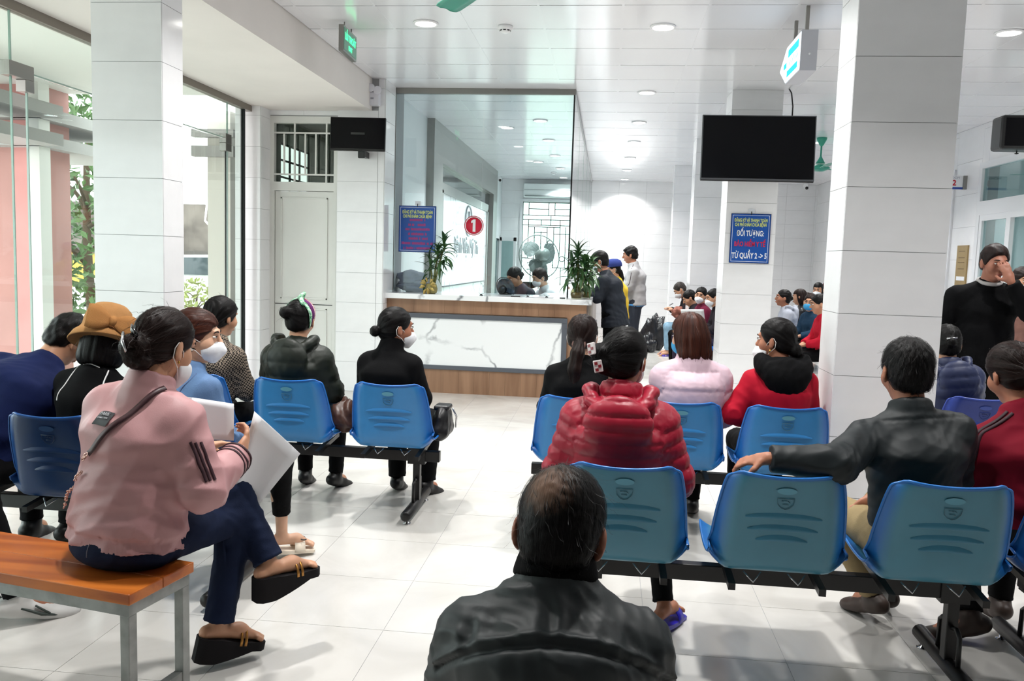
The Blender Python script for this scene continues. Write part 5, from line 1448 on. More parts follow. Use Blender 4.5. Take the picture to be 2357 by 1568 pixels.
        for sd in 'LR': kn = np.maximum(kn, np.exp(-(np.linalg.norm(V-s.kn[sd], axis=1)/.11)**2)+.6*np.exp(-(np.linalg.norm(V-s.an[sd], axis=1)/.1)**2)+.5*np.exp(-(np.linalg.norm(V-s.hj[sd], axis=1)/.12)**2))
        V = V+N*wrinkle(V, wr[0], wr[1], seed, .35+kn)[:,None]
        if s.sit: V[:,2] = np.where((V[:,2] < s.seat+.004) & (V[:,1] < s.kn['L'][1]*.75) & (V[:,2] > s.seat-.12), s.seat+.004, V[:,2])
        s.boto = to_obj(name, V, F, m, s.root); s.botV, s.botF = V, F
        return s
    def shoes(s, m, t=.008, kind='shoe', sole=None, sides='LR'):
        k = s.s
        for sd in sides:
            a, tv = s.an[sd], s.toe[sd]; L = np.linalg.norm(tv); d = nrm(tv); up = nrm(V3(0,0,1)-d*d[2]); o = Ops()
            base = a-up*.082*k if kind != 'wedge' else a-up*.066*k
            lat = np.cross(d, up)
            if kind in ('shoe','sneaker','boot'):
                o.cap(a-up*.04*k-d*.038, a-up*.045*k+d*L*.45, .03*k+t, .032*k+t, .02); o.ell(a-up*.055*k+d*L*.78, (.04*k+t, .085*k, .026*k+t), np.stack([lat, d, up], 1), .03)
                o.cap(a-up*.03*k, a+up*(.005 if kind != 'boot' else .06), .036*k+t, .036*k+t, .02)
                o.plane(base, -up, .006)
                V, F = surf(o, min(s.h, .008)); ob = to_obj(kind, V, F, m, s.root)
            elif kind in ('sandal','wedge'):
                P0 = base
                hh, tt = (.085,.03) if kind == 'wedge' else (.018,.014)
                rows_t, rows_b = [], []
                for i, u in enumerate(np.linspace(-.06, L*1.08, 16)):
                    ww = (.034+.012*math.sin(min(1, max(0, (u+.06)/(L*1.14)))*math.pi*.85))*k*(1 if 0 < i < 15 else .55)
                    f = max(0, min(1, u/(L*.8))); th = hh*(1-f)+tt*f
                    lift = .012*(1-f)**1.2 if kind == 'wedge' else 0
                    for R_, zz in ((rows_t, .012*k+lift), (rows_b, .012*k+lift-th)): R_.append([P0+d*u+lat*ww*q+up*zz for q in (-1,-.5,0,.5,1)])
                b = MB(); b.grid(rows_t); b.grid([r[::-1] for r in rows_b])
                side = [[rt[0], rb[0]] for rt, rb in zip(rows_t, rows_b)]; b.grid([r[::-1] for r in side]); b.grid([[rt[4], rb[4]] for rt, rb in zip(rows_t, rows_b)])
                b.grid([rows_t[0], rows_b[0]]); b.grid([rows_b[-1], rows_t[-1]])
                b.build('sole', sole or m, s.root, local=True)
                for u0, wd in (((.55,.05),) if kind == 'sandal' else ((.5,.009),(.6,.009))):
                    c = P0+d*L*u0; rows = []
                    for a_ in np.linspace(-.1, math.pi+.1, 12):
                        rows.append([c+lat*math.cos(a_)*.047*k+up*(math.sin(a_)*.052*k+.008)+d*x for x in (-wd/2, 0, wd/2)])
                    MB().grid(rows).build('strap', m, s.root, local=True).modifiers.new('t', 'SOLIDIFY').thickness = .003
        return s
    # ---------------------------------------------------------------- hair and face
    def hair(s, m, style='short', vol=0.0, bun=None, tail=None, seed=1, line=0.0, amp=.0025, name='hair', h=None, bald=None, L=.1, cut=None):
        o, hs, R = Ops(), s.hs, s.Rh; E = lambda c, r, kk=.015, op='add': o.ell(s.H(*c), np.array(r)*hs, R, kk, op)
        loc = lambda x, y, z: [((x-s.hc[0])*R[0,i]+(y-s.hc[1])*R[1,i]+(z-s.hc[2])*R[2,i])/hs for i in range(3)]
        v = vol
        E((0,-.014,.032), (.081+v, .1+v, .09+v)); E((0,-.055,-.03), (.066+v,.05+v,.062), .03)
        if style in ('bob','long'):
            E((0,-.03,-.04), (.088+v,.088+v,.1), .03)
            E((0,-.04,-L), (.09+v*1.4,.07+v,.06), .04)
        def cutf(x, y, z):
            X, Y, Z = loc(x, y, z)
            a = ((Y-.088-line)-.62*(Z-.072))/1.18                       # hairline from brow to ear
            if style in ('bob','long'):
                a = np.maximum(((Y-.03-line)-.15*(Z-.03)), a-.035)
                a = np.minimum(a, np.maximum(Y-.095, -(Z-.045)))           # fringe
                return np.maximum(a, -(Z+L+.035))*hs
            lowc = -(Z+.082-.25*np.abs(X)) if cut is None else -(Z+cut)
            return np.maximum(a, lowc)*hs
        o.fint(cutf, .008)
        if bun is not None:
            for c, r in bun: E(c, r if hasattr(r, '__len__') else (r,r,r), .012)
        if tail is not None:
            for (a, ra), (b, rb) in zip(tail[:-1], tail[1:]): o.cap(s.H(*a), s.H(*b), ra*hs, rb*hs, .015)
        V, F = surf(o, h or min(s.h, .007)); N = normals(V, F)
        Q = (V-s.hc) @ R/hs
        r = np.random.default_rng(seed)
        if style == 'short':
            ang = np.arctan2(Q[:,0], Q[:,1]+.03); al = Q[:,2]
            disp = sum(np.sin(Q @ r.normal(0, 150, 3)+r.uniform(0, 6)) for _ in range(5))*amp*.3
        elif style == 'tied':
            b = np.array(bun[0][0]) if bun else np.array(tail[0][0]); ax = nrm(b-np.array((0,.06,.03)))
            u = nrm(np.cross(ax, V3(1,0,0))) if abs(ax[0]) < .9 else V3(0,0,1); w = np.cross(ax, u); rel = Q-b
            ang = np.arctan2(rel @ w, rel @ u); al = rel @ ax
            disp = sum(np.sin(ang*f+r.uniform(0, 6)+al*12)*a for f, a in ((9,1),(17,.8),(29,.6)))*amp*.45
        else:
            ang = np.arctan2(Q[:,0], Q[:,1]+.03); al = Q[:,2]
            disp = sum(np.sin(ang*f+r.uniform(0, 6)+al*8)*a for f, a in ((8,1),(15,.8),(26,.7)))*amp*.6
        if tail is not None or bun is not None:
            far = np.linalg.norm(Q/np.array((.09,.11,.1)), axis=1) > 1.12
            disp = np.where(far, np.sin(np.arctan2(Q[:,1]+.1, Q[:,0])*14+al*40)*amp*.8, disp)
        V = V+N*disp[:,None]
        st = np.stack([ang*.085, al, np.zeros_like(al)], 1)
        at = {'strand': st}
        if bald is not None: at['tint'] = bald(Q)
        ob = to_obj(name, V, F, m, s.root, at); s.hairV, s.hairF = V, F; s.hairo = ob
        return s
    def face(s, eyes=True, brows=True, lips=True):
        hs = s.hs
        for q in (-1, 1):
            if eyes:
                M = Matrix.Translation(Vector(s.H(q*.031,.081,.006))) @ Matrix(s.Rh.tolist()).to_4x4()
                eo = MB().lathe([(.001,-.0115),(.006,-.0098),(.0098,-.006),(.0115,0),(.0098,.006),(.006,.0098),(.001,.0115)], (0,0,0), 12, M @ Matrix.Diagonal((.95,.9,.45,1))).build('eye', EYEW, s.root, local=True)
                MB().lathe([(.001,.0018),(.004,.0012),(.0052,0),(.001,-.001)], (0,0,0), 12, Matrix.Translation(Vector(s.H(q*.031,.0905,.006))) @ Matrix(s.Rh.tolist()).to_4x4() @ Matrix.Rotation(-math.pi/2, 4, 'X')).build('iris', IRIS, s.root, local=True)
                MB().tube([s.H(q*(.031+x), .0925-.12*abs(x), .0125-12*x*x) for x in (-.015,-.008,0,.008,.015)], [.001,.0022,.0024,.0022,.001], 6).build('eyelid', BROW, s.root, local=True)
            if brows: MB().tube([s.H(q*x, .094-.6*max(0, x-.03), zz) for x, zz in ((.014,.027),(.028,.032),(.042,.031),(.052,.025))], [.0025,.004,.0035,.001], 6, flat=.6).build('eyebrow', BROW, s.root, local=True)
        if lips: MB().tube([s.H(x, .1-3.5*x*x, -.067) for x in (-.022,-.012,0,.012,.022)], [.001,.004,.005,.004,.001], 6).build('lips', LIP, s.root, local=True)
        return s
    def mask(s, m=MASKW, kind='fold', low=0.0, loops=True):
        o, hs, R = Ops(), s.hs, s.Rh
        if kind == 'fold':
            o.ell(s.H(0,.055,-.052-low), np.array((.064,.066,.06))*hs, R, .01); o.cap(s.H(0,.095,-.025-low), s.H(0,.118,-.055-low), .018*hs, .012*hs, .02); o.cap(s.H(0,.118,-.055-low), s.H(0,.08,-.108-low), .012*hs, .014*hs, .02)
        else:
            o.ell(s.H(0,.048,-.055-low), np.array((.066,.066,.056))*hs, R, .01); o.ell(s.H(0,.09,-.045-low), np.array((.035,.025,.04))*hs, R, .02)
        def cutf(x, y, z):
            X, Y, Z = [((x-s.hc[0])*R[0,i]+(y-s.hc[1])*R[1,i]+(z-s.hc[2])*R[2,i])/hs for i in range(3)]
            return np.maximum(np.maximum(-(Y-.028-.25*np.abs(Z+.05)), Z+.012+low+.35*np.abs(X)), -(Z+.118+low))*hs
        o.fint(cutf, .004)
        V, F = surf(o, min(.006, s.h)); s.masko = to_obj('face_mask', V, F, m, s.root)
        if loops:
            for q in (-1, 1):
                MB().tube([s.H(q*.055,.045,-.03-low), s.H(q*.075,.015,-.012), s.H(q*.084,-.022,.012), s.H(q*.086,-.034,-.01), s.H(q*.08,-.026,-.04), s.H(q*.07,.012,-.06-low*.5), s.H(q*.054,.04,-.085-low)], .0017, 6).build('ear_loop', LOOP, s.root, local=True)
        return s
def strands(s, m, n=2200, style='tied', focus=(0,-.12,-.03), length=.09, lift=.0016, wid=.0011, seed=1, fly=.02, avoid=None):
    """fine hair lying along the head: thin strips traced over the hair surface"""
    r = np.random.default_rng(seed); V, F = s.hairV, s.hairF; N = normals(V, F); tr = s.tree(V, F); Fo = s.H(*focus); dn = -(s.Rh @ V3(0,0,1))
    idx = r.integers(0, len(V), n); vs = []; fs = []; at = []
    steps = 6
    for i in idx:
        if avoid is not None and np.linalg.norm((V[i]-s.hc) @ s.Rh/s.hs-np.array(avoid[0])) < avoid[1]*r.uniform(.5, 1.3): continue
        p = V[i].copy(); nn = N[i]; L = length*r.uniform(.5, 1.3)/steps; wob = r.normal(0, .18, 3); wv = wid*r.uniform(.6, 1.3); fl = fly*max(0, r.normal(0, 1))*(r.random() < .12); u = r.uniform(0, 1)
        pts = [(p, nn)]
        for j in range(steps):
            d = (Fo-p) if style == 'tied' else (dn+.25*nn if style == 'bob' else (p-Fo))
            d = nrm(d)+wob
            d = d-nn*(d @ nn); d = nrm(d); q = p+d*L
            co, no, _, _ = tr.find_nearest(Vector(q))
            if co is None: break
            p = np.array(co); nn = np.array(no); pts.append((p, nn))
        b0 = len(vs)
        for j, (p, nn) in enumerate(pts):
            a, c = pts[max(0, j-1)][0], pts[min(len(pts)-1, j+1)][0]; t = nrm(c-a+1e-9); sd = np.cross(t, nn); k = math.sin(math.pi*(j+.25)/(len(pts)))
            o = p+nn*(lift*(.4+k)+fl*(j/steps)**2); w = wv*(.35+.65*k)
            vs += [o-sd*w/2, o+sd*w/2]; at += [(u*9, j*.01, 0)]*2
        for j in range(len(pts)-1): fs.append((b0+2*j, b0+2*j+1, b0+2*j+3, b0+2*j+2))
    if not fs: return
    o = to_obj('hair_strands', np.array(vs), np.array(fs), m, s.hairo, {'strand': np.array(at, float)})
    o['kind'] = 'stuff'
def FAB(name, c, rough=.85, **kw): return mat(name, c, rough, .12, vary=kw.pop('vary', .1), vscale=kw.pop('vscale', 14), bump=kw.pop('bump', .12), bscale=kw.pop('bscale', 220), **kw)
# ================================================================== the people
BLACKF = FAB('black_cloth', (7,7,9)); JEANS = FAB('dark_blue_jeans', (22,31,54), vary=.25, vscale=9); BLKTR = FAB('black_trousers', (10,10,12)); BEIGE = FAB('beige_trousers', (150,132,98)); CHAR = FAB('charcoal_trousers', (52,56,66)); LTJ = FAB('pale_jeans', (136,168,190), vary=.2)
BSHOE = mat('black_shoe', (18,17,18), .45, .4); BRSHOE = mat('brown_shoe', (58,44,38), .5, .4, vary=.2)
GOLD = mat('gold_chain', (206,160,84), .25, .5, metal=1); SILV = mat('silver', (200,200,204), .2, .5, metal=1)
def head_thing(p, *a): return p.H(*a)

# ---- woman in the dusty pink jacket on the bench
PINKJ = mat('dusty_pink_nylon', (182,136,138), .5, .35, vary=.05, vscale=6, bump=.06, bscale=300)
p = Person('woman in a dusty pink bomber jacket reading papers on the wooden bench', (-1.45, 2.38), -15, seat=.47, s_=.95, lean=6, bend=6, head=(-4, 18, 2), side=3,
           armR=((.245,.06,.715), (.2,.275,.77)), armL=((-.2,.1,.70), (.0,.32,.76)),
           legR=((.10,.39,.50), (.085,.31,.15), (.09,.13,-.035)), legL=((.07,.41,.60), (.225,.41,.36), (.07,.16,.0)), h=.0075, hb=.006, skin=SKIN)
p.body(palm={'R': ((-.1,.6,.5), (-.75,-.3,.2)), 'L': None}, curl=.75, feet=True)
p.top(PINKJ, t=.03, name='bomber_jacket', wr=(.016,.15), seed=21, hem=-.02, collar=(.035,.012), band=True, arm_t=.032, loose=1.06, hem_flare=.012)
p.bottom(JEANS, t=.007, name='jeans', wr=(.006,.09), flare=.008)
p.shoes(mat('gold_strap', (170,120,60), .3, .5, metal=.8), kind='wedge', sole=mat('black_suede', (22,20,22), .85, .2))
p.hair(HBROWN, 'tied', vol=.004, bun=[((.0,-.12,-.035), (.05,.038,.045)), ((.01,-.1,-.075), (.052,.04,.03))], amp=.003, seed=3, h=.006)
strands(p, HBROWN, 2600, 'tied', (0,-.12,-.04), .11, seed=2)
p.mask(MASKW, 'fold', low=.02)
p.face(eyes=True, lips=False)
CLIP = mat('clip_black_gloss', (16,16,18), .15, .6)
for a, b in (((-.03,-.125,.03),(.035,-.15,.0)), ((-.02,-.158,.0),(.02,-.16,-.06))):
    q0, q1 = p.H(*a), p.H(*b)
    MB().tube([q0, (q0+q1)/2+p.Rh @ V3(0,-.008,0), q1], [.008,.011,.008], 8, flat=.5).build('hair_clip', CLIP if a[2] > .01 else SILV, p.root, local=True)
MB().lathe([(.001,-.005),(.005,0),(.001,.005)], tuple(p.H(.083,.0,-.052)), 10).build('earring', GOLD, p.root, local=True)
# printed label, bag strap and chain, sleeve stripes
DKR = mat('dark_leather_strap', (58,30,36), .45, .4)
bk = -p.fw
c = p.nb-p.d3*.075+bk*.16+p.ux*-.035
lb = p.ribbon('back_label', [c-p.ux*.036+p.d3*.0, c+p.ux*.036-p.d3*.006], .05, mat('label_black', (28,28,34), .6), .003, 10)
tr = p.tree(); co, no, _, _ = tr.find_nearest(Vector(c)); no = Vector(no); ux = Vector(p.ux); ux = (ux-no*ux.dot(no)).normalized(); uy = no.cross(ux)
for body, dz, sz in (('PARIS', .01, .016), ('COLLECTION', -.004, .007)):
    o_ = text('label_print', body, sz, Matrix.Translation(Vector(co)+no*.0052+uy*dz) @ Matrix((ux, uy, no)).transposed().to_4x4(), mat('label_grey', (176,176,180), .6), None); o_.parent = p.root
strap = [p.nb+p.ux*.075+p.d3*.0+bk*.02, p.nb+p.ux*.05-p.d3*.08+bk*.13, p.nb-p.ux*.02-p.d3*.18+bk*.17, p.nb-p.ux*.055-p.d3*.22+bk*.17]
p.ribbon('bag_strap', strap, .018, DKR, .008, 26)
cp0 = [p.nb-p.ux*.055-p.d3*.22+bk*.17, p.nb-p.ux*.11-p.d3*.3+bk*.16, p.nb-p.ux*.2-p.d3*.4+bk*.08]
b_ = MB(); L = np.cumsum([0]+[np.linalg.norm(b-a) for a, b in zip(cp0[:-1], cp0[1:])])
for i, t_ in enumerate(np.arange(0, L[-1], .0095)):
    j = min(1, int(np.searchsorted(L, t_, 'right')-1)); q = cp0[j]+(cp0[j+1]-cp0[j])*(t_-L[j])/(L[j+1]-L[j]); co, no, _, _ = tr.find_nearest(Vector(q))
    C_ = np.array(co)+np.array(no)*.012; d_ = nrm(cp0[j+1]-cp0[j]); nn = np.array(no); s_ = np.cross(d_, nn); A = nrm(s_*math.cos(i*1.57)+nn*math.sin(i*1.57))
    b_.tube([C_+d_*.0065*math.cos(a)+A*.0042*math.sin(a) for a in np.linspace(0, 2*math.pi, 8, endpoint=False)], .0016, 5, closed=True)
tag(b_.build('bag_chain', mat('rose_chain', (206,170,160), .25, .5, metal=.9), p.root, local=True), kind='stuff')
STR = mat('stripe_dark', (54,30,38), .6, .3)
out = nrm(p.ux*1.0+bk*.35)
for i in range(3):
    e = out*.09+p.fw*(.018*(i-1)); a = p.sh['R']-p.d3*.06; bq = p.el['R']
    p.ribbon('sleeve_stripe', [a+(bq-a)*.05+e, a+(bq-a)*.5+e, a+(bq-a)*.72+e], .009, STR, .0025, 16)
fa = nrm(p.ha['R']-p.el['R'])
for i in range(3):
    c0 = p.el['R']+(p.ha['R']-p.el['R'])*(.72+.09*i)
    n1 = nrm(np.cross(fa, V3(0,0,1))); n2 = np.cross(n1, fa)
    p.ribbon('cuff_stripe', [c0+(n1*math.cos(a)+n2*math.sin(a))*.08 for a in np.linspace(0, 2*math.pi, 14)], .009, STR, .0025, 40)
# jeans pocket stitching
tb = p.tree(p.botV, p.botF); ST = mat('jean_stitch', (86,84,96), .7)
pc_ = p.hip+V3(.09,-.13,-.0)
p.ribbon('pocket_seam', [pc_+V3(-.05,0,.05), pc_+V3(.0,.0,.035), pc_+V3(.05,0,.055)], .003, ST, .0018, 14, tree=tb)
p.ribbon('pocket_seam', [p.hip+V3(.0,-.15,.08), p.hip+V3(-.0,-.15,-.03)], .003, ST, .0018, 14, tree=tb)
PW = p.root.matrix_basis
# papers in her hands
def world_sheet(name, label, cat, corners, m, bend=.01, n=7, print_lines=False):
    c = [np.array(q, float) for q in corners]; nn = nrm(np.cross(c[1]-c[0], c[3]-c[0])); P = []
    for u in np.linspace(0, 1, n): P.append([(1-u)*((1-v)*c[0]+v*c[3])+u*((1-v)*c[1]+v*c[2])+nn*bend*math.sin(math.pi*u)*(.4+.6*v) for v in np.linspace(0, 1, n)])
    o = MB().grid(P).build(name, m); md = o.modifiers.new('thickness', 'SOLIDIFY'); md.thickness = .0012
    return tag(o, label, cat)
world_sheet('paper_sheet', 'large white paper sheet in the right hand of the woman in pink', 'paper', [(-1.185,2.72,.895), (-1.05,2.80,.735), (-1.21,2.80,.53), (-1.255,2.71,.6)], PAPER, .012)
world_sheet('paper_sheet', 'white paper held up before the chest of the woman in pink', 'paper', [(-1.36,2.56,.965), (-1.24,2.68,.925), (-1.235,2.67,.80), (-1.35,2.56,.82)], PAPER, .015)

# ---- denim shirt woman, profile to the right
DEN = mat('washed_denim', (92,122,162), .75, .25, vary=.2, vscale=10, bump=.15, bscale=260)
p = Person('woman in a washed denim shirt and white mask sitting beside the pink jacket', (-1.78, 3.36), -30, seat=.412, s_=.92, lean=-4, bend=12, head=(-46, 6, 0), h=.0085, hb=.007,
           legR=((.14,.40,.485), (.09,.45,.11), (.06,.14,-.02)), legL=((-.06,.4,.485), (-.12,.42,.1)), skin=SKIN3)
p.body(feet=True); p.top(DEN, t=.016, name='denim_shirt', wr=(.009,.11), seed=31, collar=(.02,.012), loose=1.05)
ST2 = mat('denim_seam', (82,106,146), .8)
p.ribbon('yoke_seam', [p.nb-p.d3*.1-p.fw*.14+p.ux*x for x in (-.16,-.08,0,.08,.17)], .006, ST2, .002, 20)
p.ribbon('armhole_seam', [p.sh['R']+p.d3*.08-p.fw*.05-p.ux*.02, p.sh['R']-p.fw*.12-p.ux*.03, p.sh['R']-p.d3*.14-p.fw*.1-p.ux*.03], .007, ST2, .002, 20)
p.bottom(BLKTR, t=.006, length=.7); p.shoes(mat('cream_leather', (228,216,198), .5, .4), kind='sandal')
p.hair(HCHEST, 'tied', vol=.006, tail=[((0,-.1,-.03),.04),((.0,-.13,-.09),.035),((0,-.12,-.16),.02)], amp=.0035, seed=5)
strands(p, HCHEST, 1400, 'tied', (0,-.1,-.03), .1, seed=3)
p.face(lips=False); p.mask(MASKW, 'fold')
lg = MB(); a0 = p.an['R']; d_ = nrm(p.toe['R']); up = nrm(V3(0,0,1)-d_*d_[2]); lt = np.cross(d_, up)
for sgn in (-1, 1):
    c0 = a0-up*.02+d_*.1+lt*.012*sgn
    lg.tube([c0+d_*.016*math.cos(a)*1+lt*(.02*math.sin(a))+up*.005 for a in np.linspace(.6+(0 if sgn > 0 else math.pi), 5.6+(0 if sgn > 0 else math.pi), 14)], .0032, 5)
lg.build('strap_emblem', mat('emblem_black', (30,30,32), .5), p.root, local=True)

# ---- woman in the tan felt hat
p = Person('woman in a tan felt hat with a bow and a black top with white piping', (-2.22, 3.34), 0, s_=.88, lean=-4, bend=20, head=(18, 16, 6), h=.009, side=5)
p.body(fingers=()); p.top(BLACKF, t=.008, name='knit_top', wr=(.006,.1), seed=41, sleeve_len=.15, cuff=False)
PIPE = mat('white_piping', (222,220,220), .6)
for q in (-1, 1):
    p.ribbon('piping', [p.nb+p.ux*q*.085+p.d3*.02-p.fw*.05, p.nb+p.ux*q*.125-p.d3*.05-p.fw*.14, p.sh['L' if q < 0 else 'R']-p.d3*.12-p.fw*.14-p.ux*q*.02], .006, PIPE, .002, 20)
p.ribbon('piping', [p.nb+p.ux*x-p.fw*.09+p.d3*.03 for x in (-.06,0,.06)], .004, PIPE, .002, 12)
p.bottom(BLKTR); p.shoes(BSHOE)
p.hair(HBLACK, 'bob', vol=.004, L=.1)
strands(p, HBLACK, 900, 'bob', (0,0,0), .1, seed=4)
HATM = mat('tan_felt', (170,124,78), .9, .15, vary=.1, vscale=30, bump=.25, bscale=400)
Mh = Matrix.Translation(Vector(p.H(0,-.012,.03))) @ Matrix(p.Rh.tolist()).to_4x4() @ Matrix.Rotation(rad_(-8), 4, 'X') @ Matrix.Rotation(rad_(30), 4, 'Z')
ht = MB(); prof = [(.145,-.05),(.152,-.055),(.155,-.05),(.14,-.02),(.118,.0),(.108,.02),(.105,.06),(.096,.095),(.075,.115),(.04,.122),(.001,.123)]
ht.lathe(prof, (0,0,0), 40, Mh @ Matrix.Diagonal((.93,1.06,1,1)))
hat = ht.build('felt_hat', HATM, p.root, local=True)
BOWM = mat('tan_bow', (160,112,66), .9, .15, bump=.3, bscale=300)
band = MB()
band.tube([Mh @ Vector((.106*.95*math.cos(a), .106*1.08*math.sin(a), .008)) for a in np.linspace(0, 2*math.pi, 36, endpoint=False)], .009, 8, closed=True, flat=.4)
band.build('hat_band', BOWM, hat, local=True)
for q in (-1, 1):
    ctr_ = Vector((-.02,-.146,.005)); P = []
    for i, u in enumerate(np.linspace(0, 1, 8)):
        w_ = .012+.042*math.sin(u*math.pi*.62); x = ctr_.x+q*u*.1
        P.append([Mh @ Vector((x, ctr_.y-.012*math.sin(u*math.pi)+.022*u*u, ctr_.z+q*-.012*u+w_*v)) for v in (-1,-.4,.4,1)])
    o_ = MB().grid(P).build('bow_loop', BOWM, hat, local=True); o_.modifiers.new('t', 'SOLIDIFY').thickness = .012
MB().tube([Mh @ Vector((-.02,-.15,-.012)), Mh @ Vector((-.02,-.16,.006)), Mh @ Vector((-.02,-.15,.024))], .014, 8).build('bow_knot', BOWM, hat, local=True)

# ---- man in navy blue bending forward
NAVY = mat('navy_cotton', (18,30,74), .85, .2, vary=.12, vscale=10, bump=.1, bscale=250)
p = Person('man in a navy blue shirt slumped toward the woman in the tan hat', (-2.66, 3.3), 0, s_=1.04, male=True, lean=6, bend=44, side=17, head=(-20, 38, 10), h=.009)
p.body(fingers=()); p.top(NAVY, t=.016, name='shirt', wr=(.01,.13), seed=51, collar=(.02,.004)); p.bottom(BLKTR); p.hair(HBLACK, 'short', amp=.004)
strands(p, HBLACK, 1400, 'short', (0,-.05,.1), .035, lift=.003, seed=5)
p.shoes(BSHOE)

# ---- neighbour on the bench, in the picture only by one foot
p = Person('person on the left end of the bench showing only a white sneaker', (-2.62, 2.56), -48, seat=.47, s_=.98, male=True, lean=-2, bend=8, h=.012, skin=SKIN2,
           legR=((.1,.40,.52), (.09,.52,.105), (-.02,.19,-.045)), legL=((-.12,.4,.52), (-.13,.40,.1)))
p.body(fingers=()); p.top(BLACKF, t=.016, seed=57, name='jacket'); p.bottom(BLKTR); p.hair(HBLACK, 'short')
p.shoes(mat('white_sneaker', (206,206,204), .5, .4, vary=.1), kind='sneaker')
for sd in 'LR':
    a, tv = p.an[sd], nrm(p.toe[sd]); lt = nrm(np.cross(tv, V3(0,0,1)))
    for q in (-1, 1):
        MB().tube([a+tv*.0+lt*q*.043-V3(0,0,.03), a+tv*.07+lt*q*.046-V3(0,0,.052), a+tv*.15+lt*q*.04-V3(0,0,.06)], [.004,.007,.003], 6).tube([a+tv*.05+lt*q*.042-V3(0,0,.02), a+tv*.1+lt*q*.046-V3(0,0,.05)], .004, 6).build('sneaker_stripe', mat('sneaker_dark', (52,62,58), .6), p.root, local=True)
    MB().tube([a-tv*.05-V3(0,0,.077), a+tv*.1-V3(0,0,.077), a+tv*.2-V3(0,0,.077)], [.036,.046,.034], 10, flat=1).build('sole', mat('sneaker_sole', (96,62,58), .7), p.root, local=True) if False else None

# ---- houndstooth jacket woman
def hound():
    m = mat('houndstooth_wool', (60,54,50), .85, .2); nt = m.node_tree; b = nt.nodes['Principled BSDF']
    tc = nt.nodes.new('ShaderNodeTexCoord'); mp = nt.nodes.new('ShaderNodeMapping'); mp.inputs['Rotation'].default_value = (0,.2,.7)
    nt.links.new(tc.outputs['Object'], mp.inputs[0])
    ck = nt.nodes.new('ShaderNodeTexChecker'); ck.inputs['Scale'].default_value = 110; ck.inputs['Color1'].default_value = srgb(140,126,112); ck.inputs['Color2'].default_value = srgb(28,25,25)
    nt.links.new(mp.outputs[0], ck.inputs[0]); nt.links.new(ck.outputs[0], b.inputs['Base Color']); return m
p = Person('woman in a brown houndstooth jacket beside the end of the glass front', (-2.27, 4.57), -8, s_=.9, lean=-5, bend=16, head=(-20, 8, 0), h=.011, side=4)
p.body(fingers=()); p.top(hound(), t=.018, wr=(.006,.1), seed=61, name='wool_jacket', collar=(.02,.01)); p.bottom(BLKTR); p.shoes(BSHOE)
p.hair(HBLACK, 'tied', vol=.008, bun=[((.03,-.1,-.08), (.055,.045,.06)), ((.06,-.09,-.1), (.03,.03,.05))], amp=.004, seed=8)
strands(p, HBLACK, 800, 'tied', (.03,-.1,-.08), .1, seed=6)
MB().tube([p.H(.06,-.14,-.05), p.H(.062,-.148,-.08), p.H(.06,-.142,-.11)], .004, 6).build('hair_clip', SILV, p.root, local=True)

# ---- green parka woman with a flag-pattern scarf
PARKA = mat('dark_green_nylon', (26,32,25), .5, .35, vary=.12, vscale=8)
p = Person('woman in a dark green hooded parka with a bright knotted headscarf', (-1.74, 4.57), -4, s_=.89, lean=-8, bend=18, head=(6, 6, 0), h=.0095, fat=1.08)
p.body(fingers=()); p.top(PARKA, t=.03, name='parka', puff=(.085,.007), wr=(.006,.08), seed=71, hood=(.075,.12), arm_t=.034)
p.bottom(BLKTR); p.shoes(BSHOE, kind='boot'); p.hair(HBLACK, 'tied', vol=.004, bun=[((-.055,-.1,.035), (.042,.036,.036))], amp=.002)
strands(p, HBLACK, 900, 'tied', (-.055,-.1,.035), .08, seed=7)
SCG = mat('green_star_scarf', (34,140,88), .8, .2, col2=(200,226,206), vscale=90); SCP = mat('striped_scarf', (96,40,96), .8, .2); SCR = mat('scarf_red', (186,60,54), .8, .2); SCO = mat('scarf_cream', (222,198,200), .8, .2)
th = p.tree(p.hairV, p.hairF)
for nm, m_, a_, w_ in (('scarf_band', SCG, -.028, .026), ('scarf_band', SCP, .0, .034), ('scarf_band', SCO, .022, .016), ('scarf_band', SCR, .036, .016)):
    p.ribbon(nm, [p.H(.02+.3*max(0,a_), -.06+a_*.8, .14), p.H(.07+a_*.3, -.045+a_*1.3, .1), p.H(.095, -.03+a_*1.3, .04), p.H(.1, -.02+a_*1.2, -.02), p.H(.09, .0+a_*.8, -.08)], w_, m_, .006, 20, tree=th)
p.ribbon('scarf_band', [p.H(-.02,-.05,.14), p.H(-.08,-.03,.09), p.H(-.1,-.02,.0), p.H(-.085,.0,-.07)], .03, SCG, .006, 18, tree=th)
MB().tube([p.H(.0,-.06,.12), p.H(.025,-.055,.14), p.H(.04,-.05,.165)], [.012,.017,.008], 8).tube([p.H(.02,-.06,.13), p.H(.035,-.085,.1), p.H(.05,-.1,.085)], [.012,.014,.006], 8).build('scarf_knot', SCG, p.root, local=True)
o_ = heap('leather_bag', 'brown leather bag on the lap beside the parka sleeve', 'bag', (-1.44, 4.56, .44), (.07,.1,.085), mat('brown_bag_leather', (74,48,40), .4, .4, vary=.3, vscale=18), 15, amp=.4)

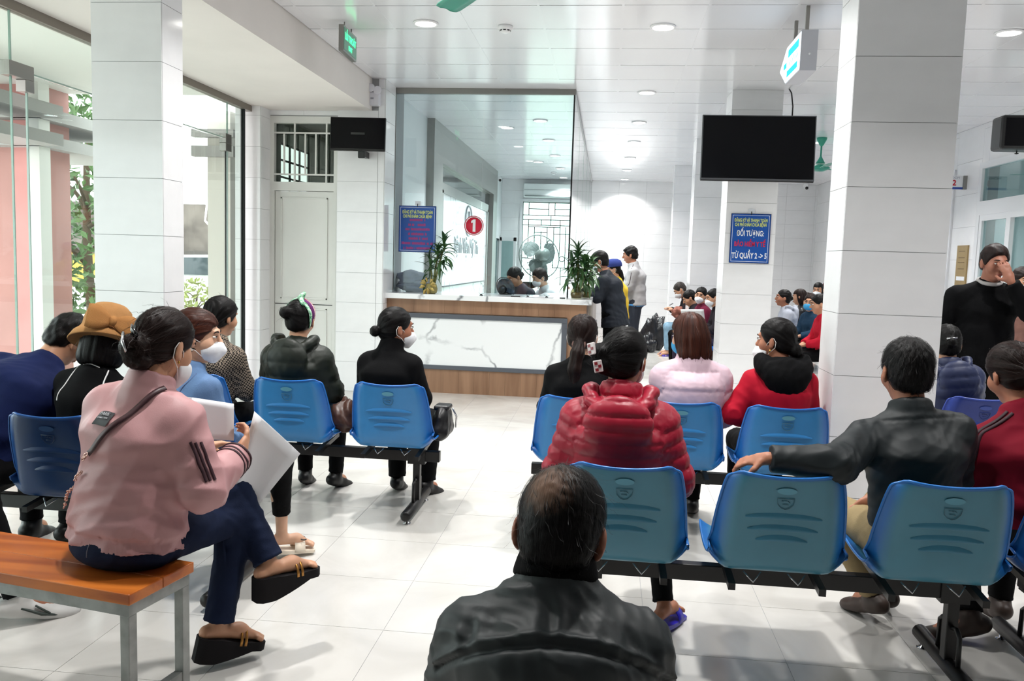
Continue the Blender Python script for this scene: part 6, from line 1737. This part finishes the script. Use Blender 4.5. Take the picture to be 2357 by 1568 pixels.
# ---- black coat woman with a low bun
p = Person('woman in a black coat with a low bun and white mask facing right', (-1.2, 4.57), -12, s_=.85, lean=-6, bend=16, head=(-42, 4, 0), h=.0095, fat=1.05, skin=SKIN2)
p.body(fingers=()); p.top(BLACKF, t=.024, name='coat', wr=(.006,.1), seed=81, collar=(.06,.016), arm_t=.024)
p.bottom(BLKTR, t=.02); p.shoes(BSHOE); p.hair(HBLACK, 'tied', vol=.003, bun=[((0,-.135,-.03), (.03,.03,.033))], amp=.0025, seed=4); p.mask(MASKW, 'fold', low=.005); p.face(lips=False)
strands(p, HBLACK, 1100, 'tied', (0,-.13,-.03), .1, seed=8)
t = thing('handbag', 'black handbag on the lap of the woman in the black coat', 'bag', (-.9, 4.64, .45)); BLL = mat('black_leather', (16,15,18), .4, .4)
o = Ops(); o.ell((-.9,4.66,.53), (.05,.12,.075), None, .02).cap((-.9,4.57,.46), (-.9,4.75,.46), .05, .05, .04); V, F = surf(o, .008); V = V+normals(V, F)*wrinkle(V, .006, .08, 3)[:,None]; o_ = to_obj('bag_body', V, F, BLL, t); o_.matrix_parent_inverse = t.matrix_basis.inverted()
MB().box((-.945,4.6,.575), (-.855,4.72,.605), ch=.012).build('flap', BLL, t)
MB().tube([(-.83,4.58,.6),(-.81,4.6,.55),(-.82,4.64,.48)], .005, 6).build('chain', SILV, t)

# ---- ponytail woman in black
p = Person('woman in black with a long brown ponytail in the second row', (-.12, 4.44), -2, s_=.87, lean=-8, bend=20, head=(-6, 10, 0), h=.0095, skin=SKIN3)
p.body(fingers=()); p.top(BLACKF, t=.012, name='sweater', wr=(.005,.1), seed=91); p.bottom(BLKTR); p.shoes(BSHOE)
p.hair(HBROWN, 'tied', vol=.006, tail=[((0,-.1,-.055),.032),((-.0,-.135,-.11),.036),((-.01,-.14,-.2),.036),((-.005,-.125,-.28),.028),((.0,-.11,-.33),.012)], amp=.003, seed=6)
strands(p, HBROWN, 1300, 'tied', (0,-.11,-.06), .1, seed=9)
MB().tube([p.H(.03*math.cos(a), -.108+.01*math.sin(a), -.055+.028*math.sin(a)) for a in np.linspace(0, 2*math.pi, 14, endpoint=False)], .011, 8, closed=True).build('scrunchie', mat('scrunchie_brown', (96,66,58), .7), p.root, local=True)
p.mask(MASKW, 'fold'); MB().tube([p.H(.05*math.cos(a), -.05+.055*math.sin(a), -.155+.01*math.sin(a)) for a in np.linspace(-2.5, -.6, 12)], .004, 6).build('necklace', GOLD, p.root, local=True)

# ---- pale pink puffer
PPUF = mat('pale_pink_nylon', (206,178,190), .55, .35)
p = Person('woman in a pale pink puffer jacket with a chestnut bob', (.47, 4.45), 4, s_=.91, lean=-6, bend=16, head=(34, 10, 0), h=.0085, skin=SKIN3, fat=1.05)
p.body(fingers=()); p.top(PPUF, t=.03, name='puffer_jacket', puff=(.1,.014), wr=(.004,.07), seed=101, collar=(.045,.02), arm_t=.03); p.bottom(BLKTR); p.shoes(BSHOE)
p.hair(HCHEST, 'bob', vol=.008, L=.115, amp=.004, seed=7); p.mask(MASKB, 'flat'); p.face(lips=False)
strands(p, HCHEST, 2200, 'bob', (0,0,0), .12, seed=10)

# ---- red jacket with a black hood, profile left
REDJ = mat('red_fleece', (176,12,40), .8, .2, vary=.06); 
p = Person('woman in a red jacket with a black hood looking left in the second row', (.93, 4.46), 6, s_=.9, lean=-4, bend=14, head=(52, 4, 0), h=.0095, skin=SKIN2,
           armL=((-.25,-.02,.68), (-.12,.2,.6)))
p.body(fingers=()); p.top(REDJ, t=.018, wr=(.009,.11), seed=111, name='red_jacket'); p.bottom(BLKTR); p.shoes(BSHOE)
o = Ops(); bk = -p.fw; c0 = p.nb+bk*.03
for i in range(8):
    pt = lambda a: c0+p.ux*math.cos(a)*.11+bk*math.sin(a)*.075-p.d3*(.02+.1*math.sin(a))+p.d3*.05
    o.cap(pt(math.pi*i/8), pt(math.pi*(i+1)/8), .042, .042, .03)
o.ell(c0+bk*.07-p.d3*.06, (.115,.05,.1), np.stack([p.ux,p.fw,p.d3], 1), .03); o.torus(p.nb+p.d3*.02, p.d3, .075, .03, p.ux, k=.02)
V, F = surf(o, .01); to_obj('hood', V+normals(V, F)*wrinkle(V, .006, .07, 5)[:,None], F, BLACKF, p.root)
p.hair(HBLACK, 'tied', vol=.004, bun=[((0,-.115,-.06), (.04,.03,.04))], amp=.0025, seed=9); p.mask(MASKW, 'fold', low=.02); p.face(lips=False)
strands(p, HBLACK, 1300, 'tied', (0,-.115,-.06), .1, seed=11)
MB().tube([p.H(-.083,.0,-.05), p.H(-.085,.004,-.065)], .004, 6).build('earring', GOLD, p.root, local=True)

# ---- red puffer in the near row
RPUF = mat('crimson_nylon', (146,16,42), .42, .4)
p = Person('woman in a crimson puffer jacket with checked hair clips in the near row', (.07, 3.06), -3, s_=.94, lean=-7, bend=14, head=(-16, 6, 0), h=.0075, hb=.008, fat=1.02, skin=SKIN2,
           armR=((.215,.02,.645), (.09,.26,.6)), armL=((-.215,.02,.645), (-.08,.26,.6)), legR=((.14,.4,.485), (.2,.18,.1), (.07,.15,-.02)), legL=((-.1,.4,.485), (-.12,.35,.1)))
p.body(fingers=(), feet=True); p.top(RPUF, t=.036, name='puffer_jacket', puff=(.052,.008), wr=(.004,.06), seed=121, hood=(.066,.1), collar=(.045,.016), arm_t=.03)
p.bottom(BLKTR, t=.004); p.shoes(mat('blue_rubber', (34,28,160), .4, .4), kind='sandal')
p.hair(HBLACK, 'tied', vol=.006, bun=[((-.07,-.095,.02), (.042,.036,.034)), ((-.055,-.1,-.03), (.03,.03,.035))], amp=.0022, seed=10, h=.006)
strands(p, HBLACK, 2600, 'tied', (-.07,-.1,.0), .1, seed=12)
p.mask(MASKW, 'flat'); CHK = mat('checked_clip', (206,196,196), .3, .5); CHR = mat('clip_check_red', (130,30,40), .3, .5)
for c in ((-.095,-.128,.03), (-.06,-.14,-.035)):
    q = p.H(*c); R = p.Rh @ rotz(.5 if c[2] < 0 else -.3) @ roty(-.25)
    M = Matrix.Translation(Vector(q)) @ Matrix(R.tolist()).to_4x4()
    cl = MB().box((-.016,-.006,-.022), (.016,.004,.022), M, ch=.003).build('hair_clip', CHK, p.root, local=True)
    k_ = MB()
    for i in range(2):
        for j in range(3):
            if (i+j) % 2 == 0: k_.box((-.012+i*.012,-.0075,-.017+j*.0115), (-.001+i*.012,-.0055,-.0065+j*.0115), M)
    k_.build('check_pattern', CHR, cl, local=True)

# ---- man in the black jacket, arm along the chair backs
BLJ = mat('black_nylon', (18,25,28), .55, .3, vary=.08, vscale=6)
p = Person('man in a black jacket stretching one arm along the chair backs', (1.13, 3.06), 10, s_=.94, male=True, lean=-5, bend=16, side=-4, head=(-6, 6, 2), h=.0075, hb=.006, skin=SKIN2,
           armL=((-.375,-.17,.80), (-.6,-.13,.805)), armR=((.2,.1,.63), (-.06,.2,.575)), legL=((-.12,.42,.485), (.08,.39,.12)), legR=((.1,.42,.49), (.2,.5,.1)))
p.body(palm={'L': ((-.8,.55,-.25), (.2,.2,-.95)), 'R': ((-.6,.1,-.5), (-.2,-.6,-.5))}, curl=.6)
def yk(s, V):
    z = (V-s.nb) @ s.d3; b = (V-s.nb) @ s.fw; return np.where((b < 0) & (np.abs(z+.02) < .006), -.003, 0)
p.top(BLJ, t=.02, name='jacket', wr=(.011,.13), seed=131, collar=(.03,.01), yoke=yk, arm_t=.022); p.bottom(BEIGE, t=.012); p.shoes(BRSHOE)
p.hair(HBLACK, 'short', vol=.004, amp=.0018, seed=12, h=.005)
strands(p, HBLACK, 3800, 'short', (.0,-.05,.105), .032, lift=.0035, seed=13, fly=.016)
# his other hand, resting at the side of the seat
def lone_hand(person, w, d, pn, sd, m):
    o = Ops(); sv = person.ha[sd].copy(), person.el[sd].copy(); person.ha[sd] = np.array(w, float); person.el[sd] = np.array(w, float)-nrm(np.array(d, float))*.2
    person.hand(o, sd, True, .5, (d, pn)); person.ha[sd], person.el[sd] = sv
    V, F = surf(o, .004); return to_obj('hand', V, F, m, person.root)

# ---- balding man right in front
DKJ = mat('charcoal_polyester', (36,42,44), .52, .35, vary=.1, vscale=5)
p = Person('balding man in a dark grey jacket seated right in front of the camera', (-.07, 1.47), 3, seat=.315, s_=.9, male=True, lean=6, bend=22, neck=-48, head=(-5, 26, 4), h=.0065, hb=.006, skin=SKIN4, shrug=-.03, neck_f=.02, hs=1.04)
p.body(fingers=())
def seam(s, V):
    z = (V-s.nb) @ s.d3; y = (V-s.nb) @ s.fw; x = (V-s.nb) @ s.ux
    l = -.11-.5*x*x*2; return np.where(y < .02, .008*np.exp(-((z-l-.006)/.007)**2)-.011*np.exp(-((z-l+.008)/.007)**2)+.004*np.exp(-((z-l-.03)/.03)**2)*np.sin(x*90+np.sin(x*41)*2), 0)
p.top(DKJ, t=.022, name='jacket', wr=(.013,.12), seed=143, collar=(.035,.014), yoke=seam, arm_t=.024, loose=1.04); p.bottom(BLKTR); p.shoes(BSHOE)
def bald(Q):
    c = np.array((-.025,-.085,.062)); d = np.linalg.norm((Q-c)/np.array((1,1.1,1)), axis=1); f = np.clip((d-.005)/.06, 0, 1)[:,None]
    f = f**1.3; return np.concatenate([np.array(srgb(120,90,72)[:3])*(1-f)+np.array(srgb(12,10,10)[:3])*f, np.ones((len(Q),1))], 1)
HB = hair_mat('thinning_hair', (20,18,18), (56,48,44)).copy(); HB.name = 'thinning_hair_crown'
_nt = HB.node_tree; _a = _nt.nodes.new('ShaderNodeAttribute'); _a.attribute_name = 'tint'; _b = _nt.nodes['Principled BSDF']
_mx = _nt.nodes.new('ShaderNodeMix'); _mx.data_type = 'RGBA'; _mx.blend_type = 'MULTIPLY'; _mx.inputs['Factor'].default_value = .0
_old = _b.inputs['Base Color'].links[0].from_socket; _nt.links.new(_a.outputs['Color'], _mx.inputs['A']); _nt.links.new(_old, _mx.inputs['B']); _nt.links.new(_mx.outputs['Result'], _b.inputs['Base Color'])
p.hair(HB, 'short', vol=.002, amp=.001, seed=14, h=.0045, bald=bald)
strands(p, HBLACK, 4200, 'short', (-.02,-.05,.105), .035, lift=.0028, seed=14, fly=.018, avoid=((-.025,-.085,.062), .05))
o = Ops(); c0 = p.nb+nrm(p.hc-p.nb)*.015; ax = nrm(nrm(p.hc-p.nb)+p.d3*.2)
for i in range(4): o.torus(c0+ax*.012*i, ax, .075-.003*i, .009, p.ux, .072-.003*i, .014)
V, F = surf(o, .006); to_obj('knit_collar', V, F, BLACKF, p.root)

# ---- navy quilted coat
NPUF = mat('navy_quilt_nylon', (34,43,76), .5, .4)
p = Person('woman in a navy quilted coat seated just right of the near pillar', (2.06, 5.08), 3, s_=.85, lean=-6, bend=20, side=-7, head=(-10, 10, 0), h=.0095, skin=SKIN)
p.body(fingers=()); p.top(NPUF, t=.03, name='quilted_coat', puff=(.06,.008), wr=(.004,.06), seed=151, hood=(.06,.11), collar=(.03,.014), arm_t=.03); p.bottom(BLKTR); p.shoes(BSHOE)
p.hair(HBLACK, 'tied', vol=.004, bun=[((0,-.12,.0), .03)], amp=.0022); MB().tube([p.H(-.03,-.13,.02), p.H(.03,-.135,.03)], .005, 6).build('hair_clip', SILV, p.root, local=True)
strands(p, HBLACK, 900, 'tied', (0,-.12,0), .1, seed=15)

# ---- crimson sleeve stripes at the picture edge
def stripes(s, V, sc, kind):
    c0, c1 = np.array(srgb(150,20,48)), np.array(srgb(40,10,16)); out = np.tile(c0, (len(V),1))
    return out
CRM = mat('crimson_knit', (124,12,36), .8, .2, vary=.08)
p = Person('person in a crimson top with dark sleeve stripes at the picture edge', (1.62, 3.2), 4, s_=.95, lean=-4, bend=18, side=-9, head=(10, 18, -4), h=.009, skin=SKIN2, legL=((-.1,.38,.46), (-.13,.165,.1), (-.17,.02,-.045)))
p.body(fingers=()); p.top(CRM, t=.018, name='striped_top', wr=(.008,.11), seed=161, collar=(.02,.006)); p.bottom(BLKTR); p.shoes(BRSHOE)
p.hair(HBROWN, 'tied', vol=.006, bun=[((0,-.12,-.02), .04)], amp=.003)
strands(p, HBROWN, 1400, 'tied', (0,-.12,-.02), .1, seed=16)
for i in range(2):
    e = -p.ux*.055-p.fw*(.06+.03*i); a = p.sh['L']; b2 = p.el['L']
    p.ribbon('sleeve_stripe', [p.nb-p.ux*.08-p.fw*(.04+.03*i)+p.d3*.02, a+e+p.d3*.05, a+(b2-a)*.5+e, b2+e], .012, STR, .0025, 24)
# stocking foot and flat shoe behind the near seat leg are hers
# ---- walking man
p = Person('man in a black sweater raising a hand to his face while walking', (2.585, 6.05), 176, sit=False, s_=1.03, male=True, lean=2, bend=6, head=(8, 12, 0), h=.0105, hb=.009, skin=SKIN4,
           armL=((-.2,.24,1.2), (-.06,.25,1.4)), armR=((.27,-.02,1.08), (.26,.1,.86)), fat=1.15)
p.body(curl=.35, palm={'L': ((.35,-.15,.9), (.0,-1,.1))}); p.top(BLACKF, t=.02, name='sweater', wr=(.009,.12), seed=171, hem=-.06); p.bottom(BLKTR); p.shoes(BSHOE)
o = Ops(); o.torus(p.nb+V3(0,.01,.02), V3(0,.3,1), .068, .014, p.ux, .07); V, F = surf(o, .008); to_obj('shirt_collar', V, F, mat('grey_collar', (170,166,164), .7), p.root)
p.hair(HBROWN, 'short', vol=.004, amp=.003, line=-.01); p.face()
# ---- woman behind him
BRN = mat('brown_sheepskin', (150,108,98), .7, .3, vary=.3, vscale=10)
p = Person('masked woman in a brown jacket half hidden behind the walking man', (3.28, 7.1), 172, sit=False, s_=.94, lean=0, bend=6, head=(10, 6, 0), h=.012, skin=SKIN)
p.body(fingers=()); p.top(BRN, t=.024, name='brown_jacket', wr=(.01,.1), seed=181, collar=(.03,.01)); p.bottom(BLKTR); p.shoes(BSHOE); p.hair(HBROWN, 'tied', bun=[((0,-.11,.0), .04)]); p.mask(MASKW, 'flat'); p.face(lips=False)

# ---- people at the counter
WJK = mat('pale_grey_tracksuit', (172,170,172), .75, .25, vary=.05)
p = Person('man in a pale grey track jacket standing beyond the counter corner', (.44, 12.0), 84, sit=False, s_=1.06, male=True, lean=3, bend=8, head=(4, 10, 0), h=.011, skin=SKIN2,
           armL=((-.2,.1,1.13), (-.1,.3,1.1)), armR=((.21,.08,1.12), (.08,.32,1.08)))
p.body(fingers=()); p.top(WJK, t=.02, name='track_jacket', wr=(.009,.12), seed=191, hem=-.05, collar=(.03,.008)); p.bottom(CHAR, t=.008); p.shoes(BSHOE); p.hair(HBLACK, 'short', vol=.008, amp=.005); p.face()
e = -p.ux*.09+p.fw*.0
p.ribbon('piping', [p.nb-p.ux*.07, p.sh['L']-p.ux*.05+p.d3*.05, p.sh['L']+(p.el['L']-p.sh['L'])*.5-p.ux*.08, p.el['L']-p.ux*.07, p.el['L']+(p.ha['L']-p.el['L'])*.8-p.ux*.06], .008, STR, .002, 30)
p.ribbon('shirt_hem', [p.hip+V3(.17*math.sin(a), -.14*math.cos(a), -.055) for a in np.linspace(0, 6.28, 20)], .03, mat('blue_tee', (70,140,200), .8), .006, 40, tree=p.tree(p.botV, p.botF))
BSUIT = mat('black_suit', (24,30,40), .7, .3)
p = Person('man in a black suit and mask leaning on the counter corner', (.11, 9.72), 78, sit=False, s_=1.0, male=True, lean=8, bend=16, head=(6, 16, 0), h=.01, skin=SKIN2, fat=1.12,
           armL=((-.22,.16,1.05), (-.1,.36,1.12)), armR=((.2,.14,1.06), (.05,.38,1.12)))
p.body(fingers=()); p.top(BSUIT, t=.02, name='suit_jacket', wr=(.008,.12), seed=201, hem=-.14, hem_flare=.02); p.bottom(BLACKF, t=.016); p.shoes(BSHOE); p.hair(HBLACK, 'short', vol=.005, amp=.003); p.mask(MASKW, 'fold'); p.face(lips=False)
t = thing('wool_cuff', 'maroon sleeve cuff under the black suit sleeve', 'clothing', (-.2, 9.7, 1.1)) if False else None
YEL = mat('yellow_jacket', (222,186,50), .6, .3, vary=.1)
p = Person('woman in a yellow jacket and blue knit cap between the two men', (.19, 11.0), 98, sit=False, s_=.92, lean=4, bend=8, head=(0, 6, 0), h=.012, skin=SKIN)
p.body(fingers=()); p.top(YEL, t=.02, name='yellow_jacket', wr=(.008,.1), seed=211, hem=-.08); p.bottom(BLACKF, t=.01); p.shoes(BSHOE); p.hair(HBLACK, 'tied', tail=[((0,-.1,-.05),.035),((0,-.12,-.14),.03),((0,-.11,-.22),.015)]); p.mask(MASKW, 'fold'); p.face(lips=False)
Mh = Matrix.Translation(Vector(p.H(0,-.012,.045))) @ Matrix(p.Rh.tolist()).to_4x4()
MB().lathe([(.104,-.015),(.108,.0),(.106,.03),(.09,.065),(.05,.085),(.001,.09)], (0,0,0), 28, Mh @ Matrix.Diagonal((.92,1.06,1,1))).build('knit_cap', mat('blue_knit', (52,64,124), .9, .1, bump=.6, bscale=160), p.root, local=True)
P_ = [[Mh @ Vector((.1*math.sin(a)*.95, .105*math.cos(a)*1.05+r, -.012-.25*r)) for a in np.linspace(-1, 1, 9)] for r in (0,.02,.045)]
MB().grid(P_).build('cap_brim', mat('brim_grey', (168,164,172), .8), p.root, local=True).modifiers.new('t', 'SOLIDIFY').thickness = .004
t = thing('shoulder_bag', 'maroon shoulder bag hanging between the standing people', 'bag', (.23, 11.1, .72))
MB().box((.17,11.0,.72), (.29,11.12,.93), ch=.02).build('bag_body', mat('maroon_leather', (110,28,60), .4, .4), t)
MB().tube([(.19,11.06,.93),(.2,11.04,1.1),(.2,11.03,1.22)], .004, 6).build('strap', BLACK_P, t)
# clerk behind the glass
p = Person('clerk in dark clothes bowed behind the counter glass', (-.98, 10.35), 150, seat=.62, s_=.95, lean=8, bend=26, head=(-20, 30, 0), h=.012, skin=SKIN)
p.body(fingers=()); p.top(FAB('clerk_grey', (70,70,78)), t=.018, wr=(.007,.1), seed=221, name='cardigan'); p.bottom(BLKTR); p.hair(HBLACK, 'tied', vol=.004, bun=[((0,-.11,-.03), .035)]); p.face()
p = Person('second clerk facing the first behind the counter glass', (-.66, 10.5), 120, seat=.6, s_=.93, lean=6, bend=20, head=(0, 20, 0), h=.012, skin=SKIN3)
p.body(fingers=()); p.top(FAB('clerk_white', (214,218,222)), t=.018, wr=(.007,.1), seed=222, name='white_coat'); p.bottom(BLKTR); p.hair(HBROWN, 'short', vol=.006); p.mask(MASKW, 'flat'); p.face(lips=False)
for x, y, lb in ((-.98, 10.35, 'grey stool under the first clerk'), (-.66, 10.5, 'grey stool under the second clerk')):
    t = thing('stool', lb, 'stool', (x, y, 0)); z = .6 if x < -.8 else .58
    MB().lathe([(.001,z-.04),(.16,z-.04),(.17,z-.02),(.16,z+.02),(.001,z+.02)], (x,y,0), 20).build('seat', FR, t); MB().tube([(x,y,.02),(x,y,z)], .025, 10).build('pole', STEEL, t); MB().lathe([(.2,0),(.2,.02),(.03,.05),(.001,.05)], (x,y,0), 20).build('base', STEEL, t)

# ---- far waiting patients
DKC = FAB('dark_coat', (40,36,42)); MAR = FAB('maroon_coat', (110,36,60)); GHO = FAB('pale_hoodie', (176,180,192)); DBL = FAB('dark_teal_coat', (34,58,80)); TAN = FAB('tan_coat', (140,116,80)); RED2 = FAB('red_coat', (190,28,50)); BLKL = mat('black_glossy_coat', (22,22,26), .35, .5)
def sitter(label, x, y, yaw, top_m, hair_m, style, mask_m=None, s=.88, head=(0,10,0), bottom_m=BLKTR, shoe=BSHOE, lean=2, bend=12, nm='coat', seed=1, **kw):
    arms = {k_: kw.pop(k_) for k_ in ('armL','armR') if k_ in kw}; seat_ = kw.pop('seat', .412)
    p = Person(label, (x, y), yaw, s_=s, lean=lean, bend=bend, head=head, h=.0125, skin=kw.pop('skin', SKIN), seat=seat_, male=kw.pop('male', False), **arms)
    p.body(fingers=kw.pop('fingers', ())); p.top(top_m, t=.022, wr=(.008,.1), seed=seed, name=nm, **kw.pop('topkw', {})); p.bottom(bottom_m); p.shoes(shoe, kind=kw.pop('shoekind', 'shoe')); p.hair(hair_m, style, **kw); 
    if mask_m: p.mask(mask_m, 'fold' if mask_m is MASKW else 'flat')
    p.face(lips=mask_m is None)
    return p
PURS = mat('purple_slipper', (70,50,150), .5, .3); GREYS = mat('lilac_slipper', (170,170,200), .6, .3)
pm = sitter('far man in a black jacket and mask bent over his phone', 1.42, 13.45, 92, DKC, HGREY, 'short', MASKW, male=True, s=1.0, head=(0,38,0), lean=8, bend=24, bottom_m=LTJ, shoe=PURS, shoekind='sandal', seed=301, armL=((-.2,.2,.66),(-.07,.36,.74)), armR=((.2,.2,.66),(.04,.38,.74)), fingers=('L','R'))
sitter('far woman with dark hair looking down beside the masked woman', 1.30, 12.0, 92, DKC, HBLACK, 'tied', None, head=(0,30,0), bun=[((0,-.11,-.03), .04)], seed=302, s=.8)
sitter('far masked woman in a maroon coat looking toward the camera', 1.36, 11.55, 100, MAR, HBLACK, 'tied', MASKW, head=(58,4,-8), bun=[((0,-.11,-.03), .04)], seed=303, bottom_m=FAB('plum_trousers', (60,52,72)))
sitter('far person in a dark hood seen in profile beside the television pillar', 1.50, 11.0, 92, DKC, HBLACK, 'short', MASKW, head=(10,14,0), seed=304, bottom_m=FAB('slate_trousers', (66,62,80)), topkw={'hood': (.06,.1)})
sitter('far woman in a pale grey hoodie looking left past the pillar', 2.46, 11.5, 90, GHO, HBLACK, 'tied', None, head=(0,-4,0), bun=[((0,-.11,.0), .03)], seed=305, skin=SKIN2, topkw={'hood': (.06,.1)})
sitter('far woman with long dark straight hair behind the pale hoodie', 2.86, 12.3, 70, BLKL, HBROWN, 'long', None, L=.2, seed=306, head=(0,8,0))
sitter('far person in a white round mask between the seated women', 3.05, 12.8, 100, TAN, HBROWN, 'tied', MASKW, head=(10,14,0), bun=[((0,-.1,0), .03)], seed=307, s=.78)
sitter('far woman in a bright blue surgical mask facing the camera', 2.66, 11.0, 110, DBL, HBROWN, 'tied', MASKB, head=(42,2,-6), bun=[((0,-.11,-.02), .035)], seed=308, s=.84)
sitter('far woman in a white mask sitting by the corridor wall', 3.45, 14.0, 150, BLKL, HBLACK, 'long', MASKW, L=.16, seed=309, s=1.02)
sitter('far person in a maroon cap and white mask by the wall', 3.85, 15.0, 150, DKC, hair_mat('maroon_cap_wool', (70,24,34), (90,34,44)), 'short', MASKW, vol=.008, seed=310, s=1.03)
sitter('far person in a red coat mostly hidden by the near pillar', 2.5, 9.7, 92, RED2, HBLACK, 'tied', None, bun=[((0,-.1,0), .03)], seed=311, s=.9)
t = MB().box((-.012,-.065,-.004), (.012+.045,.065,.004), Matrix.Translation((1.02, 13.45, .81)) @ Matrix.Rotation(rad_(-30), 4, 'Y'), ch=.002).build('phone', BLACK_P); tag(t, 'phone held by the far man in the black jacket', 'phone')
world_sheet('paper_chart', 'white medical chart held by the far masked woman', 'paper', [(1.0,11.3,.86), (1.28,11.1,.88), (1.32,11.15,.68), (1.05,11.35,.66)], PAPER, .005)
RUST = mat('rust_bundle', (150,92,78), .7, .3, vary=.4, vscale=18)
heap('folded_scarf', 'rust coloured scarf bundled on the lap of the far man', 'scarf', (1.16, 13.3, .62), (.1,.14,.08), RUST, 22, amp=.5)
BAGP = mat('black_plastic_bag', (34,34,38), .25, .5)
heap('plastic_bag', 'larger black plastic bag standing by the far man', 'bag', (.86, 14.3, 0.0), (.16,.14,.26), BAGP, 31, amp=.6); heap('plastic_bag', 'smaller black plastic bag on the floor by the far man', 'bag', (.72, 13.9, 0.0), (.11,.11,.13), BAGP, 32, amp=.6)
# benches for the far patients
for xs__, Y_, rz_, lb in (((1.5,), 0, 0, ''),): pass
def side_bench(label, x, y0, y1):
    t = thing('steel_bench', label, 'bench', (x, (y0+y1)/2, 0))
    MB().box((x-.2, y0, .39), (x+.2, y1, .425), ch=.006).build('seat', mat('plastic_rim_184', (22,100,184), .3, .5), t)
    for y in (y0+.15, y1-.15): MB().box((x-.15, y-.02, 0), (x-.11, y+.02, .39)).box((x+.11, y-.02, 0), (x+.15, y+.02, .39)).build('leg', BLK, t)
side_bench('blue bench under the far patients before the second pillar', 1.42, 10.6, 12.25)
side_bench('blue bench under the far man bent over his phone', 1.5, 13.0, 14.4)
side_bench('blue bench under the far women behind the television pillar', 2.66, 9.3, 11.9)
side_bench('blue bench in the second corridor row of far patients', 2.98, 12.0, 13.3)
side_bench('blue bench by the corridor wall at the far end', 3.65, 13.5, 15.5)

t = thing('plastic_stool', 'low red plastic stool under the balding man', 'stool', (-.07, 1.45, 0)); STM = mat('red_plastic_stool', (170,40,40), .4, .4)
MB().box((-.2,1.32,.27), (.06,1.58,.297), ch=.008).build('seat', STM, t)
for sx in (-1,1):
    for sy in (-1,1): MB().tube([(-.07+sx*.11,1.45+sy*.11,.27), (-.07+sx*.13,1.45+sy*.13,0)], [.018,.015], 8).build('leg', STM, t)
